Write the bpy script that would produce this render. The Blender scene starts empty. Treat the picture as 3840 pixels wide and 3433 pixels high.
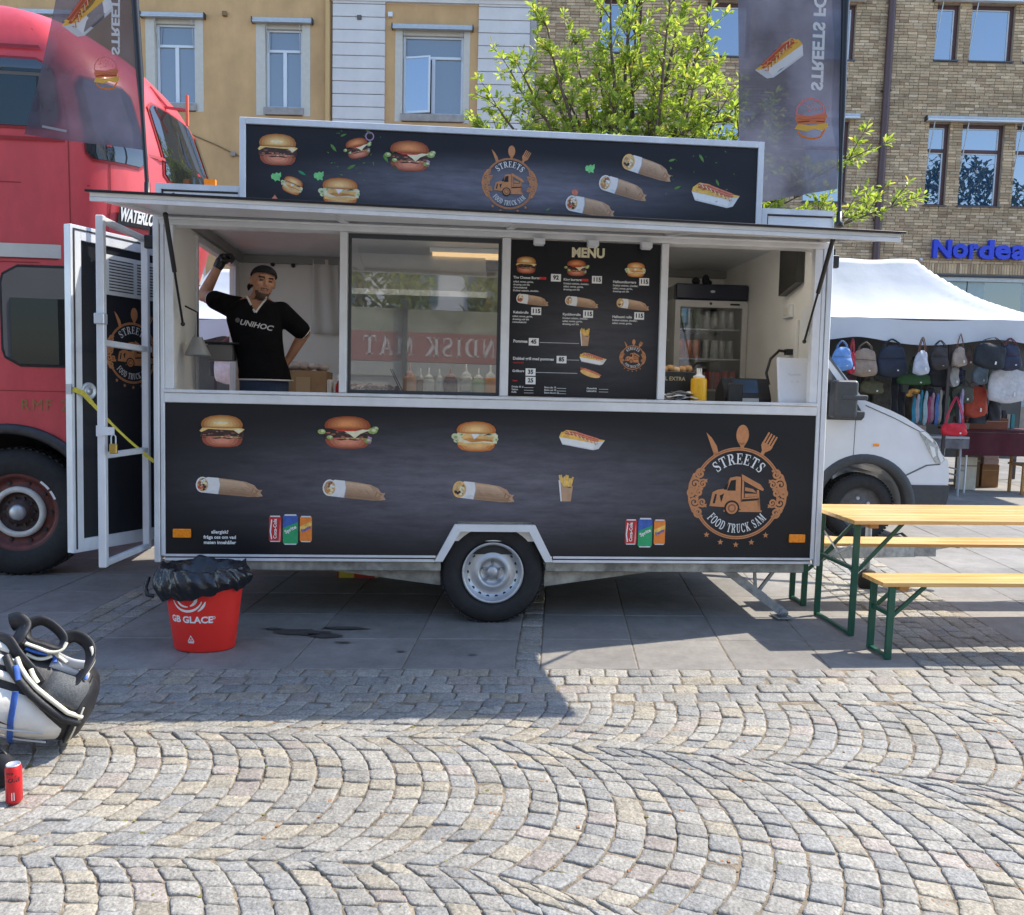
import bpy, bmesh, math, random
from mathutils import Vector, Matrix
from mathutils.bvhtree import BVHTree
C = bpy.context; S = C.scene; COL = S.collection
PI = math.pi; rad = math.radians
# ---------------------------------------------------------------- camera, sky, sun, exposure
cam = bpy.data.cameras.new('camera'); camo = bpy.data.objects.new('camera', cam); COL.objects.link(camo)
cam.sensor_fit = 'HORIZONTAL'; cam.angle_x = 2*math.atan(1920/3200); cam.clip_end = 300; cam.clip_start = 0.05
camo.matrix_world = Matrix.Translation((0, 0, 1.63)) @ Matrix.Rotation(PI/2-0.100, 4, 'X') @ Matrix.Rotation(0.0245, 4, 'Z')
S.camera = camo
SUN = Vector((0.7255, 0.311, 1.0)).normalized()
w = bpy.data.worlds.new('World'); S.world = w; w.use_nodes = True
nt = w.node_tree; bg = nt.nodes['Background']; sky = nt.nodes.new('ShaderNodeTexSky')
sky.sky_type = 'NISHITA'; sky.sun_disc = False
sky.sun_elevation = math.asin(SUN.z); sky.sun_rotation = math.atan2(SUN.x, SUN.y)
sky.air_density = 1.0; sky.dust_density = 0.5; sky.ozone_density = 1.6
nt.links.new(sky.outputs[0], bg.inputs[0]); bg.inputs[1].default_value = 0.15
sl = bpy.data.lights.new('sun', 'SUN'); sl.energy = 2.75; sl.angle = rad(0.53); sl.color = (1.0, 0.925, 0.80)
so = bpy.data.objects.new('sun', sl); COL.objects.link(so); so.rotation_euler = SUN.to_track_quat('Z', 'Y').to_euler(); so.location = (6, 2, 12)
S.view_settings.view_transform = 'Standard'; S.view_settings.look = 'None'; S.view_settings.gamma = 1
S.view_settings.use_curve_mapping = False; S.view_settings.exposure = 1.42
# ---------------------------------------------------------------- helpers
_m = {}
def MAT(name, col=(.5,.5,.5), rough=.5, metal=0., spec=.5, var=0., sc=8., bump=0., bsc=60., emit=0., stretch=None, attr=None, coat=0., bdist=.01, col2=None, det=4.):
    if name in _m: return _m[name]
    m = bpy.data.materials.new(name); m.use_nodes = True; nt = m.node_tree; N = nt.nodes; L = nt.links
    b = N['Principled BSDF']; b.inputs['Roughness'].default_value = rough; b.inputs['Metallic'].default_value = metal
    b.inputs['Specular IOR Level'].default_value = spec; b.inputs['Coat Weight'].default_value = coat
    c4 = (*col, 1); b.inputs['Base Color'].default_value = c4; m.diffuse_color = c4
    tc = None
    def coords():
        nonlocal tc
        if tc is None:
            t = N.new('ShaderNodeTexCoord'); tc = t.outputs['Object']
            if stretch:
                mp = N.new('ShaderNodeMapping'); mp.inputs['Scale'].default_value = stretch; L.new(tc, mp.inputs[0]); tc = mp.outputs[0]
        return tc
    src = None
    if attr:
        a = N.new('ShaderNodeAttribute'); a.attribute_name = attr; src = a.outputs['Color']
    if var or col2:
        n = N.new('ShaderNodeTexNoise'); n.inputs['Scale'].default_value = sc; n.inputs['Detail'].default_value = det; n.inputs['Roughness'].default_value = .62
        L.new(coords(), n.inputs['Vector'])
        r = N.new('ShaderNodeValToRGB'); L.new(n.outputs['Fac'], r.inputs[0]); r.color_ramp.elements[0].position = .3; r.color_ramp.elements[1].position = .7
        if attr:
            r.color_ramp.elements[0].color = (1-var,)*3+(1,); r.color_ramp.elements[1].color = (1+var,)*3+(1,)
            mx = N.new('ShaderNodeMixRGB'); mx.blend_type = 'MULTIPLY'; mx.inputs[0].default_value = 1; L.new(src, mx.inputs[1]); L.new(r.outputs[0], mx.inputs[2]); src = mx.outputs[0]
        else:
            k = col2 or tuple(x*(1+var) for x in col)
            r.color_ramp.elements[0].color = tuple(x*(1-var) for x in col)+(1,); r.color_ramp.elements[1].color = (*k, 1); src = r.outputs[0]
    if src is not None: L.new(src, b.inputs['Base Color'])
    if bump:
        n = N.new('ShaderNodeTexNoise'); n.inputs['Scale'].default_value = bsc; n.inputs['Detail'].default_value = 5; L.new(coords(), n.inputs['Vector'])
        bp = N.new('ShaderNodeBump'); bp.inputs['Strength'].default_value = bump; bp.inputs['Distance'].default_value = bdist
        L.new(n.outputs['Fac'], bp.inputs['Height']); L.new(bp.outputs[0], b.inputs['Normal'])
    if emit:
        b.inputs['Emission Color'].default_value = c4; b.inputs['Emission Strength'].default_value = emit
    _m[name] = m; return m
def weather(m, layers):
    """dirt and wear: multiplies the colour by noises of several sizes, layers = [(scale, low, high, stretch)]"""
    nt = m.node_tree; N = nt.nodes; L = nt.links; b = N['Principled BSDF']; inp = b.inputs['Base Color']; tc = N.new('ShaderNodeTexCoord')
    for sc, lo, hi, st in layers:
        mp = N.new('ShaderNodeMapping'); mp.inputs['Scale'].default_value = st; L.new(tc.outputs['Object'], mp.inputs[0]); n = N.new('ShaderNodeTexNoise'); n.inputs['Scale'].default_value = sc; n.inputs['Detail'].default_value = 5; n.inputs['Roughness'].default_value = .65; L.new(mp.outputs[0], n.inputs['Vector'])
        r = N.new('ShaderNodeMapRange'); r.inputs[1].default_value = .36; r.inputs[2].default_value = .64; r.inputs[3].default_value = lo; r.inputs[4].default_value = hi; L.new(n.outputs['Fac'], r.inputs[0])
        mx = N.new('ShaderNodeVectorMath'); mx.operation = 'SCALE'
        if inp.is_linked: L.new(inp.links[0].from_socket, mx.inputs[0])
        else: mx.inputs[0].default_value = tuple(inp.default_value)[:3]
        L.new(r.outputs[0], mx.inputs['Scale']); L.new(mx.outputs[0], inp)
    return m
def GLASS(name, tint=(.02,.03,.04), refl=.12, thru=.8, rough=0.0, back=None):
    """window glass: what lies behind (or a flat back colour) under a reflection that grows at grazing angles"""
    if name in _m: return _m[name]
    m = bpy.data.materials.new(name); m.use_nodes = True; nt = m.node_tree; N = nt.nodes; L = nt.links
    N.remove(N['Principled BSDF']); out = N['Material Output']
    fr = N.new('ShaderNodeFresnel'); fr.inputs[0].default_value = 1.5
    ad = N.new('ShaderNodeMath'); ad.operation = 'ADD'; ad.inputs[1].default_value = refl; ad.use_clamp = True; L.new(fr.outputs[0], ad.inputs[0])
    g = N.new('ShaderNodeBsdfGlossy'); g.inputs['Roughness'].default_value = rough; g.inputs['Color'].default_value = (.92,.96,1,1)
    if back:
        t = N.new('ShaderNodeBsdfDiffuse'); t.inputs['Color'].default_value = (*back, 1)
    else:
        t = N.new('ShaderNodeBsdfTransparent'); t.inputs['Color'].default_value = (thru, thru*1.01, thru, 1)
    mx = N.new('ShaderNodeMixShader'); L.new(ad.outputs[0], mx.inputs[0]); L.new(t.outputs[0], mx.inputs[1]); L.new(g.outputs[0], mx.inputs[2]); L.new(mx.outputs[0], out.inputs[0])
    _m[name] = m; return m
class MB:
    def __init__(s): s.v = []; s.f = []; s.mi = []; s.sm = []; s.mats = []; s.col = []
    def m(s, mat):
        if mat not in s.mats: s.mats.append(mat)
        return s.mats.index(mat)
    def add(s, vs, fs, mat, smooth=False, col=None):
        o = len(s.v); i = s.m(mat); s.v += [tuple(v) for v in vs]
        for f in fs: s.f.append(tuple(o+k for k in f)); s.mi.append(i); s.sm.append(smooth); s.col.append(col)
        return s
    def box(s, a, b, mat, col=None):
        x0,y0,z0 = a; x1,y1,z1 = b
        return s.add([(x0,y0,z0),(x1,y0,z0),(x1,y1,z0),(x0,y1,z0),(x0,y0,z1),(x1,y0,z1),(x1,y1,z1),(x0,y1,z1)],
            [(3,2,1,0),(4,5,6,7),(0,1,5,4),(1,2,6,5),(2,3,7,6),(3,0,4,7)], mat, col=col)
    def beam(s, p, q, w, h, mat, up=(0,0,1)):
        p = Vector(p); q = Vector(q); d = (q-p).normalized(); u = Vector(up)
        if abs(d.dot(u)) > .95: u = Vector((0,1,0))
        a = d.cross(u).normalized()*w/2; b = a.cross(d).normalized()*h/2
        return s.add([p-a-b,p+a-b,p+a+b,p-a+b,q-a-b,q+a-b,q+a+b,q-a+b],[(3,2,1,0),(4,5,6,7),(0,1,5,4),(1,2,6,5),(2,3,7,6),(3,0,4,7)], mat)
    def tube(s, pts, r, mat, n=8, caps=True, flat=1.0):
        pts = [Vector(p) for p in pts]; R = r if isinstance(r, (list, tuple)) else [r]*len(pts)
        vs = []; fs = []; ref = Vector((0,0,1))
        d0 = (pts[1]-pts[0]).normalized()
        if abs(d0.z) > .9: ref = Vector((0,1,0))
        for i, p in enumerate(pts):
            d = (pts[min(i+1,len(pts)-1)]-pts[max(i-1,0)]).normalized()
            a = d.cross(ref)
            if a.length < 1e-4: a = d.orthogonal()
            a.normalize(); b = a.cross(d).normalized(); ref = b
            for k in range(n):
                t = 2*PI*k/n; vs.append(p+(a*math.cos(t)+b*math.sin(t)*flat)*R[i])
        for i in range(len(pts)-1):
            for k in range(n):
                k2 = (k+1) % n; fs.append((i*n+k, i*n+k2, (i+1)*n+k2, (i+1)*n+k))
        s.add(vs, fs, mat, True)
        if caps:
            s.add(vs[:n], [tuple(range(n))[::-1]], mat); s.add(vs[-n:], [tuple(range(n))], mat)
        return s
    def lathe(s, prof, c, axis, n, mat, smooth=True, sx=1., sy=1., a0=0, a1=2*PI):
        """prof = [(r, h)]; axis 'x','y','z'"""
        c = Vector(c); vs = []; fs = []; full = abs(a1-a0-2*PI) < 1e-6; nn = n if full else n+1
        for r, h in prof:
            for k in range(nn):
                t = a0+(a1-a0)*k/n; u = r*math.cos(t)*sx; v = r*math.sin(t)*sy
                vs.append(c+Vector({'z':(u,v,h),'y':(u,h,v),'x':(h,u,v)}[axis]))
        for i in range(len(prof)-1):
            for k in range(n):
                k2 = (k+1) % nn; fs.append((i*nn+k, i*nn+k2, (i+1)*nn+k2, (i+1)*nn+k))
        return s.add(vs, fs, mat, smooth)
    def prism(s, poly, y0, y1, mat, ax='y', smooth=False):
        f = {'y':lambda a,b,t:(a,t,b), 'x':lambda a,b,t:(t,a,b), 'z':lambda a,b,t:(a,b,t)}[ax]; n = len(poly)
        vs = [f(a,b,y0) for a,b in poly]+[f(a,b,y1) for a,b in poly]
        s.add(vs, [tuple(range(n)), tuple(range(2*n-1,n-1,-1))], mat)
        return s.add(vs, [(i,(i+1)%n,n+(i+1)%n,n+i) for i in range(n)], mat, smooth)
    def grid(s, fn, nu, nv, mat, smooth=True, closed=False):
        vs = [fn(i/nu, j/nv) for j in range(nv+1) for i in range(nu+1)]; fs = []
        for j in range(nv):
            for i in range(nu): a = j*(nu+1)+i; fs.append((a,a+1,a+nu+2,a+nu+1))
        return s.add(vs, fs, mat, smooth)
    def ball(s, c, r, mat, nu=12, nv=8):
        rx,ry,rz = r if isinstance(r,(tuple,list)) else (r,r,r); c = Vector(c)
        return s.grid(lambda u,v: c+Vector((rx*math.cos(2*PI*u)*math.sin(PI*v), ry*math.sin(2*PI*u)*math.sin(PI*v), rz*math.cos(PI*v))), nu, nv, mat)
    def xf(s, M, start=0):
        s.v[start:] = [tuple(M @ Vector(v)) for v in s.v[start:]]; return s
    def mesh(s, name):
        me = bpy.data.meshes.new(name); me.from_pydata(s.v, [], s.f)
        for m in s.mats: me.materials.append(m)
        me.polygons.foreach_set('material_index', s.mi); me.polygons.foreach_set('use_smooth', s.sm)
        if any(c is not None for c in s.col):
            a = me.color_attributes.new('tone', 'FLOAT_COLOR', 'CORNER'); buf = []
            for p in me.polygons:
                c = s.col[p.index] or (.5,.5,.5); buf += [c[0],c[1],c[2],1.0]*p.loop_total
            a.data.foreach_set('color', buf)
        me.update(); return me
    def build(s, name, parent=None, bevel=0., loc=None, seg=1, label=None):
        o = bpy.data.objects.new(name, s.mesh(name)); COL.objects.link(o)
        if parent: o.parent = parent
        if loc is not None: o.location = loc
        if bevel:
            b = o.modifiers.new('bevel','BEVEL'); b.width = bevel; b.segments = seg; b.limit_method = 'ANGLE'; b.angle_limit = rad(40)
        if label: o['label'] = label
        return o
def tag(o, label=None, cat=None, group=None, kind=None):
    for k, v in (('label',label),('category',cat),('group',group),('kind',kind)):
        if v: o[k] = v
    return o
def empty(name, mat, label, cat, group=None):
    o = bpy.data.objects.new(name, None); COL.objects.link(o); o.empty_display_size = .1
    o.matrix_world = mat if isinstance(mat, Matrix) else Matrix.Translation(mat)
    return tag(o, label, cat, group)
_kids = {}
def copy_tree(o, parent=None):
    c = o.copy(); COL.objects.link(c)
    if parent: c.parent = parent
    for ch in list(o.children): copy_tree(ch, c)
    return c
RND = random.Random(7)
def rr(a, b): return RND.uniform(a, b)
def T3(x, y, z): return Matrix.Translation((x, y, z))
def rz(a): return Matrix.Rotation(a, 4, 'Z')
# trailer stands square to itself but not to the camera: its own frame
TM = T3(-2.1724, 5.2038, 0) @ rz(.0836) @ Matrix.Rotation(-.0357, 4, 'X')
TMI = TM.inverted()
# ---- flat print on a surface frame
class Fr:
    def __init__(s, o, U=(1,0,0), V=(0,0,1), N=(0,-1,0)): s.o = Vector(o); s.U = Vector(U); s.V = Vector(V); s.N = Vector(N)
    def p(s, u, v, l=0): return s.o+s.U*u+s.V*v+s.N*(.0016+.0008*l)
class PR:
    """collects print polygons; local transform (c, rot, scale)"""
    def __init__(s, fr): s.fr = fr; s.mb = MB(); s.set(0,0)
    def set(s, cx, cz, rot=0., sx=1., sz=None): s.c = (cx,cz); s.r = rot; s.sx = sx; s.sz = sx if sz is None else sz; return s
    def t(s, x, z):
        x *= s.sx; z *= s.sz; c, k = math.cos(s.r), math.sin(s.r); return s.c[0]+x*c-z*k, s.c[1]+x*k+z*c
    def poly(s, pts, l, mat):
        vs = [s.fr.p(*s.t(x,z), l) for x,z in pts]; s.mb.add(vs, [tuple(range(len(vs)))], mat); return s
    def faces(s, vs, fs, l, mat):
        s.mb.add([s.fr.p(*s.t(x,z), l) for x,z in vs], fs, mat); return s
    def line(s, pts, w, l, mat, closed=False):
        P = [Vector(p) for p in pts]; n = len(P); W = w if isinstance(w,(list,tuple)) else [w]*n; vs = []; fs = []
        for i in range(n):
            a = P[(i-1) % n] if (closed or i) else P[0]; b = P[(i+1) % n] if (closed or i < n-1) else P[-1]
            d = (b-a); d = d.normalized() if d.length else Vector((1,0)); q = Vector((-d.y,d.x))*W[i]/2
            vs += [P[i]-q, P[i]+q]
        for i in range(n if closed else n-1): j = (i+1) % n; fs.append((2*i,2*j,2*j+1,2*i+1))
        return s.faces(vs, fs, l, mat)
def ell(cx, cz, rx, rz_, n=20, a0=0, a1=2*PI):
    full = abs(a1-a0) > 6.28; return [(cx+rx*math.cos(a0+(a1-a0)*k/(n if full else n-1)), cz+rz_*math.sin(a0+(a1-a0)*k/(n if full else n-1))) for k in range(n)]
def text_geo(body, size=1., bold=0., ext=0., align='CENTER', sp=1.0):
    cu = bpy.data.curves.new('t','FONT'); cu.body = body; cu.size = size; cu.offset = bold; cu.extrude = ext; cu.align_x = align; cu.align_y = 'CENTER'; cu.resolution_u = 3; cu.space_character = sp
    o = bpy.data.objects.new('t', cu); COL.objects.link(o); dg = C.evaluated_depsgraph_get(); dg.update()
    me = bpy.data.meshes.new_from_object(o.evaluated_get(dg)); vs = [v.co.copy() for v in me.vertices]; fs = [tuple(p.vertices) for p in me.polygons]
    bpy.data.objects.remove(o); bpy.data.curves.remove(cu); bpy.data.meshes.remove(me); return vs, fs
_tg = {}
def sans(pr, body, cx, cz, h, l, mat, bold=.02, align='CENTER', width=None, rot=0.):
    k = (body, bold, align)
    if k not in _tg: _tg[k] = text_geo(body, 1., bold, 0, align)
    vs, fs = _tg[k]; xs = [v.x for v in vs] or [0]; sx = h/.72
    if width: sx = width/(max(xs)-min(xs))
    c, s_ = math.cos(rot), math.sin(rot)
    pts = [(cx+v.x*sx*c-v.y*h/.72*s_, cz+v.x*sx*s_+v.y*h/.72*c) for v in vs]
    pr.faces(pts, fs, l, mat)
# ---- serif capitals, unit height
def _rc(a,b,c,d): return [(a,b),(c,b),(c,d),(a,d)]
def _stk(pts, ws):
    out = []; n = len(pts); L = []
    for i in range(n):
        a = Vector(pts[max(i-1,0)]); b = Vector(pts[min(i+1,n-1)]); d = (b-a).normalized(); q = Vector((-d.y,d.x))*ws[i]/2; p = Vector(pts[i]); L.append((p-q,p+q))
    for i in range(n-1): out.append([tuple(L[i][0]),tuple(L[i+1][0]),tuple(L[i+1][1]),tuple(L[i][1])])
    return out
def _arc(cx,cy,rx,ry,a0,a1,w0,w1,n=10):
    pts = []; ws = []
    for k in range(n+1):
        t = a0+(a1-a0)*k/n; pts.append((cx+rx*math.cos(t),cy+ry*math.sin(t))); ws.append(w0+(w1-w0)*abs(math.cos(t)))
    return _stk(pts, ws)
SER = {
 'T':(.86,[_rc(.33,0,.53,1),_rc(0,.9,.86,1),_rc(0,.7,.06,.92),_rc(.8,.7,.86,.92),_rc(.2,0,.66,.07)]),
 'E':(.8,[_rc(.1,0,.3,1),_rc(0,.93,.74,1),_rc(0,0,.76,.07),_rc(.2,.46,.55,.55),_rc(.68,.74,.74,1),_rc(.7,0,.76,.28),_rc(.5,.36,.56,.66)]),
 'F':(.74,[_rc(.1,0,.3,1),_rc(0,.93,.72,1),_rc(0,0,.44,.07),_rc(.2,.46,.55,.55),_rc(.66,.72,.72,1),_rc(.5,.36,.56,.66)]),
 'R':(.92,[_rc(.1,0,.3,1),_rc(0,0,.42,.07),_rc(0,.93,.45,1),*_arc(.42,.74,.26,.22,-PI/2,PI/2,.07,.2),*_stk([(.4,.5),(.62,.3),(.72,.08)],[.14,.2,.18]),_rc(.62,0,.92,.08)]),
 'S':(.72,[*_stk([(.62,.76),(.55,.92),(.36,.96),(.17,.9),(.12,.74),(.2,.6),(.38,.5),(.56,.4),(.63,.25),(.56,.09),(.36,.04),(.16,.09),(.1,.25)],[.05,.08,.09,.12,.16,.19,.2,.19,.16,.12,.09,.08,.05]),_rc(.59,.68,.66,.98),_rc(.06,.02,.13,.33)]),
 'O':(.95,[*_arc(.46,.5,.37,.46,0,2*PI,.07,.2,20)]),
 'D':(.95,[_rc(.1,0,.3,1),_rc(0,.93,.4,1),_rc(0,0,.4,.07),*_arc(.38,.5,.44,.465,-PI/2,PI/2,.07,.2)]),
 'U':(.9,[_rc(.1,.3,.3,1),_rc(0,.93,.42,1),_rc(.62,.3,.7,1),_rc(.5,.93,.84,1),*_arc(.44,.32,.23,.28,PI,2*PI,.08,.14)]),
 'C':(.88,[*_arc(.46,.5,.37,.46,.6,2*PI-.6,.07,.2,18),_rc(.72,.66,.79,.98)]),
 'K':(.95,[_rc(.1,0,.3,1),_rc(0,.93,.42,1),_rc(0,0,.42,.07),*_stk([(.3,.4),(.72,.95)],[.08,.08]),*_stk([(.42,.52),(.78,.04)],[.2,.2]),_rc(.55,.93,.9,1),_rc(.6,0,.95,.07)]),
 'A':(.92,[*_stk([(.13,.03),(.45,1)],[.07,.09]),*_stk([(.45,1),(.72,.03)],[.2,.2]),_rc(.2,.28,.62,.35),_rc(0,0,.28,.07),_rc(.52,0,.92,.07)]),
 'M':(1.15,[_rc(.1,0,.19,1),*_stk([(.2,.97),(.52,.06)],[.2,.16]),*_stk([(.52,.06),(.84,.97)],[.07,.09]),_rc(.82,0,1.02,1),_rc(0,0,.3,.07),_rc(0,.93,.24,1),_rc(.7,0,1.14,.07),_rc(.84,.93,1.12,1)]),
 ' ':(.4,[])}
# ---------------------------------------------------------------- printed artwork (flat print on panels)
def ink(name, col, var=.12, sc=40): return MAT('ink_'+name, col, .38, var=var, sc=sc, spec=.4)
I = dict(bun=ink('bun',(.62,.26,.07),.3,18), bunlt=ink('bun_light',(.80,.48,.17),.2,18), bunred=ink('bun_red',(.50,.13,.05),.3,18), cheese=ink('cheese',(.83,.56,.2)), white=ink('white',(.82,.82,.80),.04), cream=ink('cream',(.80,.72,.48)),
    patty=ink('patty',(.055,.028,.024),.5), meat=ink('meat',(.30,.12,.08),.5), pink=ink('bun_base',(.52,.17,.10),.25), lett=ink('lettuce',(.30,.40,.12),.4), pale=ink('pale_lettuce',(.62,.66,.40),.2), leaf=ink('herb',(.10,.26,.05),.3), leaf2=ink('basil',(.03,.30,.14),.2), mint=ink('bright_leaf',(.20,.62,.22),.25),
    kraft=ink('kraft',(.50,.31,.19),.14,30), kraftd=ink('kraft_dark',(.36,.20,.11),.2,30), wrap=ink('wrap',(.78,.76,.74),.05), fill=ink('filling',(.60,.40,.20),.6,60), dark=ink('dark',(.06,.04,.03)), sauce=ink('sauce',(.56,.06,.03),.3), fry=ink('fries',(.86,.52,.11),.25,50), sausage=ink('sausage',(.55,.15,.06),.3),
    copper=ink('copper',(.56,.24,.10),.12), copperd=ink('copper_dark',(.26,.09,.05),.1), red=ink('red',(.55,.03,.03),.1), redl=ink('red_light',(.80,.26,.24),.1), blue=ink('blue',(.05,.12,.42),.2), green=ink('green',(.03,.36,.14),.1), orange=ink('orange',(.85,.24,.04),.1), tin=ink('tin',(.7,.7,.7)), grey=ink('grey',(.42,.44,.46)), tomato=ink('tomato',(.62,.20,.12),.2), onion=ink('onion',(.42,.26,.42),.1), black=ink('black',(.012,.012,.014)))
_ic = {}
def shade(a, b_, t, tag_):
    """ink between two printed tones"""
    k = (tag_, round(t,2))
    if k not in _ic: _ic[k] = MAT('ink_%s_%d' % (tag_, int(t*100)), tuple(x+(y-x)*t for x,y in zip(a,b_)), .38, var=.07, sc=40, spec=.4)
    return _ic[k]
def nest(pr, pts, cx, cz, l, a, b_, tag_, n=5, fx=.9, fz=.8):
    """printed roundness: the same outline shrunk n times towards (cx, cz), running from tone a to tone b_"""
    for q in range(n):
        k = 1-fx*q/n; kz = 1-fz*q/n; pr.poly([(cx+(x-cx)*k, cz+(z-cz)*kz) for x,z in pts], l+.18*q, shade(a,b_,q/(n-1),tag_))
def burger(pr, cx, cz, w, h, kind, rot=0.):
    pr.set(cx, cz, rot, w/2, h/2); A, B_, tg_ = {1:((.42,.15,.035),(.93,.62,.24),'gold'),2:((.30,.065,.02),(.80,.31,.11),'chestnut'),3:((.50,.15,.03),(.92,.60,.25),'toast')}[kind]
    nest(pr, [(-.86,-.30),(-.88,-.5),(-.82,-.72),(-.66,-.9),(-.3,-1),(.3,-1),(.66,-.92),(.82,-.74),(.88,-.5),(.86,-.3)], .0, -.5, 0, (.34,.08,.04) if kind < 3 else (.55,.17,.04), (.74,.28,.17) if kind < 3 else (.85,.50,.20), 'base%d' % (kind < 3), 4, .8, .7)
    if kind == 3: pr.poly([(-.8,-.58),(-.3,-.66),(.3,-.66),(.8,-.56),(.84,-.3),(-.84,-.3)], 1, I['bunlt'])
    if kind < 3:
        pr.poly([(-.95,-.36),(-.8,-.44),(-.6,-.40),(-.3,-.5),(0,-.44),(.3,-.5),(.6,-.43),(.8,-.46),(.94,-.34),(.92,.08),(-.92,.1)], 2, I['patty'])
        for q in range(9): x = -.75+q*.18; pr.poly(ell(x+rr(-.05,.05),rr(-.3,.02),rr(.05,.12),rr(.03,.06),7), 2.5, I['meat' if q % 3 else 'pink'])
        pr.poly([(-.9,-.36),(-.5,-.44),(0,-.38),(.5,-.46),(.86,-.36),(.5,-.32),(0,-.30),(-.5,-.34)], 3, I['pink'])
        for q in range(5): x = -.2+q*.2; pr.poly(ell(x,-.36+rr(-.03,.03),.07,.03,7), 3.4, I['pale' if q % 2 else 'lett'])
    else:
        pr.poly([(-.95,-.34),(-.4,-.46),(.3,-.4),(.95,-.46),(1,.1),(.8,.34),(-.8,.3),(-.95,.1)], 2, I['cream'])
        pr.poly([(-.7,-.1),(-.3,-.34),(.3,-.2),(.9,-.3),(.9,0),(-.5,.16)], 3, I['bunlt']); pr.poly([(-.6,-.2),(-.2,-.4),(.4,-.3),(.8,-.36),(.7,-.2),(-.3,-.1)], 3.3, I['bun'])
        pr.poly([(-.25,.25),(-.1,-.2),(.2,.16),(.5,.3)], 4, I['white']); pr.poly([(.3,.06),(.55,.2),(.7,.12)], 5, I['dark'])
        for a,b,r in ((-.98,-.02,.16),(-.92,-.28,.12),(.9,-.16,.12),(.6,.2,.16),(-.7,.16,.12),(.2,.24,.12)): pr.poly(ell(a,b,r,r*1.3,9), 4, I['pale']); pr.poly(ell(a+.03,b-.04,r*.5,r*.5,7), 4.4, I['lett'])
    if kind == 1:
        pr.poly([(-.98,.0),(-.86,.2),(.8,.2),(.98,.14),(.9,.02),(.72,-.16),(.5,.06),(-.6,.12),(-.9,-.08)], 4, I['cheese']); pr.poly([(.5,.08),(.72,-.12),(.88,.04),(.7,.14)], 4.4, I['cream'])
    if kind == 2:
        pr.poly([(-.3,.22),(.92,.18),(.5,-.08),(.28,-.36),(.1,-.14)], 5, I['cream']); pr.poly([(-.6,.2),(.6,.2),(.3,.08),(-.3,.06)], 5.4, I['sauce'])
        for a,b,r in ((-1.02,.02,.16),(.98,.12,.2),(1.08,.26,.14),(.8,-.5,.16),(-.7,-.32,.13)): pr.poly(ell(a,b,r,r,9), 4, I['lett']); pr.poly(ell(a+.04,b+.04,r*.5,r*.5,7), 4.4, I['pale'])
        pr.poly([(.8,-.2),(.96,-.3),(.9,-.7),(.78,-.6)], 4, I['onion'])
    d = [(-.88,.24),(-.91,.42),(-.86,.62),(-.74,.78),(-.5,.92),(-.1,1),(.3,.98),(.6,.88),(.8,.7),(.9,.46),(.88,.24),(.4,.18),(-.4,.18)]
    nest(pr, d, -.05, .42 if kind != 2 else .5, 6, A, B_, tg_, 6, .9, .85)
    if kind == 1: pr.poly(ell(-.05,.5,.32,.07,12), 7.4, I['cream'])
def roll(pr, cx, cz, w, h, rot=None, kind=0, fat=1.0):
    """wrap in a kraft tube, open end at upper left; box w x h"""
    t = min(h*.74, w*.29)*fat; ang = -math.atan2(h-t, w-t*.4) if rot is None else rot; Lh = math.hypot(w-t*.5, h-t)/2; s = t/2
    pr.set(cx, cz, ang); body = [(-Lh*.36,-s),(-Lh*.36,s),(Lh*.1,s*.97),(Lh*.5,s*.86),(Lh*.76,s*.55),(Lh*.86,s*.12),(Lh*.92,s*.02),(Lh*1.03,s*.06),(Lh*.97,-s*.3),(Lh*1.06,-s*.72),(Lh*.9,-s*.86),(Lh*.6,-s*.97)]
    pr.poly(body, 0, I['kraft']); K0, K1 = (.34,.20,.115), (.64,.43,.28)
    for q in range(6):                                                  # light from above along the paper tube
        z0, z1 = -.98+q*.3, -.62+q*.3; pr.poly([(-Lh*.36,s*z0),(-Lh*.36,s*z1),(Lh*.4,s*z1*.95),(Lh*(.82-.07*q),s*(z1*.8-.05)),(Lh*(.86-.06*q),s*(z0*.85-.03)),(Lh*.4,s*z0*.97)], .3, shade(K0,K1,q/5,'kraft'))
    pr.poly([(Lh*.66,-s*.7),(Lh*.72,s*.2),(Lh*.82,-s*.0),(Lh*.93,-s*.1),(Lh*.86,-s*.5),(Lh*.95,-s*.75)], 1, I['kraftd']); pr.poly([(Lh*.72,-s*.5),(Lh*.76,s*.05),(Lh*.84,-s*.3)], 1.4, I['kraft'])
    for q in range(5): x = rr(-.2,.5)*Lh; pr.line([(x,rr(-.6,.3)*s),(x+Lh*.16,rr(-.7,.1)*s)], s*.05, 1.2, I['kraftd'])
    pr.poly([(-Lh*.8,-s*.98),(-Lh*.88,s*.6),(-Lh*.7,s),(-Lh*.36,s*1.02),(-Lh*.3,.2*s),(-Lh*.34,-s*1.0)], 2, I['wrap']); pr.poly([(-Lh*.7,-s*.98),(-Lh*.5,-s*.5),(-Lh*.33,-s*.55),(-Lh*.34,-s)], 2.3, I['tin']); pr.line([(-Lh*.33,s),(-Lh*.29,.1*s),(-Lh*.33,-s)], s*.08, 2.4, I['grey'])
    pr.poly(ell(-Lh*.84,0,s*.80,s*.99,16), 3, I['bunlt' if kind == 2 else 'wrap']); pr.poly(ell(-Lh*.83,0,s*.66,s*.84,16), 4, I['fill'])
    for q in range(13): a_ = q*2.4; r_ = .62*((q+.5)/13)**.5; m_ = (('patty','white','sauce','cream','meat'),('cream','meat','bun','white','fill'),('cream','bunlt','patty','cream','fill'))[kind][q % 5]; pr.poly(ell(-Lh*.83+r_*s*.8*math.cos(a_),r_*s*math.sin(a_)*1.1,s*rr(.10,.2),s*rr(.10,.2),7), 5+.05*q, I[m_])
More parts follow.
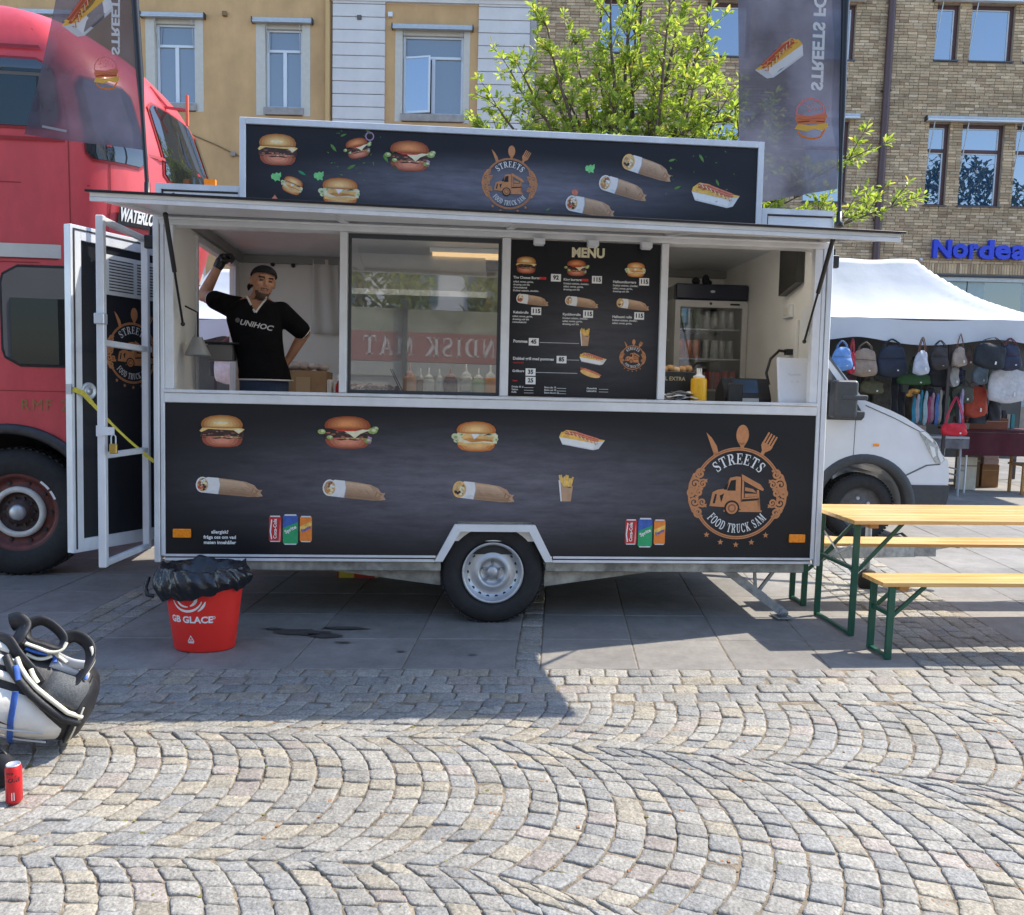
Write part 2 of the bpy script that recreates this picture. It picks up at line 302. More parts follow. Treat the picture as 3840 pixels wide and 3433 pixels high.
def tray(pr, cx, cz, w, h, flip=False, rot=0.):
    k = -1 if flip else 1; pr.set(cx, cz, rot, w/2*k, h/2)
    pr.poly([(-1,.2),(-.84,-.55),(.5,-1),(.74,-.85),(1,.08),(.4,-.2)], 0, I['white']); pr.poly([(.5,-1),(.74,-.85),(1,.08),(.62,-.2)], 1, I['tin']); pr.poly([(-.84,-.55),(.5,-1),(.52,-.86),(-.86,-.42)], .5, I['tin'])
    pr.poly([(-1,.2),(-.95,.55),(-.7,.95),(-.3,.88),(.6,.2),(1,.08),(.9,-.04),(.4,-.24)], 2, I['fry'])
    for q in range(16): a = rr(-.95,.8); z = .32-.34*a; pr.line([(a,z+rr(-.18,.10)),(a+rr(.10,.2),z-.05+rr(-.16,.14))],rr(.05,.09),2.5,I[('cheese','fry','bunlt','bun')[q % 4]])
    for z_ in (.0,-.2): pr.line([(-.74,.80+z_),(-.3,.72+z_),(.3,.34+z_),(.72,.14+z_)],[.16,.24,.24,.14],3+z_,I['sausage']); pr.line([(-.68,.86+z_),(-.3,.78+z_),(.3,.41+z_),(.66,.20+z_)],.05,3.4+z_,I['redl'])
    zz = [(-.7+q*.09, .78-.085*q*.9+(.13 if q % 2 else -.09)) for q in range(16)]; pr.line(zz,.045,5,I['cream']); pr.line([(x+.04,z-.04) for x,z in zz],.04,4.6,I['sauce'])
def fries(pr, cx, cz, w, h):
    pr.set(cx, cz, 0, w/2, h/2)
    for q in range(9): a = -.8+q*.2; b = rr(.7,1.0); pr.line([(a*.7,.1),(a,b)], .17, 0+q % 3, I['fry' if q % 3 else 'cheese'])
    pr.poly([(-.9,.62),(-.6,-1),(.6,-1),(.82,.2),(.5,.0),(-.2,.1),(-.7,.5)], 3, I['kraft']); pr.poly([(-.9,.62),(-.6,-1),(-.45,-1),(-.68,.5)], 4, I['wrap'])
def hotdog(pr, cx, cz, w, h):
    pr.set(cx, cz, -.28, w/2, h/2); pr.poly(ell(0,-.1,.95,.55,18), 0, I['bunlt']); pr.line([(-1,.35),(-.5,.4),(.5,.3),(1,.15)], [.2,.36,.36,.2], 1, I['sausage']); pr.line([(-.7,.42),(-.3,.3),(.1,.42),(.5,.25),(.8,.3)], .1, 2, I['redl'])
def can_print(pr, cx, cz, w, h, col, col2, word, lc):
    pr.set(cx, cz, 0, w/2, h/2)
    pr.poly([(-.8,-1),(.8,-1),(.98,-.86),(.98,.86),(.8,1),(-.8,1),(-.98,.86),(-.98,-.86)], 0, I[col])
    if col2: pr.poly([(-.98,.1),(.98,.5),(.98,.86),(.8,1),(-.8,1),(-.98,.86)] if col2 == 'blue' else [(-.98,-.2),(.98,.3),(.98,.6),(-.98,.2)], 1, I[col2])
    else: pr.line([(-.55,-.8),(-.75,-.2),(-.55,.7)], .2, 1, I['white']); pr.poly([(.55,-.9),(.8,-1),(.9,-.5),(.8,.8)], 1, I['redl'])
    pr.poly([(-.8,.9),(.8,.9),(.74,1),(-.74,1)], 2, I['tin']); pr.poly([(-.8,-.92),(.8,-.92),(.72,-1),(-.72,-1)], 2, I['tin'])
    vs, fs = text_geo(word, 1., .03); xs = [v.x for v in vs]; k = (1.5*h if col2 is None else 1.55*w)/(max(xs)-min(xs)); a = PI/2 if col2 is None else .5
    c, q = math.cos(a), math.sin(a); pr.set(cx, cz); pr.faces([((v.x*c-v.y*q)*k/ (2 if col2 is None else 1.9), (v.x*q+v.y*c)*k/(2 if col2 is None else 1.9)) for v in vs], fs, 3, I[lc])
def cans(pr, cx, cz, w, h):
    can_print(pr, cx-w*.35, cz, w*.29, h*.86, 'red', None, 'Coca-Cola', 'white'); can_print(pr, cx+w*.355, cz, w*.28, h*.86, 'orange', 'fry', 'Fanta', 'blue'); can_print(pr, cx, cz-.004, w*.35, h, 'green', 'blue', 'Sprite', 'white')
def herb(pr, x, z, L, a, m='leaf'):
    pr.set(x, z, a, L/2, L/6); pr.poly([(-1,0),(-.5,.8),(.2,.9),(1,0),(.2,-.8),(-.5,-.8)], 0, I[m])
def clump(pr, x, z, w, m='mint'):
    pr.set(x, z, 0, w/2); pr.poly([(-.9,.2),(-.6,.6),(-.2,.5),(.1,.8),(.5,.6),(.9,.9),(.95,.1),(.7,-.2),(.8,-.8),(.2,-.6),(-.1,-.9),(-.4,-.5),(-.8,-.4)], 0, I[m])
def on_arc(pr, word, R, h, span, l, mat, top=True, squeeze=1.):
    tot = sum(SER[c][0]+.1 for c in word); a = span/2; k = span/tot
    for c in word:
        wd = SER[c][0]+.1; mid = a-k*wd/2; a -= k*wd; W = k*R/ (1 if top else 1)
        for pl in SER[c][1]:
            pts = []
            for x, y in pl:
                u = (x-SER[c][0]/2)*W*squeeze; v = y*h
                if top: t = PI/2+mid; r0 = R; pts.append(((r0+v)*math.cos(t)+u*math.sin(t), (r0+v)*math.sin(t)-u*math.cos(t)))
                else: t = -PI/2-mid; r0 = R+h; pts.append(((r0-v)*math.cos(t)-u*math.sin(t), (r0-v)*math.sin(t)+u*math.cos(t)))
            pr.poly(pts, l, mat)
def logo(pr, cx, cz, R, fine=True):
    """round emblem: knife, spoon and fork over a ring with scroll work, a truck, lettering and five stars"""
    pr.set(cx, cz, 0, R); cu, cd, wh = I['copper'], I['copperd'], I['white']
    for a0, a1 in ((.49,PI-.49),(PI+.5,2*PI-.5)):
        arc = [(math.cos(a0+(a1-a0)*k/28), math.sin(a0+(a1-a0)*k/28)) for k in range(29)]
        pr.line([(x*.965,z*.965) for x,z in arc], .07, 0, cu); pr.line([(x*.968,z*.968) for x,z in arc], .014, 1, cd)
    for s in (-1, 1):                                                   # scroll work left and right
        for (ox, oz, r, w0) in ((-.84,.42,.11,.05),(-.95,.2,.13,.05),(-.78,.2,.1,.04),(-1.02,0,.1,.06),(-.86,.02,.1,.05),(-.95,-.2,.13,.05),(-.78,-.2,.1,.04),(-.86,-.42,.11,.05)):
            sp = [(s*(ox+r*(1-k/26)*math.cos(.6+k*.42)), oz+r*(1-k/26)*math.sin(.6+k*.42)*(1 if oz >= 0 else -1)) for k in range(25)]
            pr.line(sp, w0, 1, cu)
        for (ox, oz) in ((-.97,.06),(-.9,-.1),(-.82,.1),(-.98,.34),(-.98,-.34),(-.72,.27),(-.72,-.27)): pr.poly([(s*ox+.06*math.cos(k*PI/4)*(1 if k % 2 else .5), oz+.06*math.sin(k*PI/4)*(1 if k % 2 else .5)) for k in range(8)], 2, cu)
        pr.line([(s*-.8,.5),(s*-.98,.4),(s*-1.06,.2),(s*-1.08,0),(s*-1.06,-.2),(s*-.98,-.4),(s*-.8,-.5)], .05, 0, cu)
    pr.poly([(-.74,1.31),(-.62,1.2),(-.5,1.02),(-.46,.88),(-.5,.82),(-.56,.84)], 1, cu)
    pr.line([(-.54,.86),(-.49,.8)], .09, 1, cu)
    pr.poly(ell(.06,1.27,.14,.22,20)[::1], 1, cu); pr.poly([(-.03,1.1),(.15,1.1),(.1,1.02),(.1,.93),(.02,.93),(.02,1.02)], 1, cu)
    f = lambda u, v: (.49+u*math.cos(-.5)-v*math.sin(-.5), .83+u*math.sin(-.5)+v*math.cos(-.5))
    pr.poly([f(*p) for p in ((-.04,0),(.04,0),(.04,.1),(.12,.2),(.13,.28),(-.13,.28),(-.12,.2),(-.04,.1))], 1, cu)
    for u in (-.1,-.034,.034,.1): pr.poly([f(u-.022,.27),f(u+.022,.27),f(u+.018,.52),f(u-.018,.52)], 1, cu)
    # truck
    P = lambda *p: pr.poly(p, 2, cu)
    P((-.62,-.28),(-.56,.02),(-.44,.08),(-.3,.1),(-.18,.34),(-.04,.37),(-.04,-.32),(-.3,-.3)); P((-.04,.37),(.06,.36),(.08,-.34),(-.04,-.34))
    P((.07,.42),(.12,.4),(.5,.2),(.58,.1),(.56,.06),(.46,.1),(.12,.28),(.09,.28)); P((.09,.28),(.13,.27),(.14,-.1),(.09,-.1)); P((.42,.08),(.47,.08),(.52,-.36),(.46,-.36))
    P((.09,-.1),(.48,-.06),(.48,-.12),(.09,-.16)); P((.08,-.18),(.5,-.14),(.5,-.36),(.08,-.36)); P((.16,.14),(.34,.1),(.42,.02),(.16,.06)); P((.16,-.0),(.44,0),(.44,-.06),(.16,-.08)); P((-.3,-.36),(.55,-.36),(.55,-.4),(-.3,-.4))
    pr.poly([(-.16,.28),(-.05,.3),(-.05,.06),(-.24,.06)], 3, I['black']); pr.poly([(-.32,.08),(-.2,.28),(-.24,.08)], 3, I['black']); pr.poly([(-.55,-.22),(-.5,-.02),(-.46,-.02),(-.5,-.22)], 3, I['black'])
    pr.poly([(.1,-.125),(.48,-.1),(.48,-.13),(.1,-.16)], 3, I['black']); pr.poly([(-.4,-.05),(-.3,0),(-.36,-.2)], 3, I['black'])
    pr.poly(ell(-.12,-.32,.17,.17,18), 3, I['black']); pr.poly(ell(-.12,-.32,.13,.13,18), 4, cu); pr.poly(ell(-.12,-.32,.09,.09,14), 5, cd); pr.poly(ell(-.12,-.32,.06,.06,12), 6, cu)
    on_arc(pr, 'STREETS', .635, .235, 1.62, 3, wh, squeeze=1.06); on_arc(pr, 'FOOD TRUCK SAM', .665, .195, 1.80, 3, wh, top=False, squeeze=1.08)
    for a in (-36,-18,0,18,36):
        t = rad(-90+a*1.0); x0, z0 = 1.12*math.cos(t), 1.12*math.sin(t)
        pr.poly([(x0+.07*(1 if k % 2 == 0 else .42)*math.sin(k*PI/5), z0+.07*(1 if k % 2 == 0 else .42)*math.cos(k*PI/5)) for k in range(10)], 2, cu)
# ---------------------------------------------------------------- food trailer
white = MAT('white_lacquer', (.74,.75,.76), .32, var=.05, sc=3, bump=.04, bsc=30)
alu = MAT('aluminium', (.56,.59,.63), .38, metal=.55, var=.1, sc=5, bump=.05, bsc=80)
alu_l = MAT('anodised_white', (.70,.72,.75), .35, metal=.15, var=.06, sc=6)
galv = MAT('galvanised', (.36,.38,.39), .5, metal=.6, var=.35, sc=18, bump=.1, bsc=60)
inner = MAT('interior_white', (.76,.75,.71), .45, var=.06, sc=2)
rubber = MAT('rubber', (.018,.018,.019), .75, var=.3, sc=25, bump=.1, bsc=120)
blackp = MAT('black_plastic', (.016,.017,.019), .4, var=.2, sc=20)
blackm = MAT('black_metal', (.02,.022,.026), .35, metal=.4)
orange_l = MAT('orange_lens', (.95,.28,.01), .25, var=.15, sc=60)
steel = MAT('wheel_silver', (.50,.52,.54), .35, metal=.55, var=.12, sc=12)
dirty = MAT('dirty_rail', (.30,.30,.27), .6, metal=.3, var=.5, sc=9)
weather(white, [(2.2,.93,1.02,(1,1,.35)),(14,.96,1.02,(1,1,1))]); weather(alu_l, [(5,.88,1.05,(1,1,.3))])
grey_d = MAT('dark_gap', (.03,.03,.033), .6)
def vinyl(name, lo, hi, cx, cz, rx, rz_):
    """printed slate: near black, with a smoky brushed lighter field round (cx, cz)"""
    m = bpy.data.materials.new(name); m.use_nodes = True; nt = m.node_tree; N = nt.nodes; L = nt.links; b = N['Principled BSDF']
    b.inputs['Roughness'].default_value = .36; b.inputs['Specular IOR Level'].default_value = .32
    tc = N.new('ShaderNodeTexCoord'); mp = N.new('ShaderNodeMapping'); mp.inputs['Location'].default_value = (-cx/rx,0,-cz/rz_); mp.inputs['Scale'].default_value = (1/rx,0,1/rz_); L.new(tc.outputs['Object'], mp.inputs[0])
    ln = N.new('ShaderNodeVectorMath'); ln.operation = 'LENGTH'; L.new(mp.outputs[0], ln.inputs[0])
    r = N.new('ShaderNodeMapRange'); r.inputs[1].default_value = 1.; r.inputs[2].default_value = .0; r.interpolation_type = 'SMOOTHSTEP'; L.new(ln.outputs['Value'], r.inputs[0])
    m2 = N.new('ShaderNodeMapping'); m2.inputs['Scale'].default_value = (1.6,1,9); L.new(tc.outputs['Object'], m2.inputs[0])
    n = N.new('ShaderNodeTexNoise'); n.inputs['Scale'].default_value = 2.2; n.inputs['Detail'].default_value = 7; n.inputs['Roughness'].default_value = .7; L.new(m2.outputs[0], n.inputs['Vector'])
    m3 = N.new('ShaderNodeMath'); m3.operation = 'MULTIPLY'; L.new(r.outputs[0], m3.inputs[0]); L.new(n.outputs['Fac'], m3.inputs[1])
    cr = N.new('ShaderNodeValToRGB'); L.new(m3.outputs[0], cr.inputs[0]); cr.color_ramp.elements[0].color = (*lo,1); cr.color_ramp.elements[1].color = (*hi,1); cr.color_ramp.elements[1].position = .62
    L.new(cr.outputs[0], b.inputs['Base Color'])
    n2 = N.new('ShaderNodeTexNoise'); n2.inputs['Scale'].default_value = 1.3; L.new(tc.outputs['Object'], n2.inputs['Vector']); bp = N.new('ShaderNodeBump'); bp.inputs['Strength'].default_value = .08; bp.inputs['Distance'].default_value = .05; L.new(n2.outputs['Fac'], bp.inputs['Height']); L.new(bp.outputs[0], b.inputs['Normal'])
    return m
tr = empty('food_trailer', TM, 'black and white food trailer with serving hatch open and menu board', 'food truck')
W0, W1 = 0., 4.21
# -- lower panel with printed food
mb = MB(); mb.prism([(.035,.45),(1.725,.45),(1.848,.672),(2.318,.672),(2.438,.45),(4.175,.45),(4.175,1.392),(.035,1.392)], -.004, .03, vinyl('panel_vinyl', (.0105,.0115,.014), (.165,.155,.185), 1.95, .90, 2.4, .52))
fp = mb.build('front_panel', tr)
F0 = Fr((0,-.004,0))
def printed(name, fn, par, fr=F0):
    p = PR(fr); fn(p); return p.mb.build(name, par)
for a in ((.378,1.222,.279,.199,1),(1.146,1.228,.315,.204,2),(1.952,1.217,.276,.190,3)): printed('burger_print', lambda p: burger(p,*a), fp)
printed('hotdog_tray_print', lambda p: tray(p,2.631,1.207,.298,.125,rot=-.03), fp)
for k, a in enumerate(((.422,.873,.440,.135),(1.193,.863,.427,.144),(2.009,.863,.430,.147))): printed('wrap_print', lambda p: roll(p,*a,kind=(0,1,2)[k]), fp)
printed('fries_print', lambda p: fries(p,2.535,.896,.111,.172), fp)
for x in (.796,3.062): printed('soda_cans_print', lambda p: cans(p,x,.615,.269,.193), fp)
def allergi(p, x, z, k=1.):
    for i, t in enumerate(('allergisk?','fråga oss om vad','maten innehåller')): sans(p,t,x,z+(.033-.033*i)*k,.021*k,0,I['white'],.03)
printed('notice_lettering', lambda p: allergi(p,.363,.558), fp)
printed('logo_print', lambda p: logo(p,3.669,.875,.302), fp)
for x in (.136,4.079): MB().box((x-.055,-.022,.555),(x+.055,-.006,.611),orange_l).build('marker_light', fp, bevel=.006, seg=2)
# -- wheel arch trim, rails, corner posts
mb = MB(); o = [(1.70,.418),(1.825,.657),(2.340,.657),(2.462,.418)]; q = [(1.752,.418),(1.862,.612),(2.302,.612),(2.408,.418)]
for i in range(3): mb.prism([o[i],o[i+1],q[i+1],q[i]], -.035, .07, white)
mb.build('wheel_arch_trim', tr, bevel=.004)
for a, b in ((.03,1.70),(2.462,4.18)):
    mb = MB(); mb.box((a,-.012,.412),(b,.05,.428),alu_l); mb.box((a,-.004,.428),(b,.05,.438),grey_d); mb.box((a,-.012,.438),(b,.05,.452),alu_l); mb.build('bottom_rail', tr)
for a, b in ((.02,1.74),(2.42,4.15)): MB().box((a,.02,.345),(b,.07,.41),dirty).build('chassis_rail', tr, bevel=.006)
MB().prism([(.95,.345),(1.74,.345),(1.74,.24)],.09,.13,dirty).build('chassis_gusset', tr); MB().prism([(2.42,.345),(3.2,.345),(2.42,.235)],.09,.13,dirty).build('chassis_gusset', tr)
mb = MB(); mb.box((-.03,-.02,.40),(.005,.03,2.50),alu_l); mb.box((.009,-.015,.44),(.034,.03,2.49),alu_l); mb.box((-.03,.03,.40),(-.018,.66,2.6),white); mb.build('corner_post', tr, bevel=.004)
mb = MB(); mb.box((4.205,-.02,.40),(4.24,.03,2.50),alu_l); mb.box((4.176,-.015,.44),(4.201,.03,2.49),alu_l); mb.build('corner_post', tr, bevel=.004)
mb = MB(); mb.box((.035,-.02,1.394),(4.175,.05,1.452),white); mb.box((.035,-.03,1.454),(4.175,.10,1.474),alu_l); mb.build('counter_sill', tr, bevel=.003)
mb = MB(); mb.box((.036,-.012,1.476),(.088,.04,2.47),white); mb.build('window_post', tr, bevel=.003)
mb = MB(); mb.box((4.122,-.012,1.476),(4.174,.04,2.47),white); mb.build('window_post', tr, bevel=.003)
for x, ww in ((1.112,.046),(2.121,.052),(3.135,.046)): MB().box((x-ww/2,-.014,1.476),(x+ww/2,.05,2.468),white).build('window_post', tr, bevel=.003)
mb = MB(); mb.box((-.03,-.016,2.47),(4.24,.10,2.53),white); mb.build('window_header', tr, bevel=.003)
# -- sliding window
fr_ = MB()
for a, b in (((1.137,.036,1.476),(1.155,.06,2.466)),((2.073,.036,1.476),(2.094,.06,2.466)),((1.155,.036,1.476),(2.073,.06,1.497)),((1.155,.036,2.44),(2.073,.06,2.466))): fr_.box(a,b,MAT('window_seal',(.045,.05,.055),.5))
sw = fr_.build('sliding_window', tr)
MB().box((1.155,.044,1.497),(2.073,.050,2.44),GLASS('hatch_glass',refl=.13,thru=.90)).build('pane', sw)
# -- menu board
mbm = MB(); mbm.box((2.150,.012,1.478),(3.110,.03,2.462),vinyl('menu_vinyl', (.010,.0105,.013), (.075,.072,.08), 2.7, 1.85, .7, .5))
menu = mbm.build('menu_board', tr); F1 = Fr((0,.012,0))
def menu_print(p):
    W = I['white']; Rr = I['red']
    p.set(0,0); sans(p,'MENU',2.642,2.392,.058,0,I['cream'],.045,width=.21)
    for x,z,w_,h_,k in ((2.248,2.305,.134,.105,1),(2.569,2.298,.135,.102,2),(2.951,2.299,.126,.092,3)): burger(p,x,z,w_,h_,k)
    for x,z,w_,h_,k in ((2.295,2.087,.224,.08,0),(2.610,2.083,.233,.08,1),(2.941,2.078,.232,.08,2)): roll(p,x,z,w_,h_,kind=k)
    fries(p,2.634,1.866,.072,.117); tray(p,2.691,1.727,.177,.076,rot=-.03); hotdog(p,2.676,1.635,.142,.072)
    p.set(0,0)
    for x,z,t in ((2.439,2.232,'92'),(2.702,2.228,'115'),(3.008,2.225,'115'),(2.318,2.018,'115'),(2.651,2.010,'115'),(2.982,2.008,'115'),(2.307,1.825,'45'),(2.488,1.717,'85'),(2.291,1.633,'35'),(2.292,1.579,'25')):
        p.poly(_rc(x-.032,z-.0235,x+.032,z+.0235),0,W); sans(p,t,x,z,.026,1,I['black'],.04)
    for x,z,t,h_ in ((2.168,2.226,'The Cheese Burger',.016),(2.488,2.223,'King burgare',.016),(2.806,2.219,'Halloumiburgare',.016),(2.172,2.008,'Kebabrulle',.016),(2.488,2.004,'Kycklingrulle',.016),(2.808,1.998,'Halloumi rulle',.016),(2.176,1.826,'Pommes',.019),(2.176,1.717,'Dubbel grill med pommes',.018),(2.174,1.638,'Grillkorv',.015)): sans(p,t,x,z,h_,0,W,.02,'LEFT')
    for x,z,w_ in ((2.352,2.226,.045),(2.622,2.223,.045)): p.poly(_rc(x-.02,z-.008,x-.02+w_,z+.008),0,Rr)
    sans(p,'med bröd',2.178,1.691,.012,0,Rr,.02,'LEFT'); sans(p,'barn',2.178,1.577,.012,0,Rr,.02,'LEFT')
    para = ('Dubbel nötkött, cheddar,','sallad, tomat, gurka,','dressing och lök','i briochebröd')
    for x,z,n_ in ((2.168,2.200,4),(2.488,2.198,3),(2.806,2.196,3),(2.168,1.983,3),(2.488,1.980,3),(2.808,1.976,2)):
        for i in range(n_): sans(p,para[(i+int(x*10)) % 4],x,z-.0185*i,.0115,0,W,.015,'LEFT')
    for a,b,z in ((2.345,2.598,1.822),(2.522,2.600,1.716),(2.326,2.592,1.632)): p.line([(a,z),(b,z)],.004,0,I['grey'])
    for x,ts in ((2.172,('Dricka 33 cl','Vatten','Kaffe')),(2.382,('Extra sås 10','Extra ost 10','Extra bacon 15')),(2.655,('Glutenfritt','Laktosfritt'))):
        for i, t in enumerate(ts): sans(p,t,x,1.538-.017*i,.011,0,W,.015,'LEFT'); p.line([(x+.02+.06,1.534-.017*i),(x+.14,1.534-.017*i)],.002,0,W)
    logo(p,2.948,1.742,.078); allergi(p,2.958,1.533,.82)
printed('menu_print', menu_print, menu, F1)
# -- hatch flap, struts, roof sign, light boxes
mb = MB(); A = (0,2.532); B_ = (-.955,2.388)
def flap(x0,x1,t0,t1,o0,o1,mat):                                       # slab along the flap: t along, o across
    d = Vector((B_[0]-A[0],B_[1]-A[1])); n = Vector((d.y,-d.x)).normalized(); n = n if n.y > 0 else -n
    P = [Vector(A)+d*t+n*o for t,o in ((t0,o0),(t1,o0),(t1,o1),(t0,o1))]; i0 = len(mb.v); mb.prism([(p.x,p.y) for p in P], x0, x1, mat, ax='x'); mb.v[i0:] = [(x,y,z-.0115*(x-2.1)*min(1,-y/.9 if y < 0 else 0)) for x,y,z in mb.v[i0:]]
flap(-.03,4.18,0,.99,0,.022,white); flap(-.045,4.195,.0,1.012,.0225,.034,blackm)
flap(-.03,4.18,.962,.995,-.022,0,alu_l)
for x in (.0,1.10,2.11,3.12,4.13): flap(x,x+.045,.03,.96,-.016,-.0005,white)
flap(.02,4.19,.03,.07,-.03,-.017,white)
mb.build('hatch_flap', tr, bevel=.002)
for x in (2.32,2.66,3.0):
    mb = MB(); mb.box((x-.035,-.075,2.425),(x+.035,-.022,2.462),alu_l); mb.box((x-.03,-.07,2.418),(x+.03,-.03,2.424),white); mb.build('spot_lamp', tr, bevel=.005)
for x0, x1 in ((.14,.118),(4.09,4.112)):
    mb = MB(); t = Vector((x0,-.32,2.465)); b = Vector((x1,.08,1.88)); m_ = t.lerp(b,.5); mb.tube([t,m_],.014,blackp,10); mb.tube([m_,b],.0075,blackm,8); mb.ball(b,.014,blackp,8,6); mb.ball(t,.016,blackp,8,6); mb.build('gas_strut', tr)
for x, s in ((.062,1),(4.148,-1)): MB().lathe([(0,0),(.10,0),(.10,.006*s),(0,.006*s)],(x,.13,2.02),'x',20,white,False).build('strut_plate', tr)
sg = MB(); sg.box((.510,.03,2.54),(3.730,.14,3.10),vinyl('sign_vinyl',(.012,.014,.020),(.20,.20,.25),2.1,2.78,1.7,.24))
sign = sg.build('roof_sign', tr)
mb = MB()
for a, b in (((.475,.015,2.52),(.512,.15,3.138)),((3.728,.015,2.52),(3.765,.15,3.138)),((.512,.015,3.098),(3.728,.15,3.138)),((.512,.015,2.52),(3.728,.15,2.552))): mb.box(a,b,alu_l)
mb.build('sign_frame', sign, bevel=.003)
F2 = Fr((0,.03,0))
for a in ((.703,2.954,.246,.188,1),(1.187,2.985,.15,.12,2,.25),(1.507,2.952,.265,.184,2),(.793,2.742,.13,.10,3,-.35),(1.083,2.718,.237,.163,3)): printed('burger_print', lambda p: burger(p,*a), sign, F2)
for k, a in enumerate(((3.013,2.943,.351,.184),(2.862,2.810,.338,.172),(2.655,2.686,.345,.144))): printed('wrap_print', lambda p: roll(p,*a,kind=(2,1,0)[k]), sign, F2)
printed('hotdog_tray_print', lambda p: tray(p,3.460,2.792,.317,.150,rot=-.03), sign, F2)
printed('logo_print', lambda p: logo(p,2.133,2.809,.158), sign, F2)
def greens(p):
    for x,z in ((.692,2.791),(.950,2.807),(2.640,2.924)): clump(p,x,z,.066)
    for x,z,L_,a,m_ in ((1.10,3.06,.04,.4,'leaf'),(1.25,3.09,.05,-.9,'leaf'),(1.04,2.98,.06,-.9,'leaf'),(1.36,2.93,.06,-1,'leaf'),(1.42,2.88,.05,-.7,'leaf2'),(1.15,2.87,.06,.5,'leaf'),(.85,2.82,.055,-.5,'leaf2'),(3.17,3.0,.05,.3,'leaf'),(3.36,3.02,.06,-1,'leaf'),(3.47,2.87,.05,-1.1,'leaf'),(3.21,2.83,.05,.4,'leaf'),(2.38,2.66,.03,.5,'leaf')): herb(p,x,z,L_,a,m_)
    for _ in range(46):
        x, z = (rr(1.0,1.45),rr(2.78,3.09)) if _ % 2 else (rr(3.12,3.58),rr(2.74,3.07)); herb(p,x,z,rr(.008,.02),rr(0,3),'leaf')
    p.set(2.549,2.772,0,.02); p.poly(ell(0,0,1,1,12),0,I['tomato']); p.set(.685,2.655,0,.02); p.poly([(-1,-1),(1,-1),(.8,.3),(0,1.4),(-.8,.3)],0,I['tomato']); p.set(1.26,3.06,0,.024); p.line(ell(0,0,1,1,14),.3,0,I['onion'],True)
tag(printed('scattered_greens_print', greens, sign, F2), kind='stuff')
lbm = MAT('lightbox_white',(.80,.82,.84),.3,var=.03)
for x0, x1 in ((-.03,.47),(3.772,4.255)):
    mb = MB(); mb.box((x0+.035,.045,2.54),(x1-.004,.13,2.69),lbm); lb = mb.build('light_box', tr)
    mb = MB()
    for a, b in (((x0,.03,2.53),(x0+.035,.14,2.725)),((x0+.035,.03,2.69),(x1,.14,2.725)),((x1-.004,.03,2.53),(x1,.14,2.69))): mb.box(a,b,alu_l)
    mb.box((x0+.037,.040,2.54),(x0+.045,.044,2.69),grey_d); mb.box((x0+.046,.040,2.68),(x1-.01,.044,2.688),grey_d); mb.build('frame', lb)
def sticker(p): p.set(.075,2.64,0,.03); p.poly(ell(0,.2,.6,.9,14),0,I['black']); p.poly(ell(-.1,-.1,.3,.6,10),1,I['white']); p.poly([(.2,.6),(.6,.4),(.7,-.9),(.45,-1)],1,I['black'])
printed('sticker_print', sticker, tr, Fr((0,.045,0)))
mb = MB(); mb.box((4.242,.02,2.36),(4.30,.06,2.44),blackp); mb.tube([(4.27,.04,2.44),(4.27,.04,2.48)],.012,blackp); mb.build('side_lamp', tr, bevel=.006)
mb = MB(); mb.box((-.095,.02,2.33),(-.035,.06,2.41),blackp); mb.tube([(-.06,.04,2.41),(-.06,.04,2.46)],.012,blackp); mb.build('side_lamp', tr, bevel=.006)
# -- box body: floor, walls, roof, doorway in the left wall
MB().box((.0,.06,.45),(4.21,2.0,.52),MAT('floor_board',(.03,.03,.032),.8,var=.3)).build('floor', tr)
mb = MB(); mb.box((2.75,.7,.20),(3.6,1.5,.445),blackp); mb.build('added_shade_block', tr, bevel=.03); mb = MB()  # tank and cross members added to deepen the shade under the floor
for x in (.5,1.3,2.9,3.7): mb.box((x,.15,.36),(x+.05,1.95,.445),dirty)
mb.build('cross_members', tr)
for a, b in ((.02,1.74),(2.42,4.15)): MB().box((a,1.9,.36),(b,2.03,.445),dirty).build('chassis_rail', tr)
mb = MB(); mb.box((-.015,.665,.45),(.02,.74,2.62),inner); mb.box((-.015,1.80,.45),(.02,2.0,2.62),inner); mb.box((-.015,.74,2.50),(.02,1.80,2.62),inner); mb.box((.0205,.70,.52),(.035,.74,2.54),alu_l); mb.box((.0205,1.80,.52),(.035,1.84,2.54),alu_l); mb.box((.0205,.74,2.50),(.035,1.80,2.54),alu_l); mb.box((-.012,.05,.45),(.02,.665,2.62),inner); mb.build('side_wall', tr, bevel=.002)
MB().box((4.19,.05,.45),(4.215,2.0,2.62),inner).build('side_wall', tr)
MB().box((.0,2.0,.45),(4.21,2.05,2.62),inner).build('back_wall', tr)
mb = MB(); mb.box((-.03,.16,2.625),(4.24,2.06,2.69),white); mb.build('roof', tr, bevel=.01)
mb = MB(); mb.box((.01,1.94,2.56),(4.19,1.998,2.622),MAT('cove_grey',(.25,.25,.24),.5)); mb.box((.021,.11,2.56),(.06,1.94,2.622),MAT('cove_grey',(.25,.25,.24),.5)); mb.build('ceiling_cove', tr)
MB().box((.04,.10,1.36),(4.18,.62,1.40),MAT('worktop_steel',(.5,.5,.5),.35,metal=.7,var=.15)).build('worktop', tr)
MB().box((.036,.035,.54),(4.17,.08,1.38),inner).build('inner_lining', tr)
mb = MB(); mb.box((1.62,1.28,2.585),(2.75,1.40,2.62),alu_l); tl = mb.build('lamp_and_fill_strip', tr); MB().box((1.64,1.285,2.555),(2.73,1.395,2.584),MAT('tube_glow',(1.0,.66,.32),.4,emit=.42)).build('tube', tl)
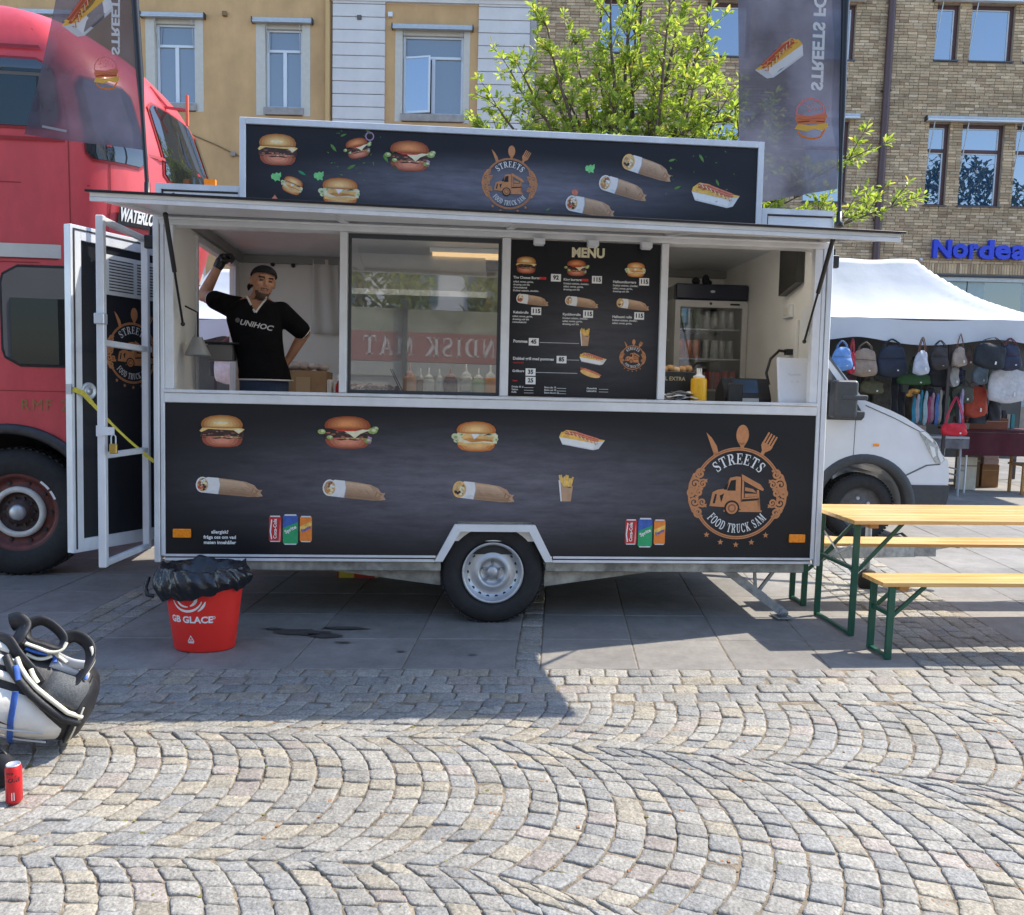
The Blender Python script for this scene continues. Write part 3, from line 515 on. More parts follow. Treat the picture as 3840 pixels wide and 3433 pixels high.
mb = MB(); mb.box((.9,.14,2.585),(3.9,.22,2.62),alu_l); tl = mb.build('lamp_and_fill_strip', tr); MB().box((.92,.145,2.572),(3.88,.215,2.584),MAT('added_fill_glow',(1.0,.90,.76),.4,emit=5.2)).build('tube', tl)  # unseen fill strip added behind the header to brighten the interior
mb = MB(); mb.box((1.0,.9,2.20),(2.05,1.9,2.24),alu_l); mb.prism([(.9,2.24),(1.9,2.24),(1.9,2.56),(1.3,2.56)],1.0,2.05,MAT('hood_steel',(.55,.55,.53),.4,metal=.5,var=.1),ax='x'); mb.build('extractor_hood', tr)
mb = MB(); mb.box((2.2,1.5,1.40),(3.1,1.98,2.3),inner); mb.box((2.2,1.49,1.85),(3.1,1.5,1.87),grey_d); mb.build('wall_cabinet', tr, bevel=.004)
for x, z in ((.30,2.55),(.47,2.545)): MB().lathe([(0,-.05),(.018,-.05),(.018,-.03),(.008,-.03),(.008,0)],(x,2.0,z),'y',12,blackm).build('wall_hook', tr)
mb = MB(); mb.lathe([(.03,.12),(.075,.02),(.085,0),(.08,0),(.07,.02),(.026,.115)],(.13,.36,1.70),'z',18,MAT('lamp_shade_grey',(.30,.31,.32),.4)); mb.tube([(.13,.36,1.82),(.13,.36,1.98),(.05,.36,2.02)],.006,blackm,6); mb.build('heat_lamp', tr)
mb = MB(); mb.box((.10,.55,1.79),(.34,.72,1.805),blackm); mb.box((.14,.56,1.68),(.30,.70,1.789),MAT('shelf_grey',(.16,.16,.16),.5)); mb.build('wall_shelf', tr, bevel=.004)
mb = MB(); mb.prism([(.30,2.60),(.60,2.60),(.60,2.24),(.45,2.27),(.30,2.30)],4.13,4.185,MAT('tinted_panel',(.035,.034,.03),.25),ax='x'); mb.build('side_vent_window', tr)
mb = MB(); mb.box((4.165,.46,2.08),(4.188,.60,2.17),white); mb.box((4.160,.49,2.10),(4.1645,.57,2.15),MAT('socket_cream',(.6,.58,.5),.4)); mb.box((4.165,.35,1.55),(4.188,.43,2.05),inner); mb.build('wall_socket', tr, bevel=.004)
mb = MB(); mb.tube([(4.15,.40,1.83),(4.08,.42,1.84),(4.02,.42,1.78),(3.99,.41,1.68),(4.0,.38,1.60)],.010,blackp,8); mb.box((4.12,.38,1.81),(4.164,.43,1.85),blackp); mb.box((4.12,.38,1.75),(4.164,.43,1.79),blackp); mb.build('power_cable', tr)
mb = MB()
for y0 in (.72,1.25): mb.box((3.14,y0,1.5),(3.17,y0+.5,2.5),inner)
mb.build('partition', tr)
# -- wheels
def wheel_parts(parent, c, R, wd, rimR, tyre_m, rim_fn, name='wheel', face=-1):
    mb = MB(); cx, cy, cz = c; k = face
    pr_ = [(rimR,.0),(rimR+.015,.0+k*.012),(R*.80,k*.02),(R*.93,k*.008),(R*.985,-k*.02),(R,-k*.035),(R,-k*(wd-.035)),(R*.985,-k*(wd-.02)),(R*.8,-k*wd),(rimR,-k*wd)]
    mb.lathe([(r,h) for r,h in pr_], c, 'y', 56, tyre_m)
    for q in range(60):                                               # tread blocks
        t = 2*PI*q/60
        for off in (.03,.085,.14):
            if off > wd-.03: continue
            M = T3(cx,cy-k*off,cz) @ Matrix.Rotation(t,4,'Y'); i0 = len(mb.v); mb.box((-.011,-.018,R-.004),(.011,.018,R+.006),tyre_m); mb.xf(M,i0)
    o = mb.build(name, parent); rim_fn(o); return o
def trailer_rim(par):
    c = (2.077,.0,.335); mb = MB()
    mb.lathe([(.198,.035),(.200,.024),(.192,.020),(.182,.030),(.176,.06),(.150,.068),(.148,.070),(.110,.052),(.100,.045),(.085,.050),(.080,.078),(.040,.080),(.036,.062),(.026,.054),(.0,.052)],c,'y',48,steel)
    mb.build('rim', par)
    mb = MB()
    for q in range(18): t = 2*PI*q/18; mb.lathe([(0,.0),(.0115,.0)],(c[0]+.163*math.cos(t),.0635,c[2]+.163*math.sin(t)),'y',10,grey_d,False)
    mb.build('rim_holes', par)
    mb = MB()
    for q in range(5): t = 2*PI*q/5+.3; mb.lathe([(.010,.078),(.010,.055),(.006,.050),(0,.050)],(c[0]+.058*math.cos(t),.0,c[2]+.058*math.sin(t)),'y',6,galv,False)
    mb.build('wheel_bolts', par)
wheel_parts(tr,(2.077,.045,.335),.335,.185,.2,rubber,trailer_rim)
mb = MB(); mb.lathe([(.0,0),(.33,0),(.335,.03),(.335,.16),(.33,.19),(0,.19)],(2.077,1.72,.335),'y',32,rubber); mb.build('wheel', tr)
MB().tube([(2.077,.2,.335),(2.077,1.75,.335)],.035,galv,10).build('axle', tr)
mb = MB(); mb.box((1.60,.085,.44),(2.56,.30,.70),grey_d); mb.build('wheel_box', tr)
# -- steady leg, drawbar, jockey wheel
mb = MB(); p0 = Vector((3.66,.17,.345)); p1 = Vector((4.075,.17,.045)); d = (p1-p0)
for s_ in (-.028,.028): mb.beam(p0+Vector((0,s_,0)),p1+Vector((0,s_,0)),.004,.055,galv)
for t0, t1 in ((0,.06),(.24,.33),(.52,.66),(.86,1.0)): mb.beam(p0+d*t0+Vector((0,-.031,0)),p0+d*t1+Vector((0,-.031,0)),.003,.062,galv)
mb.beam(p0+d*.56,(4.02,.17,.35),.02,.02,galv); mb.beam(p0+d*.54,(3.88,.2,.35),.018,.018,galv); mb.tube([(3.70,.17,.338),(4.14,.17,.338)],.011,galv,8); mb.lathe([(0,-.04),(.03,-.04),(.03,.04),(0,.04)],p1,'y',12,galv); mb.box((4.02,.10,.012),(4.13,.24,.022),galv); mb.build('steady_leg', tr)
mb = MB(); mb.beam((.35,.25,.35),(.12,.25,.08),.04,.03,galv); mb.box((.06,.2,.0),(.18,.3,.012),galv); mb.build('steady_leg', tr)
mb = MB(); mb.beam((3.9,.45,.40),(5.45,.95,.34),.05,.09,galv); mb.beam((3.9,1.55,.40),(5.45,1.05,.34),.05,.09,galv); mb.box((5.30,.92,.30),(5.62,1.08,.39),galv); mb.beam((5.6,1.0,.36),(5.82,1.0,.40),.05,.05,galv); mb.ball((5.84,1.0,.40),.045,blackm,10,8); mb.tube([(5.45,.97,.40),(5.35,.97,.48),(5.28,.97,.46)],.014,blackp,8); mb.build('drawbar', tr, bevel=.004)
mb = MB(); mb.tube([(5.1,1.0,.13),(5.1,1.0,.62)],.024,galv,10); mb.lathe([(0,-.025),(.08,-.025),(.09,0),(.08,.025),(0,.025)],(5.1,.98,.10),'y',20,rubber); mb.beam((5.1,1.06,.1),(5.1,1.06,.2),.01,.03,galv); mb.tube([(5.1,1.0,.62),(5.16,1.0,.63),(5.18,1.0,.58)],.009,galv,6); mb.build('jockey_wheel', tr)
# -- open entrance door and its barred gate, both swung out towards the square
dU = Vector((.476,.879,0)); dN = Vector((.879,-.476,0)); dO = Vector((-.471,-.135,.475)); DW, DH = .927, 1.955
def dpt(u, v, n): return dO+dU*u+Vector((0,0,v))+dN*n
def dbox(mb, u0, u1, v0, v1, n0, n1, mat):
    i0 = len(mb.v); mb.box((u0,n0,v0),(u1,n1,v1),mat); mb.v[i0:] = [tuple(dpt(a,c,b)) for a,b,c in mb.v[i0:]]
mb = MB()
for a in ((0,.075,0,DH),(DW-.075,DW,0,DH),(.075,DW-.075,0,.08),(.075,DW-.075,DH-.085,DH)): dbox(mb,*a,-.04,.012,alu_l)
dbox(mb,.018,.03,.02,DH-.02,.0125,.016,grey_d); dbox(mb,.03,DW-.03,DH-.03,DH-.02,.0125,.016,grey_d)
door = mb.build('door', tr, bevel=.003)
mb = MB(); dbox(mb,.075,DW-.075,.08,DH-.085,-.03,-.002,vinyl('door_vinyl',(.012,.013,.017),(.03,.03,.034),0,1.4,1,1)); mb.build('door_panel', door)
FD = Fr(dpt(0,0,-.002), dU, (0,0,1), dN)
printed('logo_print', lambda p: logo(p,.463,1.225,.195), door, FD)
mb = MB(); gl_ = MAT('vent_white',(.62,.63,.62),.4); dbox(mb,.245,.70,1.575,1.82,-.002,.010,gl_)
for k in range(11):
    for a, b in ((.275,.46),(.49,.68)): dbox(mb,a,b,1.60+k*.0185,1.607+k*.0185,.0105,.0125,grey_d)
mb.build('vent', door)
mb = MB(); i0 = len(mb.v); mb.lathe([(0,.012),(.022,.012),(.024,.004),(.034,.006),(.042,.012),(.052,.010),(.055,.0)],(0,0,0),'y',24,alu); mb.v[i0:] = [tuple(dpt(.125+a,.975+c,b)) for a,b,c in mb.v[i0:]]; mb.build('lock', door)
gA = Vector((-.156,-.482,.46)); gB = Vector((-.119,.106,.46)); gd = (gB-gA).normalized(); GH = 1.955
def gp(u, v): return gA+gd*u+Vector((0,0,v))
mb = MB(); gl = .60
for u in (0,gl): mb.beam(gp(u,0),gp(u,GH),.042,.042,alu_l)
for v, e in ((.02,gl),(GH-.02,gl+.36),(.63,gl),(1.26,gl+.06)): mb.beam(gp(.021,v),gp(e,v),.034,.034,alu_l)
gate = mb.build('gate', tr, bevel=.004)
mb = MB(); mb.beam(gp(-.0,.74)+Vector((0,-.024,0)),gp(0,.80)+Vector((0,-.024,0)),.05,.006,alu_l); mb.beam(gp(0,.77)+Vector((0,-.027,0)),gp(0,.77)+Vector((.075,-.03,0)),.006,.045,alu_l); mb.build('hasp', gate)
mb = MB(); mb.beam(gp(-.01,1.36),gp(-.01,1.42),.055,.055,alu); mb.build('latch', gate, bevel=.004)
# things on and under the trailer
pl = MB(); brass = MAT('brass',(.45,.30,.08),.35,metal=.8,var=.15); pb = gp(0,.70)+Vector((.07,-.03,0))
pl.box((pb.x-.02,pb.y-.012,pb.z-.055),(pb.x+.02,pb.y+.012,pb.z),brass)
pd = empty('padlock', TM, 'small brass padlock hanging open on the barred gate', 'padlock'); pl.build('lock_body', pd, bevel=.004)
MB().tube([pb+Vector((-.012,0,0)),pb+Vector((-.012,0,.04)),pb+Vector((0,0,.055)),pb+Vector((.012,0,.04)),pb+Vector((.012,0,0))],.004,alu,8).build('shackle', pd)
st = empty('strap', TM, 'yellow strap tying the open trailer door to the corner post', 'strap')
a = dpt(.0,.985,.02); b = Vector((-.05,.05,1.02)); a2 = dpt(.06,.965,.03)
mb = MB(); ys = MAT('strap_yellow',(.62,.52,.06),.7,var=.2,sc=60)
mb.beam(a,a2,.004,.03,ys); pts = [a2.lerp(b,k/8)+Vector((0,0,-.02*math.sin(PI*k/8))) for k in range(9)]
for k in range(8): mb.beam(pts[k],pts[k+1],.004,.026-.012*math.sin(PI*k/8),ys)
mb.build('webbing', st)
mb = MB(); mb.beam(a+Vector((-.02,0,.03)),a+Vector((-.02,0,-.03)),.03,.02,alu); mb.build('buckle', st)
bx = empty('crate', TM @ T3(.95,1.25,.0), 'yellow and red box standing on the ground under the trailer', 'box')
MB().box((0,0,.0),(.30,.3,.26),MAT('crate_yellow',(.55,.42,.05),.6,var=.2)).build('crate_body', bx, bevel=.006); MB().box((-.012,.0,.02),(-.001,.3,.22),MAT('crate_red',(.4,.03,.02),.5)).build('end_panel', bx); MB().box((.12,-.006,.03),(.28,-.001,.2),MAT('crate_red',(.4,.03,.02),.5)).build('side_panel', bx)
# ---------------------------------------------------------------- the man in the hatch
skin = MAT('skin',(.46,.245,.155),.5,var=.14,sc=26,spec=.3,bump=.12,bsc=90); beard = MAT('beard',(.085,.052,.036),.8,var=.3,sc=120); brow = MAT('brow',(.02,.014,.011),.7); lipm = MAT('lips',(.30,.12,.09),.45); eyew = MAT('eye_shade',(.045,.03,.025),.4)
shirt_m = MAT('shirt_black',(.0055,.006,.008),.9,var=.25,sc=9,spec=.15,bump=.35,bsc=11,bdist=.05); capm = MAT('cap_black',(.007,.008,.012),.8,var=.2,sc=30); glovem = MAT('glove_black',(.012,.012,.014),.42,bump=.1,bsc=40); trim = MAT('trim_white',(.66,.66,.66),.7); jeans = MAT('jeans',(.03,.05,.10),.8,var=.2,sc=30)
def fuse(mb, voxel, smooth_it=4):
    """one continuous surface out of overlapping pieces"""
    o = bpy.data.objects.new('tmp', mb.mesh('tmp')); COL.objects.link(o)
    r = o.modifiers.new('r','REMESH'); r.mode = 'VOXEL'; r.voxel_size = voxel; r.use_smooth_shade = True
    s = o.modifiers.new('s','SMOOTH'); s.iterations = smooth_it; s.factor = .5
    dg = C.evaluated_depsgraph_get(); dg.update(); me = bpy.data.meshes.new_from_object(o.evaluated_get(dg)); bpy.data.objects.remove(o)
    for p in me.polygons: p.use_smooth = True
    me.materials.clear(); return me
def limb(mb, pts, rs, n=14):
    """tapered limb with rounded ends"""
    P = [Vector(p) for p in pts]; out = []; R = []
    for i in range(len(P)-1):
        for k in range(6):
            t = k/6; out.append(P[i].lerp(P[i+1],t)); R.append(rs[i]+(rs[i+1]-rs[i])*t)
    out.append(P[-1]); R.append(rs[-1]); mb.tube(out, R, skin, n); mb.ball(P[0], rs[0], skin, n, 8); mb.ball(P[-1], rs[-1], skin, n, 8)
    for i in range(1, len(P)-1): mb.ball(P[i], rs[i]*1.01, skin, n, 8)
def loft(mb, secs, n=24, sq=2.4):
    """secs = (cx, cy, z, rx, ry): closed stack of rounded sections"""
    vs = []; fs = []
    for cx,cy,z,a,b in secs:
        for k in range(n):
            t = 2*PI*k/n; c, s_ = math.cos(t), math.sin(t); vs.append((cx+a*abs(c)**(2/sq)*(1 if c >= 0 else -1), cy+b*abs(s_)**(2/sq)*(1 if s_ >= 0 else -1), z))
    for i in range(len(secs)-1):
        for k in range(n): k2 = (k+1) % n; fs.append((i*n+k,i*n+k2,(i+1)*n+k2,(i+1)*n+k))
    fs += [tuple(range(n))[::-1], tuple(range((len(secs)-1)*n, len(secs)*n))]
    mb.add(vs, fs, skin, True)
BX, BY, BZ = .47, .70, .52
man = empty('person', TM @ T3(BX,BY,BZ), 'bearded man in black v-neck shirt and backwards cap leaning in the hatch', 'person')
q = lambda x,y,z: Vector((x-BX,y-BY,z-BZ))
HM = Matrix.Translation(q(.490,.655,2.225)) @ Matrix.Rotation(rad(24),4,'Z') @ Matrix.Rotation(rad(7),4,'Y') @ Matrix.Rotation(rad(5),4,'X')   # face looks along -y of this frame
hp = lambda x,y,z: HM @ Vector((x,y,z))
b = MB()
# trunk, hips, legs
loft(b, [(.02,.0,.93,.165,.115),(.02,0,1.02,.168,.118),(-.005,0,1.16,.146,.108),(-.03,0,1.30,.168,.115),(-.05,0,1.44,.185,.118),(-.055,0,1.52,.185,.108),(-.045,0,1.57,.14,.085),(-.03,0,1.61,.075,.065)])
for s_ in (-1,1): limb(b, [(.02+s_*.085,0,.93),(.02+s_*.095,-.01,.50),(.02+s_*.10,.02,.09)], [.092,.062,.045]); limb(b,[(.02+s_*.10,.03,.045),(.02+s_*.115,-.14,.035)],[.042,.036])
sR, eR, wR = q(.250,.72,2.065), q(.030,.87,2.150), q(.137,.88,2.372); sL, eL, wL = q(.600,.72,2.03), q(.745,.81,1.90), q(.640,.84,1.725)
limb(b, [sR,eR,wR], [.056,.046,.029]); limb(b, [sL,eL,wL], [.056,.045,.029])
# hand behind the hip
limb(b, [wL, wL+Vector((-.04,.01,-.05))], [.028,.034]); pw = wL+Vector((-.045,.0,-.055))
for k in range(4): limb(b, [pw+Vector((-.01,.02-.018*k,-.02)), pw+Vector((-.05,.02-.018*k,-.035)), pw+Vector((-.075,.025-.018*k,-.02))], [.010,.009,.008], 8)
limb(b, [pw+Vector((.0,-.02,.01)), pw+Vector((.0,-.05,-.02))], [.011,.009], 8)
# neck and head
limb(b, [q(.44,.70,2.06), hp(0,.025,-.06)], [.066,.058])
i0 = len(b.v); b.ball((0,.012,.03),(.077,.098,.092),skin,20,14); b.ball((0,-.012,-.025),(.066,.075,.075),skin,18,12); b.ball((0,-.030,-.075),(.047,.052,.038),skin,16,10)
b.ball((0,-.058,-.098),(.024,.022,.018),skin,12,8); b.ball((0,-.088,.002),(.010,.014,.026),skin,10,8); b.ball((0,-.098,-.018),(.014,.014,.012),skin,10,8)
b.ball((0,-.078,.036),(.055,.018,.012),skin,12,8); b.ball((.04,-.066,-.012),(.022,.018,.018),skin,10,8); b.ball((-.04,-.066,-.012),(.022,.018,.018),skin,10,8); b.ball((0,-.083,-.056),(.024,.012,.011),skin,10,8)
for s_ in (-1,1): b.ball((s_*.079,.018,.0),(.010,.022,.034),skin,10,8)
b.xf(HM, i0)
me = fuse(b, .0075, 3)
for m in (skin,beard,brow,lipm,eyew,jeans): me.materials.append(m)
HI = HM.inverted()
for p in me.polygons:
    h = HI @ p.center; n = HI.to_3x3() @ p.normal
    if p.center.z < 1.06: p.material_index = 5
    elif -.13 < h.z < .08 and h.length < .16:
        x, y, z = abs(h.x), h.y, h.z
        if y < -.05 and .014 < x < .050 and .024+.10*(.03-x)*0 < z < .036: p.material_index = 2
        elif y < -.055 and .018 < x < .044 and .004 < z < .017: p.material_index = 4
        elif y < -.06 and x < .024 and -.060 < z < -.049: p.material_index = 3
        elif (z < -.074 and y < -.012 and y > -.2 and z > -.125) or (y < -.075 and x < .026 and -.047 < z < -.039) or (y < -.025 and .034 < x < .075 and z < -.062 and z > -.11): p.material_index = 1
body = bpy.data.objects.new('body', me); COL.objects.link(body); body.parent = man
# shirt over the trunk, sleeves to mid upper arm
b = MB(); loft(b, [(.025,0,1.035,.182,.135),(.02,0,1.10,.174,.132),(-.005,0,1.20,.163,.124),(-.03,0,1.32,.173,.130),(-.048,0,1.44,.188,.132),(-.052,0,1.52,.188,.120),(-.045,0,1.565,.152,.098),(-.035,0,1.592,.098,.080)])
limb(b, [sR+Vector((.05,0,-.01)), sR, sR.lerp(eR,.55)], [.082,.078,.068]); limb(b, [sL+Vector((-.05,0,-.01)), sL, sL.lerp(eL,.85)], [.082,.078,.068])
sm_ = fuse(b, .009, 4)
# cut the v-neck and the open sleeve ends
VN = (q(.462,0,0).x)
bmx = bmesh.new(); bmx.from_mesh(sm_); kill = []
for f in bmx.faces:
    c = f.calc_center_median()
    if c.y < .02 and c.z > 1.497 and abs(c.x-VN+.008) < (c.z-1.497)*.60: kill.append(f)
bmesh.ops.delete(bmx, geom=kill, context='FACES'); bmx.to_mesh(sm_); bmx.free(); sm_.materials.append(shirt_m)
shirt = bpy.data.objects.new('shirt', sm_); COL.objects.link(shirt); shirt.parent = man
tree_ = BVHTree.FromPolygons([v.co for v in sm_.vertices], [tuple(p.vertices) for p in sm_.polygons])
def on_shirt(x, z, off=.004):
    h = tree_.ray_cast(Vector((x,-1,z)), Vector((0,1,0)))
    return (h[0]+Vector((0,-off,0))) if h[0] is not None else Vector((x,-.1,z))
mb = MB()
for s_ in (-1,1):
    pts = [on_shirt(VN-.008+s_*(.002+k*.0645/6), 1.492+k*.0185) for k in range(7)]; mb.tube(pts, .0075, trim, 6)
mb.build('collar', shirt)
for a, e, t, r in ((sR,eR,.55,.064),(sL,eL,.85,.064)):
    p = a.lerp(e,t); d = (e-a).normalized(); MB().tube([p+d*.034,p+d*.042],r*.86,trim,16).build('cuff', shirt)
mb = MB(); sec = [(.025+.190*math.cos(t)*1., .139*math.sin(t), 1.036) for t in [2*PI*k/32 for k in range(33)]]; mb.tube(sec,.006,trim,6,False); mb.build('hem', shirt)
vs, fs = text_geo('UNIHOC', .05, .0012); xs = [v.x for v in vs]; kx = .215/(max(xs)-min(xs)); [v.__setitem__(0, v.x*kx+v.y*.25) for v in vs]; mb = MB(); a = rad(-10)
mb.add([on_shirt(-.010+v.x*math.cos(a)-v.y*math.sin(a), 1.405+v.x*math.sin(a)+v.y*math.cos(a)) for v in vs], fs, MAT('shirt_print',(.55,.56,.58),.6))
c0 = Vector((-.135,1.437)); mb.add([on_shirt(c0.x,c0.y)]+[on_shirt(c0.x+.017*math.cos(k*PI/6), c0.y+.017*math.sin(k*PI/6)) for k in range(12)], [(0,k+1,(k+1) % 12+1) for k in range(12)], MAT('shirt_print_dim',(.12,.12,.13),.6)); mb.build('lettering', shirt)
# glove on the raised hand: palm, four bent fingers, thumb
b = MB(); hd = (wR-eR).normalized(); limb(b, [wR-hd*.015, wR+hd*.02], [.036,.038]); pc = wR+hd*.045+Vector((.012,0,.0)); b.ball(pc,(.043,.038,.040),skin,14,10)
for k in range(4):
    base = pc+Vector((.018,-.032+.020*k,.026-.004*abs(k-1.5))); ln = (.9,1.,.95,.8)[k]
    limb(b, [base, base+Vector((.036*ln,0,.006)), base+Vector((.052*ln,-.002,-.020)), base+Vector((.034*ln,-.002,-.040))], [.0125,.0118,.011,.0095], 8)
limb(b, [pc+Vector((.0,-.034,-.012)), pc+Vector((.035,-.042,-.018)), pc+Vector((.066,-.036,-.012))], [.014,.012,.010], 8)
gm = fuse(b, .005, 2); gm.materials.append(glovem); g = bpy.data.objects.new('glove', gm); COL.objects.link(g); g.parent = man
# cap worn backwards
b = MB(); i0 = len(b.v); cp = []
for j in range(9):
    v = j/8*PI/2
    for k in range(24): t = 2*PI*k/24; cp.append((.085*math.cos(t)*math.cos(v), .014+.106*math.sin(t)*math.cos(v), .042+.072*math.sin(v)-.020*math.sin(t)*(1-j/8)))
b.add(cp, [(j*24+k, j*24+(k+1) % 24, (j+1)*24+(k+1) % 24, (j+1)*24+k) for j in range(8) for k in range(24)], capm, True)
b.grid(lambda u,v: Vector(((u-.5)*.16*(1-.25*v*v), .105+.075*v*(1-(2*u-1)**2*.35), .020-.035*v-.05*(2*u-1)**2)), 12, 6, capm)
b.xf(HM, i0); o = b.build('cap', man); so_ = o.modifiers.new('solid','SOLIDIFY'); so_.thickness = .004; so_.offset = 1
# ---------------------------------------------------------------- things on the counter and inside
def at(x, y, z): return TM @ T3(x,y,z)
def bottle(x, y, z, h, r, col, name, label, cap_col=(.75,.74,.70), group=None, lab=None):
    r *= 1.18
    e = empty('sauce_bottle', at(x,y,z), label, 'bottle', group); m = MAT('sauce_'+name, col, .35, var=.08, sc=30); cm = MAT('nozzle_'+name, cap_col, .4)
    MB().lathe([(0,0),(r*.95,0),(r,.006),(r,h*.62),(r*.93,h*.68),(r*.6,h*.72),(0,h*.72)],(0,0,0),'z',18,m).build('bottle_body', e)
    MB().lathe([(r*.72,h*.70),(r*.74,h*.76),(r*.4,h*.80),(r*.16,h*.85),(r*.1,h),(0,h)],(0,0,0),'z',14,cm).build('nozzle', e)
    if lab: MB().lathe([(r*1.012,h*.30),(r*1.012,h*.38)],(0,0,0),'z',10,MAT('label_'+name,lab,.5),a0=PI*1.25,a1=PI*1.75).build('sticker', e)
    return e
for a in ((1.521,.165,.18,.036,(.62,.30,.15),'peach','tall peach coloured sauce bottle, leftmost behind the sliding window',(.5,.2,.16)),
          (1.590,.20,.15,.024,(.20,.12,.07),'brown','slim brown sauce bottle beside the peach coloured one'),
          (1.645,.165,.155,.033,(.70,.68,.62),'white_a','white sauce bottle beside the slim brown bottle',(.72,.72,.7),(.2,.2,.2)),
          (1.713,.165,.150,.026,(.66,.65,.60),'white_b','narrow white sauce bottle left of the dark red one',(.72,.72,.7),(.2,.2,.2)),
          (1.785,.165,.165,.040,(.10,.025,.022),'darkred','dark red sauce bottle in the middle of the row',(.28,.07,.06),(.4,.06,.05)),
          (1.887,.165,.185,.036,(.70,.68,.60),'white_c','wide white sauce bottle with blue sticker, pointed nozzle',(.75,.76,.74),(.15,.3,.5)),
          (1.968,.165,.160,.037,(.45,.55,.30),'green','pale green sauce bottle left of the orange one',(.7,.7,.66)),
          (2.045,.165,.185,.033,(.85,.30,.01),'orange','bright orange sauce bottle with white nozzle by the window post',(.8,.8,.78))):
    bottle(a[0],a[1]+.01,1.40,a[2]+.095,a[3],a[4],a[5],a[6],*(a[7:8] or [(.75,.74,.7)]),group='sauce bottles behind the sliding window',lab=a[8] if len(a) > 8 else None)
must = bottle(3.425,.13,1.474,.215,.045,(.80,.42,.01),'mustard','yellow mustard squeeze bottle with white sticker on the counter',(.78,.78,.74)); MB().lathe([(.0455,.02),(.0455,.10)],(0,0,0),'z',8,trim,a0=PI*1.55,a1=PI*1.85).build('sticker', must)
for dx in (-.012,.014): MB().lathe([(.010,.155),(.006,.17),(.004,.215),(0,.215)],(dx,0,0),'z',8,MAT('nozzle_mustard')).build('nozzle', must)
e = empty('meat_tray', at(1.30,.30,1.40), 'dark tray of sliced meat behind the sliding window', 'tray'); mb = MB(); mb.box((-.17,-.15,0),(.17,.15,.012),blackm)
for a_ in (((-.17,-.15,.012),(-.16,.15,.10)),((.16,-.15,.012),(.17,.15,.10)),((-.16,-.15,.012),(.16,-.14,.10)),((-.16,.14,.012),(.16,.15,.10))): mb.box(*a_,MAT('tray_dark',(.10,.03,.035),.3))
mb.build('pan', e); mb = MB(); mm = MAT('kebab_meat',(.20,.055,.045),.5,var=.6,sc=40); mo = MAT('onion_strip',(.50,.35,.33),.4)
for k in range(60): x,y,z = rr(-.14,.14),rr(-.12,.12),rr(.05,.13); v = Vector((rr(-1,1),rr(-1,1),rr(-.3,.3))).normalized()*.035; mb.tube([(x-v.x,y-v.y,z-v.z),(x,y,z+.008),(x+v.x,y+v.y,z+v.z)],rr(.006,.012),mm if k % 4 else mo,5)
o = mb.build('meat', e); o['kind'] = 'stuff'
e = empty('tongs', at(1.44,.26,1.47), 'dark tongs sticking up out of the meat tray', 'tongs'); MB().beam((.03,0,0),(-.05,.0,.17),.014,.006,MAT('tong_brown',(.10,.05,.035),.5)).build('arm', e); MB().beam((.045,.01,0),(-.04,.012,.17),.014,.006,MAT('tong_brown')).build('arm', e)
e = empty('cardboard_box', at(.66,1.55,1.10), 'brown cardboard box of wrapped bread at the back wall', 'box'); cb = MAT('cardboard',(.34,.21,.11),.8,var=.15,sc=8)
mb = MB(); mb.box((-.17,-.2,0),(.17,.2,.55),cb); mb.build('carton', e, bevel=.004); mb = MB(); mb.box((-.06,-.204,.30),(.05,-.201,.50),MAT('cardboard_light',(.45,.30,.17),.8)); mb.build('sticker', e)
mb = MB(); pm = MAT('plastic_wrap',(.55,.50,.48),.25,var=.2)
for k in range(14): mb.ball((rr(-.14,.14),rr(-.16,.12),.56+rr(0,.04)),(rr(.04,.06),rr(.04,.06),rr(.025,.04)),pm,8,6)
mb.build('bread_pack', e)
e = empty('carton', at(.93,1.2,1.38), 'orange and white sauce packets with dark cloth beside the window post', 'packets'); mb = MB(); mb.box((-.06,-.1,0),(-.03,.05,.20),trim); mb.box((-.0,-.1,0),(.06,.05,.17),MAT('packet_orange',(.6,.28,.03),.5)); mb.build('packet', e, bevel=.006); MB().ball((.04,-.14,.05),(.11,.07,.06),capm).build('cloth', e)
e = empty('jar', at(1.055,.55,1.40), 'red lidded jar half behind the window post', 'jar'); MB().lathe([(0,0),(.05,0),(.055,.02),(.055,.12),(.04,.16),(.04,.18)],(0,0,0),'z',16,MAT('jar_red',(.30,.02,.03),.25)).build('jar_body', e); MB().lathe([(.048,.16),(.048,.20),(0,.20)],(0,0,0),'z',16,trim).build('lid', e)
e = empty('towel', at(.74,1.99,1.98), 'long white towel hanging on the back wall', 'towel')
tw = MB(); tw.grid(lambda u,v: Vector(((u-.5)*(.21+.03*(1-v)), -.035-.010*math.sin(u*11+v*2)-.008*v, .62*v)), 18, 10, MAT('towel_white',(.62,.62,.60),.9,bump=.2,bsc=60)); tw.build('cloth', e).modifiers.new('s','SOLIDIFY').thickness = .012
MB().tube([(-.27,-.03,.615),(.14,-.03,.615)],.008,blackm).build('rail', e)
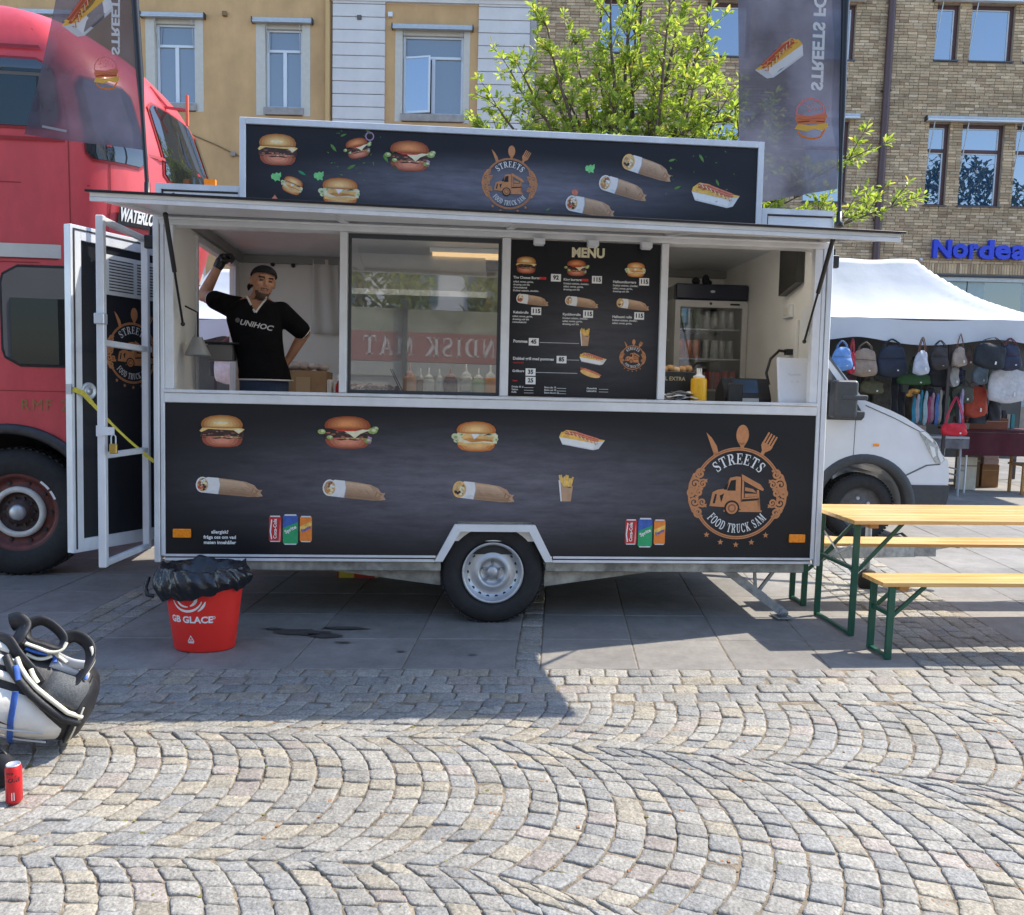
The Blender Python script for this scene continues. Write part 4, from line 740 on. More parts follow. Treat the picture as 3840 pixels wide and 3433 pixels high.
# bread crate, napkins, card terminal, paper sheet
e = empty('bread_crate', at(3.30,.36,1.40), 'black plastic crate of burger buns behind the counter', 'crate'); mb = MB()
for a_ in (((-.14,-.1,0),(.14,.1,.01)),((-.14,-.1,.01),(.14,-.09,.27)),((-.14,.09,.01),(.14,.1,.27)),((-.14,-.09,.01),(-.13,.09,.27)),((.13,-.09,.01),(.14,.09,.27))): mb.box(*a_,blackp)
mb.build('crate_body', e, bevel=.004); p = PR(Fr((0,-.1,.19))); sans(p,'L EXTRA',.0,.03,.026,0,MAT('crate_gold',(.6,.5,.25),.5),.02); p.mb.build('lettering', e)
bunm = MAT('bun_brown',(.55,.30,.12),.6,var=.35,sc=25)
for k in range(6): t_ = empty('bread_bun', at(3.30-.105+.042*(k % 6),.36-.04,1.40+.262+.006*(k % 3)), 'small golden bread bun in the black crate, '+('rightmost' if k == 5 else ('leftmost','second from left','third from left','fourth from left','fifth from left')[k]), 'bread', 'bread buns heaped in the black crate'); MB().ball((0,0,.018),(.030,.034,.026),bunm if k % 3 else MAT('bun_pale',(.70,.48,.26),.6,var=.2,sc=25),10,8).build('crust', t_)
e = empty('napkin_pile', at(3.30,.12,1.474), 'loose pile of white napkins left of the mustard bottle', 'napkins'); mb = MB()
for k in range(7): x,y,a_ = rr(-.05,.05),rr(-.03,.03),rr(-.6,.6); mb.grid(lambda u,v: Vector((x+(u-.5)*.13*math.cos(a_)-(v-.5)*.09*math.sin(a_), y+(u-.5)*.13*math.sin(a_)+(v-.5)*.09*math.cos(a_), .004+k*.007+.010*math.sin(u*5+k)*math.cos(v*4+k)+.009)), 8, 6, MAT('napkin',(.74,.74,.73),.9))
mb.build('napkin', e)
e = empty('cash_register', at(3.80,.30,1.40), 'black till with angled screen beside the white paper sheet', 'cash register'); mb = MB(); mb.prism([(-.10,0),(.12,0),(.12,.05),(.10,.16),(-.02,.24),(-.10,.10)],-.17,.15,blackp,ax='x'); mb.build('housing', e, bevel=.008)
mb = MB(); mb.add([(-.10,-.082,.135),(.07,-.082,.135),(.07,-.034,.224),(-.10,-.034,.224)],[(0,1,2,3)],MAT('screen_blue',(.03,.06,.11),.15)); mb.build('screen', e); MB().box((-.09,-.112,.075),(.06,-.098,.10),MAT('paper_slip',(.6,.6,.58),.7)).build('receipt', e); MB().box((-.16,-.14,0),(-.06,-.11,.20),blackp).build('card_reader', e, bevel=.01)
e = empty('paper_sheet', at(4.055,.06,1.474), 'white paper sheet standing in the right corner of the hatch', 'paper sign'); mb = MB(); pw_ = MAT('paper_white',(.74,.75,.78),.6,var=.03); mb.grid(lambda u,v: Vector((-.112+.224*u, .012*math.sin(PI*u)+.055*v, .30*v)),10,8,pw_); mb.build('sheet', e).modifiers.new('s','SOLIDIFY').thickness = .002
p = PR(Fr((0,-.004,.0),(1,0,0),(0,.18,.98),(0,-1,.18)))
sans(p,'Öppettider',0,.19,.014,9,MAT('faint_grey',(.55,.56,.58),.7)); sans(p,'11 - 19',0,.14,.014,9,MAT('faint_grey')); p.mb.build('lettering', e)
# drinks fridge with cans on its shelves
fx, fy, fz = 3.885, 1.36, .52; e = empty('drinks_fridge', at(fx,fy,fz), 'glass door drinks fridge with dark blue top inside the trailer', 'fridge')
fw = MAT('fridge_white',(.52,.52,.50),.4); FH = 1.90
mb = MB(); mb.box((-.30,.05,0),(-.27,.58,FH),fw); mb.box((.27,.05,0),(.30,.58,FH),fw); mb.box((-.27,.55,.1),(.27,.58,FH),MAT('fridge_inner',(.30,.30,.29),.5)); mb.box((-.27,.05,0),(.27,.58,.10),fw); mb.box((-.27,.05,FH-.14),(.27,.55,FH),fw); mb.build('cabinet', e, bevel=.006)
mb = MB()
for a_ in (((-.30,.0,.10),(-.255,.045,FH-.13)),((.255,.0,.10),(.30,.045,FH-.13)),((-.255,.0,.10),(.255,.045,.15)),((-.255,.0,FH-.185),(.255,.045,FH-.13))): mb.box(*a_,fw)
mb.box((.15,-.004,FH-.165),(.23,-.001,FH-.15),blackp); mb.lathe([(0,-.004),(.012,-.004)],(-.01,0,FH-.155),'y',10,blackp); dr = mb.build('door', e, bevel=.004); MB().box((-.255,.018,.15),(.255,.026,FH-.185),GLASS('fridge_glass',refl=.05,thru=.9)).build('pane', dr)
mb = MB(); mb.box((-.30,-.01,FH-.125),(.30,.58,FH),MAT('fridge_top',(.012,.016,.035),.3)); mb.build('header', e, bevel=.01); mb = MB(); mb.lathe([(0,-.012),(.02,-.012)],(0,-.001,FH-.06),'y',12,alu,sx=1.0,sy=.5); mb.build('badge', e)
shz = (.62,1.06,1.31,1.55)
for z in shz:
    mb = MB(); mb.box((-.268,.07,z-.012),(.268,.075,z),alu_l)
    for k in range(12): mb.tube([(-.25+k*.0455,.075,z-.006),(-.25+k*.0455,.53,z-.006)],.003,alu,4)
    mb.build('shelf', e)
def soda(mat, lm, tall=.115, r=.031, name='soda_can'):
    o = MB(); o.lathe([(0,.002),(r*.75,0),(r,.009),(r,tall-.012),(r*.84,tall),(r*.78,tall-.003),(0,tall-.004)],(0,0,0),'z',14,mat); return o.mesh(name)
ORD = {1:'leftmost',2:'second from left',3:'third from left',4:'fourth from left',5:'fifth from left',6:'sixth from left'}
def soda_row(z, mat, n, x0, dx, rows, label, tall=.115):
    me = soda(mat,None,tall)
    for k in range(n):
        o = bpy.data.objects.new('soda_can', me); COL.objects.link(o); o.matrix_world = at(fx+x0+dx*k, fy+.115, fz+z+.0005); tag(o, label+', '+('rightmost' if k == n-1 else ORD[k+1]), 'can', label.replace('can on','cans on').replace('can low','cans low'))
soda_row(1.06, MAT('can_red',(.48,.03,.03),.3,metal=.2,var=.15,sc=30), 6, -.10, .066, 2, 'red soda can on the lower fridge shelf', .15)
soda_row(1.31, MAT('can_orange',(.80,.20,.03),.3,metal=.2,var=.25,sc=30), 3, -.215, .066, 2, 'orange soda can on the middle fridge shelf', .15); soda_row(1.31, MAT('can_pale',(.45,.46,.44),.3,metal=.3,var=.25,sc=30), 4, .0, .066, 2, 'pale grey soda can on the middle fridge shelf', .15)
soda_row(1.55, MAT('can_green',(.16,.22,.12),.3,metal=.2,var=.4,sc=30), 3, -.215, .066, 2, 'dark green soda can on the upper fridge shelf', .15); soda_row(1.55, MAT('can_silver',(.52,.53,.53),.3,metal=.4,var=.2,sc=30), 4, .0, .066, 2, 'silver soda can on the upper fridge shelf', .15)
soda_row(.62, MAT('can_dark',(.08,.09,.10),.3,metal=.2,var=.3,sc=30), 7, -.215, .070, 1, 'dark soda can low in the fridge', .15)
e = empty('pair_of_gloves', at(fx-.06,fy+.06,fz+FH), 'dark rolled gloves lying on top of the drinks fridge', 'gloves'); MB().ball((-.06,0,.03),(.035,.03,.03),capm).build('glove', e); mb = MB(); mb.ball((.02,0,.04),(.03,.03,.045),capm); mb.beam((.02,0,.05),(.07,0,.01),.03,.03,capm); mb.build('glove', e, bevel=.01)
# ---------------------------------------------------------------- ground: setts in arcs, sett band, slabs
sett_m = MAT('granite_sett',(.34,.335,.325),.78,attr='tone',var=.36,sc=95,bump=.6,bsc=70,bdist=.012)
slab_m = MAT('stone_slab',(.3,.29,.28),.7,attr='tone',var=.13,sc=9,bump=.25,bsc=140,bdist=.006)
sand = MAT('joint_sand',(.205,.165,.118),.95,var=.5,sc=14,bump=.6,bsc=90,bdist=.02)
far_m = MAT('far_paving',(.20,.19,.175),.85,var=.25,sc=2.5,bump=.3,bsc=30)
mb = MB(); mb.box((-90,-60,-.30),(90,90,-.0065),sand); ground = mb.build('ground'); tag(ground, kind='structure')
mb = MB()
for a, b in (((-90,16.2),(90,90)),((-90,-60),(90,.4)),((-90,.4),(-7,16.2)),((10.2,.4),(90,16.2))): mb.add([(a[0],a[1],-.004),(b[0],a[1],-.004),(b[0],b[1],-.004),(a[0],b[1],-.004)],[(0,1,2,3)],far_m)
o = mb.build('far_paving'); tag(o, kind='structure')
weather(sett_m, [(24,.80,1.12,(1,1,1)),(1.1,.88,1.06,(1,1,1)),(.35,.92,1.05,(1,1,1))]); weather(slab_m, [(1.6,.84,1.08,(1,1,1)),(.5,.90,1.06,(1,1,1)),(40,.93,1.05,(1,1,1))]); weather(far_m, [(.6,.85,1.1,(1,1,1)),(8,.9,1.06,(1,1,1))]); weather(sand, [(5,.7,1.25,(1,1,1))])
GY = rad(3.8); gc, gs = math.cos(GY), math.sin(GY)
def G(u, v): return (u*gc+v*.055, u*gs+v*gc)                              # paving frame -> world
def stone_col(r):
    k = r.random(); s = r.uniform(.86,1.10)
    c = (.292,.276,.246) if k < .55 else (.256,.250,.236) if k < .78 else (.318,.284,.226) if k < .95 else (.298,.262,.232)
    return tuple(min(1,x*s) for x in c)
def sett(mb, quad, r, top=0., depth=.035, rnd=.020):
    """one hewn stone: uneven outline, nearly flat top, sides down into the joint"""
    c = (sum(p[0] for p in quad)/4, sum(p[1] for p in quad)/4); P = []
    for i in range(4):
        a = Vector(quad[i]); b_ = Vector(quad[(i+1) % 4]); j = lambda: Vector((r.uniform(-.0045,.0045),r.uniform(-.0045,.0045)))
        P += [a.lerp(b_,.07)+j()*.6, a.lerp(b_,.36)+j(), a.lerp(b_,.66)+j(), a.lerp(b_,.94)+j()*.6]
    n = len(P); C_ = Vector(c); h = top+r.uniform(-.005,.003); tx, ty = r.uniform(-.05,.05), r.uniform(-.05,.05); vs = []
    for k, (s_, z) in enumerate(((1.0,-depth),(1.0,-.006),(.965,-.0008),(.80,.0008))):
        for p in P: q_ = C_+(p-C_)*s_; vs.append((q_.x,q_.y,h+z+(tx*(q_.x-c[0])+ty*(q_.y-c[1]))+(r.uniform(-.0013,.0013) if k > 1 else 0)))
    vs.append((c[0],c[1],h+.0015)); fs = []
    for k in range(3): fs += [(k*n+i,k*n+(i+1) % n,(k+1)*n+(i+1) % n,(k+1)*n+i) for i in range(n)]
    fs += [(3*n+i,3*n+(i+1) % n,4*n) for i in range(n)]
    mb.add(vs, fs, sett_m, True, stone_col(r))
R1 = random.Random(21); QS = []; PT = .106
# lanes of arcs bulging to the right; the middle lane bends towards the camera and widens on the right
def sm(a, b_, x): t = min(1,max(0,(x-a)/(b_-a))); return t*t*(3-2*t)
def lane(k, s_):
    c0 = 3.17-.245*max(0,s_-.1)-.02*max(0,-s_-1); h0 = .49+.20*sm(-.2,1.8,s_)
    if k == 0: return c0, h0
    c, h = c0, h0
    for i in range(abs(k)):
        h2 = .50+.10*sm(-.4,1.8,s_); c = c+(h+h2)*(1 if k > 0 else -1); h = h2
    return c, h
PM = .84
def lane_pt(k, s_, ph):
    c, h = lane(k, s_); R_ = h/math.sin(PM); return (s_+R_*math.cos(ph)-R_, c+R_*math.sin(ph))
def band_edge(x): return 4.135+x*.0662
for k in range(-2, 3):
    for i in range(-40, 54):
        s0 = i*PT; hh = lane(k,s0)[1]; R_ = hh/math.sin(PM); ns = round(2*R_*PM/.098)+(i % 2)
        cuts = [-PM+2*PM*j/ns+(R1.uniform(-.022,.022) if 0 < j < ns else 0) for j in range(ns+1)]
        for j in range(ns):
            a, b_ = cuts[j], cuts[j+1]; g = .0030/R_; gp_ = .0026; cosm = max(.4, math.cos((a+b_)/2))
            quad = [lane_pt(k,s0+gp_/cosm,a+g),lane_pt(k,s0+PT-gp_/cosm,a+g),lane_pt(k,s0+PT-gp_/cosm,b_-g),lane_pt(k,s0+gp_/cosm,b_-g)]
            cx = sum(p[0] for p in quad)/4; cy = sum(p[1] for p in quad)/4
            if 1.0 < cy < band_edge(cx)-.03 and -3.6 < cx < 4.4: QS.append((quad,0.))
def row_setts(u0, u1, v0, v1, lw, lu):
    nv = max(1, round((v1-v0)/lw)); dv = (v1-v0)/nv
    for j in range(nv):
        u = u0-(j % 2)*lu*.5-R1.uniform(0,.03)
        while u < u1:
            l = lu*R1.uniform(.82,1.2); g = .003; a, b_ = max(u,u0), min(u+l,u1)
            if b_-a > .045: QS.append(([G(a+g,v0+j*dv+g),G(b_-g,v0+j*dv+g),G(b_-g,v0+(j+1)*dv-g),G(a+g,v0+(j+1)*dv-g)],0.))
            u += l
row_setts(-4.6, 4.4, 4.125, 4.595, .118, .145)
V0, V1 = 4.60, 13.6
def col_setts(u0, u1, v0, v1):                                          # strips that run away from the camera
    n = max(1, round((u1-u0)/.12)); du = (u1-u0)/n
    for i in range(n):
        v = v0-(i % 2)*.07
        while v < v1:
            l = .135*R1.uniform(.85,1.2); g = .003; a, b_ = max(v,v0), min(v+l,v1)
            if b_-a > .045: QS.append(([G(u0+i*du+g,a+g),G(u0+(i+1)*du-g,a+g),G(u0+(i+1)*du-g,b_-g),G(u0+i*du+g,b_-g)],0.))
            v += l
strips = [(-3.06,-2.70),(-.21,-.07),(2.14,2.95)]
for a, b_ in strips: col_setts(a, b_, V0, 8.2)
def in_view(x, y):
    d = y*math.cos(.1)+1.63*math.sin(.1); u = x/d; v = (1.63*math.cos(.1)-y*math.sin(.1))/d
    return abs(u) < .605 and v < .56
QS.sort(key=lambda t: (0 if in_view(sum(p[0] for p in t[0])/4, sum(p[1] for p in t[0])/4) else 1, math.hypot(sum(p[0] for p in t[0])/4, sum(p[1] for p in t[0])/4)))
for quad, t in QS[:300]:
    m_ = MB(); sett(m_, quad, R1); m_.build('paving_sett', ground)
m_ = MB()
for quad, t in QS[300:]: sett(m_, quad, R1)
o = m_.build('sett_paving', ground); tag(o, kind='stuff')
# slabs
def slab(mb, u0, v0, u1, v1, r):
    g = .0022; h = r.uniform(-.002,.002); c = r.uniform(.88,1.1); col = (.238*c,.224*c,.208*c); ins = .006; vs = []
    for i_, z in ((0,-.03),(0,h-.004),(ins,h)):
        for a, b_ in ((u0+g+i_,v0+g+i_),(u1-g-i_,v0+g+i_),(u1-g-i_,v1-g-i_),(u0+g+i_,v1-g-i_)): x, y = G(a,b_); vs.append((x,y,z-.003))
    fs = [(k*4+i,k*4+(i+1) % 4,k*4+4+(i+1) % 4,k*4+4+i) for k in range(2) for i in range(4)]+[(8,9,10,11)]
    mb.add(vs, fs, slab_m, False, col)
SL = []; edges = [(-8.5,-3.06,V0,V1),(-2.70,-.21,V0,V1),(-.07,2.14,V0,V1),(2.95,12.0,V0,V1),(-3.06,-2.70,8.2,V1),(-.21,-.07,8.2,V1),(2.14,2.95,8.2,V1),(-8.5,-4.6,3.0,V0),(4.4,12,3.0,V0)]
for a, b_, v0, v1 in edges:
    n = max(1, round((b_-a)/.56)); du = (b_-a)/n; nv = max(1, round((v1-v0)/.52)); dv = (v1-v0)/nv
    for i in range(n):
        for j in range(nv): SL.append((a+i*du, v0+j*dv+0*((i % 2)*dv*.5), a+(i+1)*du, v0+(j+1)*dv))
SL.sort(key=lambda t: math.hypot(*G((t[0]+t[2])/2,(t[1]+t[3])/2))+(0 if abs(G(t[0],t[1])[0]) < .66*G(t[0],t[1])[1] else 50))
for t in SL[:290]: m_ = MB(); slab(m_, *t, R1); m_.build('paving_slab', ground)
m_ = MB()
for t in SL[290:]: slab(m_, *t, R1)
m_.add([(*G(-8.5,V1),-.006),(*G(12,V1),-.006),(*G(12,17.2),-.006),(*G(-8.5,17.2),-.006)],[(0,1,2,3)],far_m)
tag(m_.build('slab_paving', ground), kind='stuff')
# oil stains under the trailer
mb = MB(); stain = MAT('oil_stain',(.085,.080,.076),.45,var=.3,sc=20)
for x, y, a, b_ in ((-1.28,5.12,.16,.06),(-1.12,5.06,.10,.04),(-1.02,5.22,.14,.03),(-1.45,5.17,.07,.02),(-.98,4.94,.05,.012),(-.62,4.80,.03,.012),(-.2,4.78,.03,.01)):
    mb.add([(x,y,.0065)]+[(x+a*math.cos(k*PI/8)*rr(.7,1.25),y+b_*math.sin(k*PI/8)*rr(.7,1.25),.0065) for k in range(16)],[(0,k+1,(k+1) % 16+1) for k in range(16)],stain)
o = mb.build('oil_stain', ground); tag(o, kind='stuff')
# moss and litter in the joints
mb = MB(); moss = MAT('moss',(.17,.16,.05),.95,var=.4,sc=50); leafl = MAT('dry_litter',(.30,.15,.07),.9,var=.3)
for _ in range(900):
    x, y = rr(-2.4,2.8), rr(2.0,4.5); s_ = rr(.002,.006); mb.box((x-s_,y-s_*1.4,-.0065),(x+s_,y+s_*1.4,-.0065+rr(.002,.006)),moss if _ % 3 == 0 else leafl)
tag(mb.build('joint_litter', ground), kind='stuff')
# ---------------------------------------------------------------- bin and its bag
redp = MAT('bin_red',(.80,.030,.020),.38,var=.06,sc=5)
bn = empty('waste_bin', T3(-1.755,4.815,0) @ rz(.05), 'red oval plastic ice cream bin with black bag folded over its rim', 'bin')
ba = lambda z: .172+.125*z
MB().lathe([(0,.004),(ba(0)*.96,0),(ba(.01),.012),(ba(.2),.2),(ba(.40),.40),(ba(.46)+.006,.46),(ba(.46)-.004,.465),(ba(.45)-.008,.45),(ba(.05)-.006,.03),(0,.03)],(0,0,0),'z',48,redp,sy=.68).build('bucket', bn)
class FrBin(Fr):
    def __init__(s): pass
    def p(s, u, v, l=0): t = u/.19-.22; a = ba(v)+.0016+.0006*l; return Vector((a*math.sin(t), -a*.68*math.cos(t), v))
p = PR(FrBin()); p.set(0,0); W_ = I['white']
sans(p,'GB GLACE',.0,.196,.038,0,W_,.035,width=.25); sans(p,'®',.130,.207,.016,0,W_,.02)
for r0, a0, a1, w0 in ((.078,PI*1.08,PI*1.92,.014),(.052,PI*1.05,PI*1.55,.012),(.050,PI*1.62,PI*2.1,.016),(.095,PI*1.70,PI*1.93,.013)): p.line([(-.012+r0*1.05*math.cos(a0+(a1-a0)*k/14), .325+r0*math.sin(a0+(a1-a0)*k/14)) for k in range(15)],[w0*(.35+.65*math.sin(PI*k/14)) for k in range(15)],0,W_)
p.mb.build('logo_print', bn); p = PR(FrBin()); p.set(0,0); p.line([(-.018,.070),(.018,.070),(.0,.102)],.008,0,W_,True); p.line([(-.018,.062),(.018,.062)],.006,0,W_); p.line([(-.008,.082),(.0,.076),(.008,.082)],.004,0,W_); p.mb.build('recycling_mark', bn)
bg_m = MAT('bin_bag',(.012,.013,.017),.22,bump=.35,bsc=16,bdist=.03,spec=.6)
bb = empty('bin_bag', T3(-1.755,4.815,0) @ rz(.05), 'crumpled glossy black plastic bag hanging over the red bin', 'bin bag')
def bagf(u, v):
    t = 2*PI*u; n1 = math.sin(5*t+1.3*v*6)*.5+math.sin(9*t+2+v*3)*.35+math.sin(17*t-v*9)*.25
    sag = .042*math.cos(t+.3)                                          # lower on the left front
    if v < .65: k = v/.65; z = .325+sag*(1-k)+.020*n1*(1-k)+(.488-.325)*k; a = ba(.4)+.016+.026*math.sin(PI*min(1,k*1.1))+.010*n1*(1.1-k*.5)+.010*abs(math.sin(11*t+6*v))*math.sin(PI*k)+.006*math.sin(23*t+14*v)
    else: k = (v-.65)/.35; z = .488+.022*n1*(1-k)+.02*math.sin(PI*k)-.10*k; a = ba(.4)+.016-.09*k+.010*n1
    if abs(math.sin(t/2-.25*PI)) > .97: a += .03
    return Vector((a*math.cos(t), a*.72*math.sin(t), z))
MB().grid(bagf, 140, 30, bg_m).build('bag_skin', bb)
MB().tube([(-.30,-.03,.42),(-.315,-.045,.36),(-.30,-.06,.32),(-.265,-.05,.31)],.012,bg_m,6).build('knot', bb)
# ---------------------------------------------------------------- soda can, pouch, golf bag
ck = empty('soda_can', T3(-1.812,3.015,0), 'tall red cola can standing on the cobbles at the left edge', 'can')
MB().lathe([(0,.003),(.022,.0),(.0285,.010),(.0285,.132),(.0245,.144)],(0,0,0),'z',32,MAT('cola_red',(.62,.022,.028),.28,metal=.25,var=.05)).build('can_body', ck); mb = MB(); mb.lathe([(.0245,.144),(.0245,.147),(.022,.147),(.021,.143),(0,.143)],(0,0,0),'z',24,alu); mb.build('lid', ck)
class FrCan(Fr):
    def __init__(s): pass
    def p(s, u, v, l=0): t = u/.0285; a = .0287+.0003*l; return Vector((a*math.sin(t), -a*math.cos(t), v))
p = PR(FrCan()); p.set(0,0); vs, fs = text_geo('Cola',.036,.0004); p.faces([(v.x+v.y*.25+.004,v.y+.098) for v in vs],fs,0,I['black']); vs, fs = text_geo('Coca',.018,.0003); p.faces([(v.x+v.y*.25-.004,v.y+.122) for v in vs],fs,0,I['black']); p.poly(_rc(.006,.018,.016,.048),0,I['white']); p.mb.build('lettering', ck)
e = empty('pouch', T3(-1.92,3.12,0), 'small black pouch behind the red cola can at the left edge', 'pouch'); MB().ball((0,0,.07),(.055,.04,.07),capm,14,10).build('pouch_body', e); MB().tube([(-.02,0,.13),(0,0,.155),(.02,0,.13)],.006,blackp,6).build('loop', e)
gb_ = empty('golf_bag', T3(-1.79,3.54,.0) @ rz(rad(198)) @ Matrix.Scale(.98,4), 'white and black golf bag lying on the cobbles with straps on top', 'golf bag')
gk = MAT('bag_black',(.014,.014,.017),.55,var=.3,sc=30,bump=.25,bsc=40); gw = MAT('bag_white',(.70,.68,.63),.5,var=.06,sc=8,bump=.35,bsc=7,bdist=.03); gmesh = MAT('bag_mesh',(.075,.08,.085),.7,var=.5,sc=160); gblue = MAT('bag_blue',(.03,.10,.38),.6,var=.2,sc=80); gcream = MAT('piping_cream',(.68,.65,.52),.6); gsil = MAT('bag_silver',(.46,.46,.47),.5,var=.1,bump=.3,bsc=8,bdist=.03)
GT = rad(24); GC = Vector((0,0,.158)); GR = .165                       # axis rises away from the base, +y faces the camera
def gloc(u, y, w_): return GC+Vector((u*math.cos(GT)-w_*math.sin(GT), y, u*math.sin(GT)+w_*math.cos(GT)))
def gsurf(u, t, off=0.):
    r = GR*(1-max(0,(1-(u+.02)/.10))**2.4)**.5 if u < .08 else GR+.018*math.sin((u-.08)*4)
    r += off; return gloc(u, r*math.sin(t), r*(1.0 if math.cos(t) > 0 else 1.0)*math.cos(t))
mb = MB(); mb.grid(lambda a,b_: gsurf(-.02+.95*a**1.3, 2*PI*b_), 36, 44, gk); mb.build('bag_body', gb_)
def patch(name, u0, u1, t0, t1, mat, off, bul=.0, fn=None, nu=18, nt=18):
    mb = MB()
    def f(a, b_):
        t = t0+(t1-t0)*b_; ua = (fn(b_) if fn else u0); u = ua+(u1-ua)*a; e_ = min(1, 8*min(a,1-a,b_,1-b_)); return gsurf(u, t, -.004+(off+.004)*e_+bul*math.sin(PI*min(1,a*1.0))*math.sin(PI*b_))
    mb.grid(f, nu, nt, mat); return mb.build(name, gb_)
patch('white_pocket', .09, .72, 1.32, 2.75, gw, .012, .035, fn=lambda b_: .235-.185*min(1,b_*2.2)+.02*max(0,b_-.7))
patch('mesh_pocket', -.008, .20, .55, 1.42, gmesh, .010, .022, fn=lambda b_: -.008+.03*b_)
patch('white_panel', .27, .8, .98, 1.18, gw, .010, .012); patch('white_panel', .29, .8, .66, .88, gsil, .010, .012); patch('white_panel', .32, .8, .34, .56, gw, .010, .012); patch('silver_panel', .05, .22, .28, .56, gsil, .012, .014)
def gline(name, pts, r, mat, off=.016, flat=1., par=None):
    P = [gsurf(u,t,off) for u,t in pts]; Q = []
    for k in range(len(P)-1):
        for m_ in range(4): Q.append(P[k].lerp(P[k+1],m_/4))
    Q.append(P[-1]); return MB().tube(Q, r, mat, 8, True, flat).build(name, par or gb_)
patch('base_rim', -.012, .045, .2, 3.0, gk, .016, .006); gline('piping', [(.024,2.85),(.022,2.5),(.020,2.15),(.020,1.8),(.020,1.5),(.022,1.25)], .005, gcream, .020)
gline('piping', [(.012,1.52),(.07,1.44),(.16,1.26),(.22,1.14),(.27,1.0),(.31,.85),(.34,.68)], .010, gcream, .022)
gline('pocket_fold', [(.12,1.95),(.22,2.05),(.36,2.12),(.5,2.1)], .004, gsil, .046); gline('pocket_fold', [(.10,2.25),(.2,2.38),(.32,2.42)], .004, gsil, .040)
gline('seam_strap', [(.015,1.70),(.08,1.60),(.17,1.42),(.23,1.28),(.29,1.10),(.34,.92),(.38,.70)], .017, gk, .018)
gline('blue_webbing', [(.285,1.30),(.270,1.55),(.255,1.85),(.240,2.15),(.23,2.5),(.225,2.75)], .012, gblue, .045, .35); gline('blue_webbing', [(.295,1.10),(.315,.95),(.33,.86)], .011, gblue, .034, .4); gline('blue_webbing', [(.06,.66),(.075,.50)], .008, gblue, .03, .4); gline('blue_webbing', [(.20,.52),(.215,.36)], .008, gblue, .03, .4)
sw_ = MB(); sp = [(.42,1.66),(.405,1.585),(.36,1.60),(.335,1.70),(.345,1.79),(.31,1.86),(.24,1.93),(.32,1.915),(.385,1.885),(.415,1.78)]; sw_.add([gsurf(u,t,.053) for u,t in sp],[tuple(range(len(sp)))],gk); sw_.build('emblem', gb_)
def gcr(cx, cy, y): a, b_ = .00034*(850-cx), .00034*(1300-cy); return GC+Vector((a, y, b_))
def strap(name, pts, r, mat, flat=.45, closed=False):
    P = [gcr(*p_) for p_ in pts]; n = len(P); Q = []
    for k in range(n-1+(1 if closed else 0)):
        p0, p1, p2, p3 = (P[(k-1) % n] if closed or k else P[0]), P[k], P[(k+1) % n], (P[(k+2) % n] if closed or k+2 < n else P[(k+1) % n])
        for m_ in range(5): t = m_/5; Q.append(.5*((2*p1)+(p2-p0)*t+(2*p0-5*p1+4*p2-p3)*t*t+(3*p1-p0-3*p2+p3)*t**3))
    Q.append(P[0] if closed else P[-1]); return MB().tube(Q, r, mat, 10, not closed, flat).build(name, gb_)
strap('carry_handle', [(190,170,.03),(330,110,.02),(480,190,.03),(600,330,.05),(560,430,.07),(400,370,.07),(230,300,.06)], .0095, gk, 2.6, True)
strap('handle_piping', [(200,335,.085),(330,390,.092),(470,455,.092),(590,445,.085),(640,370,.07)], .011, gcream, .7)
strap('handle_webbing', [(200,400,.085),(320,450,.092),(430,485,.088)], .011, gblue, .6); strap('handle_piping', [(200,470,.085),(310,530,.09),(400,540,.088),(480,520,.08)], .010, gcream, .7)
strap('shoulder_strap', [(540,400,.0),(680,360,-.01),(800,410,.0),(880,500,.02),(900,620,.05),(850,720,.09),(740,850,.12),(640,930,.14),(560,980,.15)], .010, gk, 3.0)
strap('strap_piping', [(905,480,.035),(935,570,.05),(930,650,.07),(850,770,.105)], .009, gcream, .7)
strap('shoulder_strap', [(480,540,.04),(600,590,.07),(720,630,.09),(840,660,.09)], .008, gsil, 2.8); strap('strap_piping', [(490,515,.06),(600,560,.09),(650,600,.10)], .008, gcream, .7)
strap('top_strap', [(0,130,.0),(90,100,.02),(150,170,.03),(120,260,.06),(60,330,.07)], .014, gk, 2.8); strap('top_strap', [(-150,330,.05),(0,300,.08),(90,420,.10),(200,560,.12),(300,680,.13),(380,800,.145)], .011, gk, 3.0); strap('strap_piping', [(285,600,.15),(320,680,.16),(370,760,.17)], .010, gcream, .7)
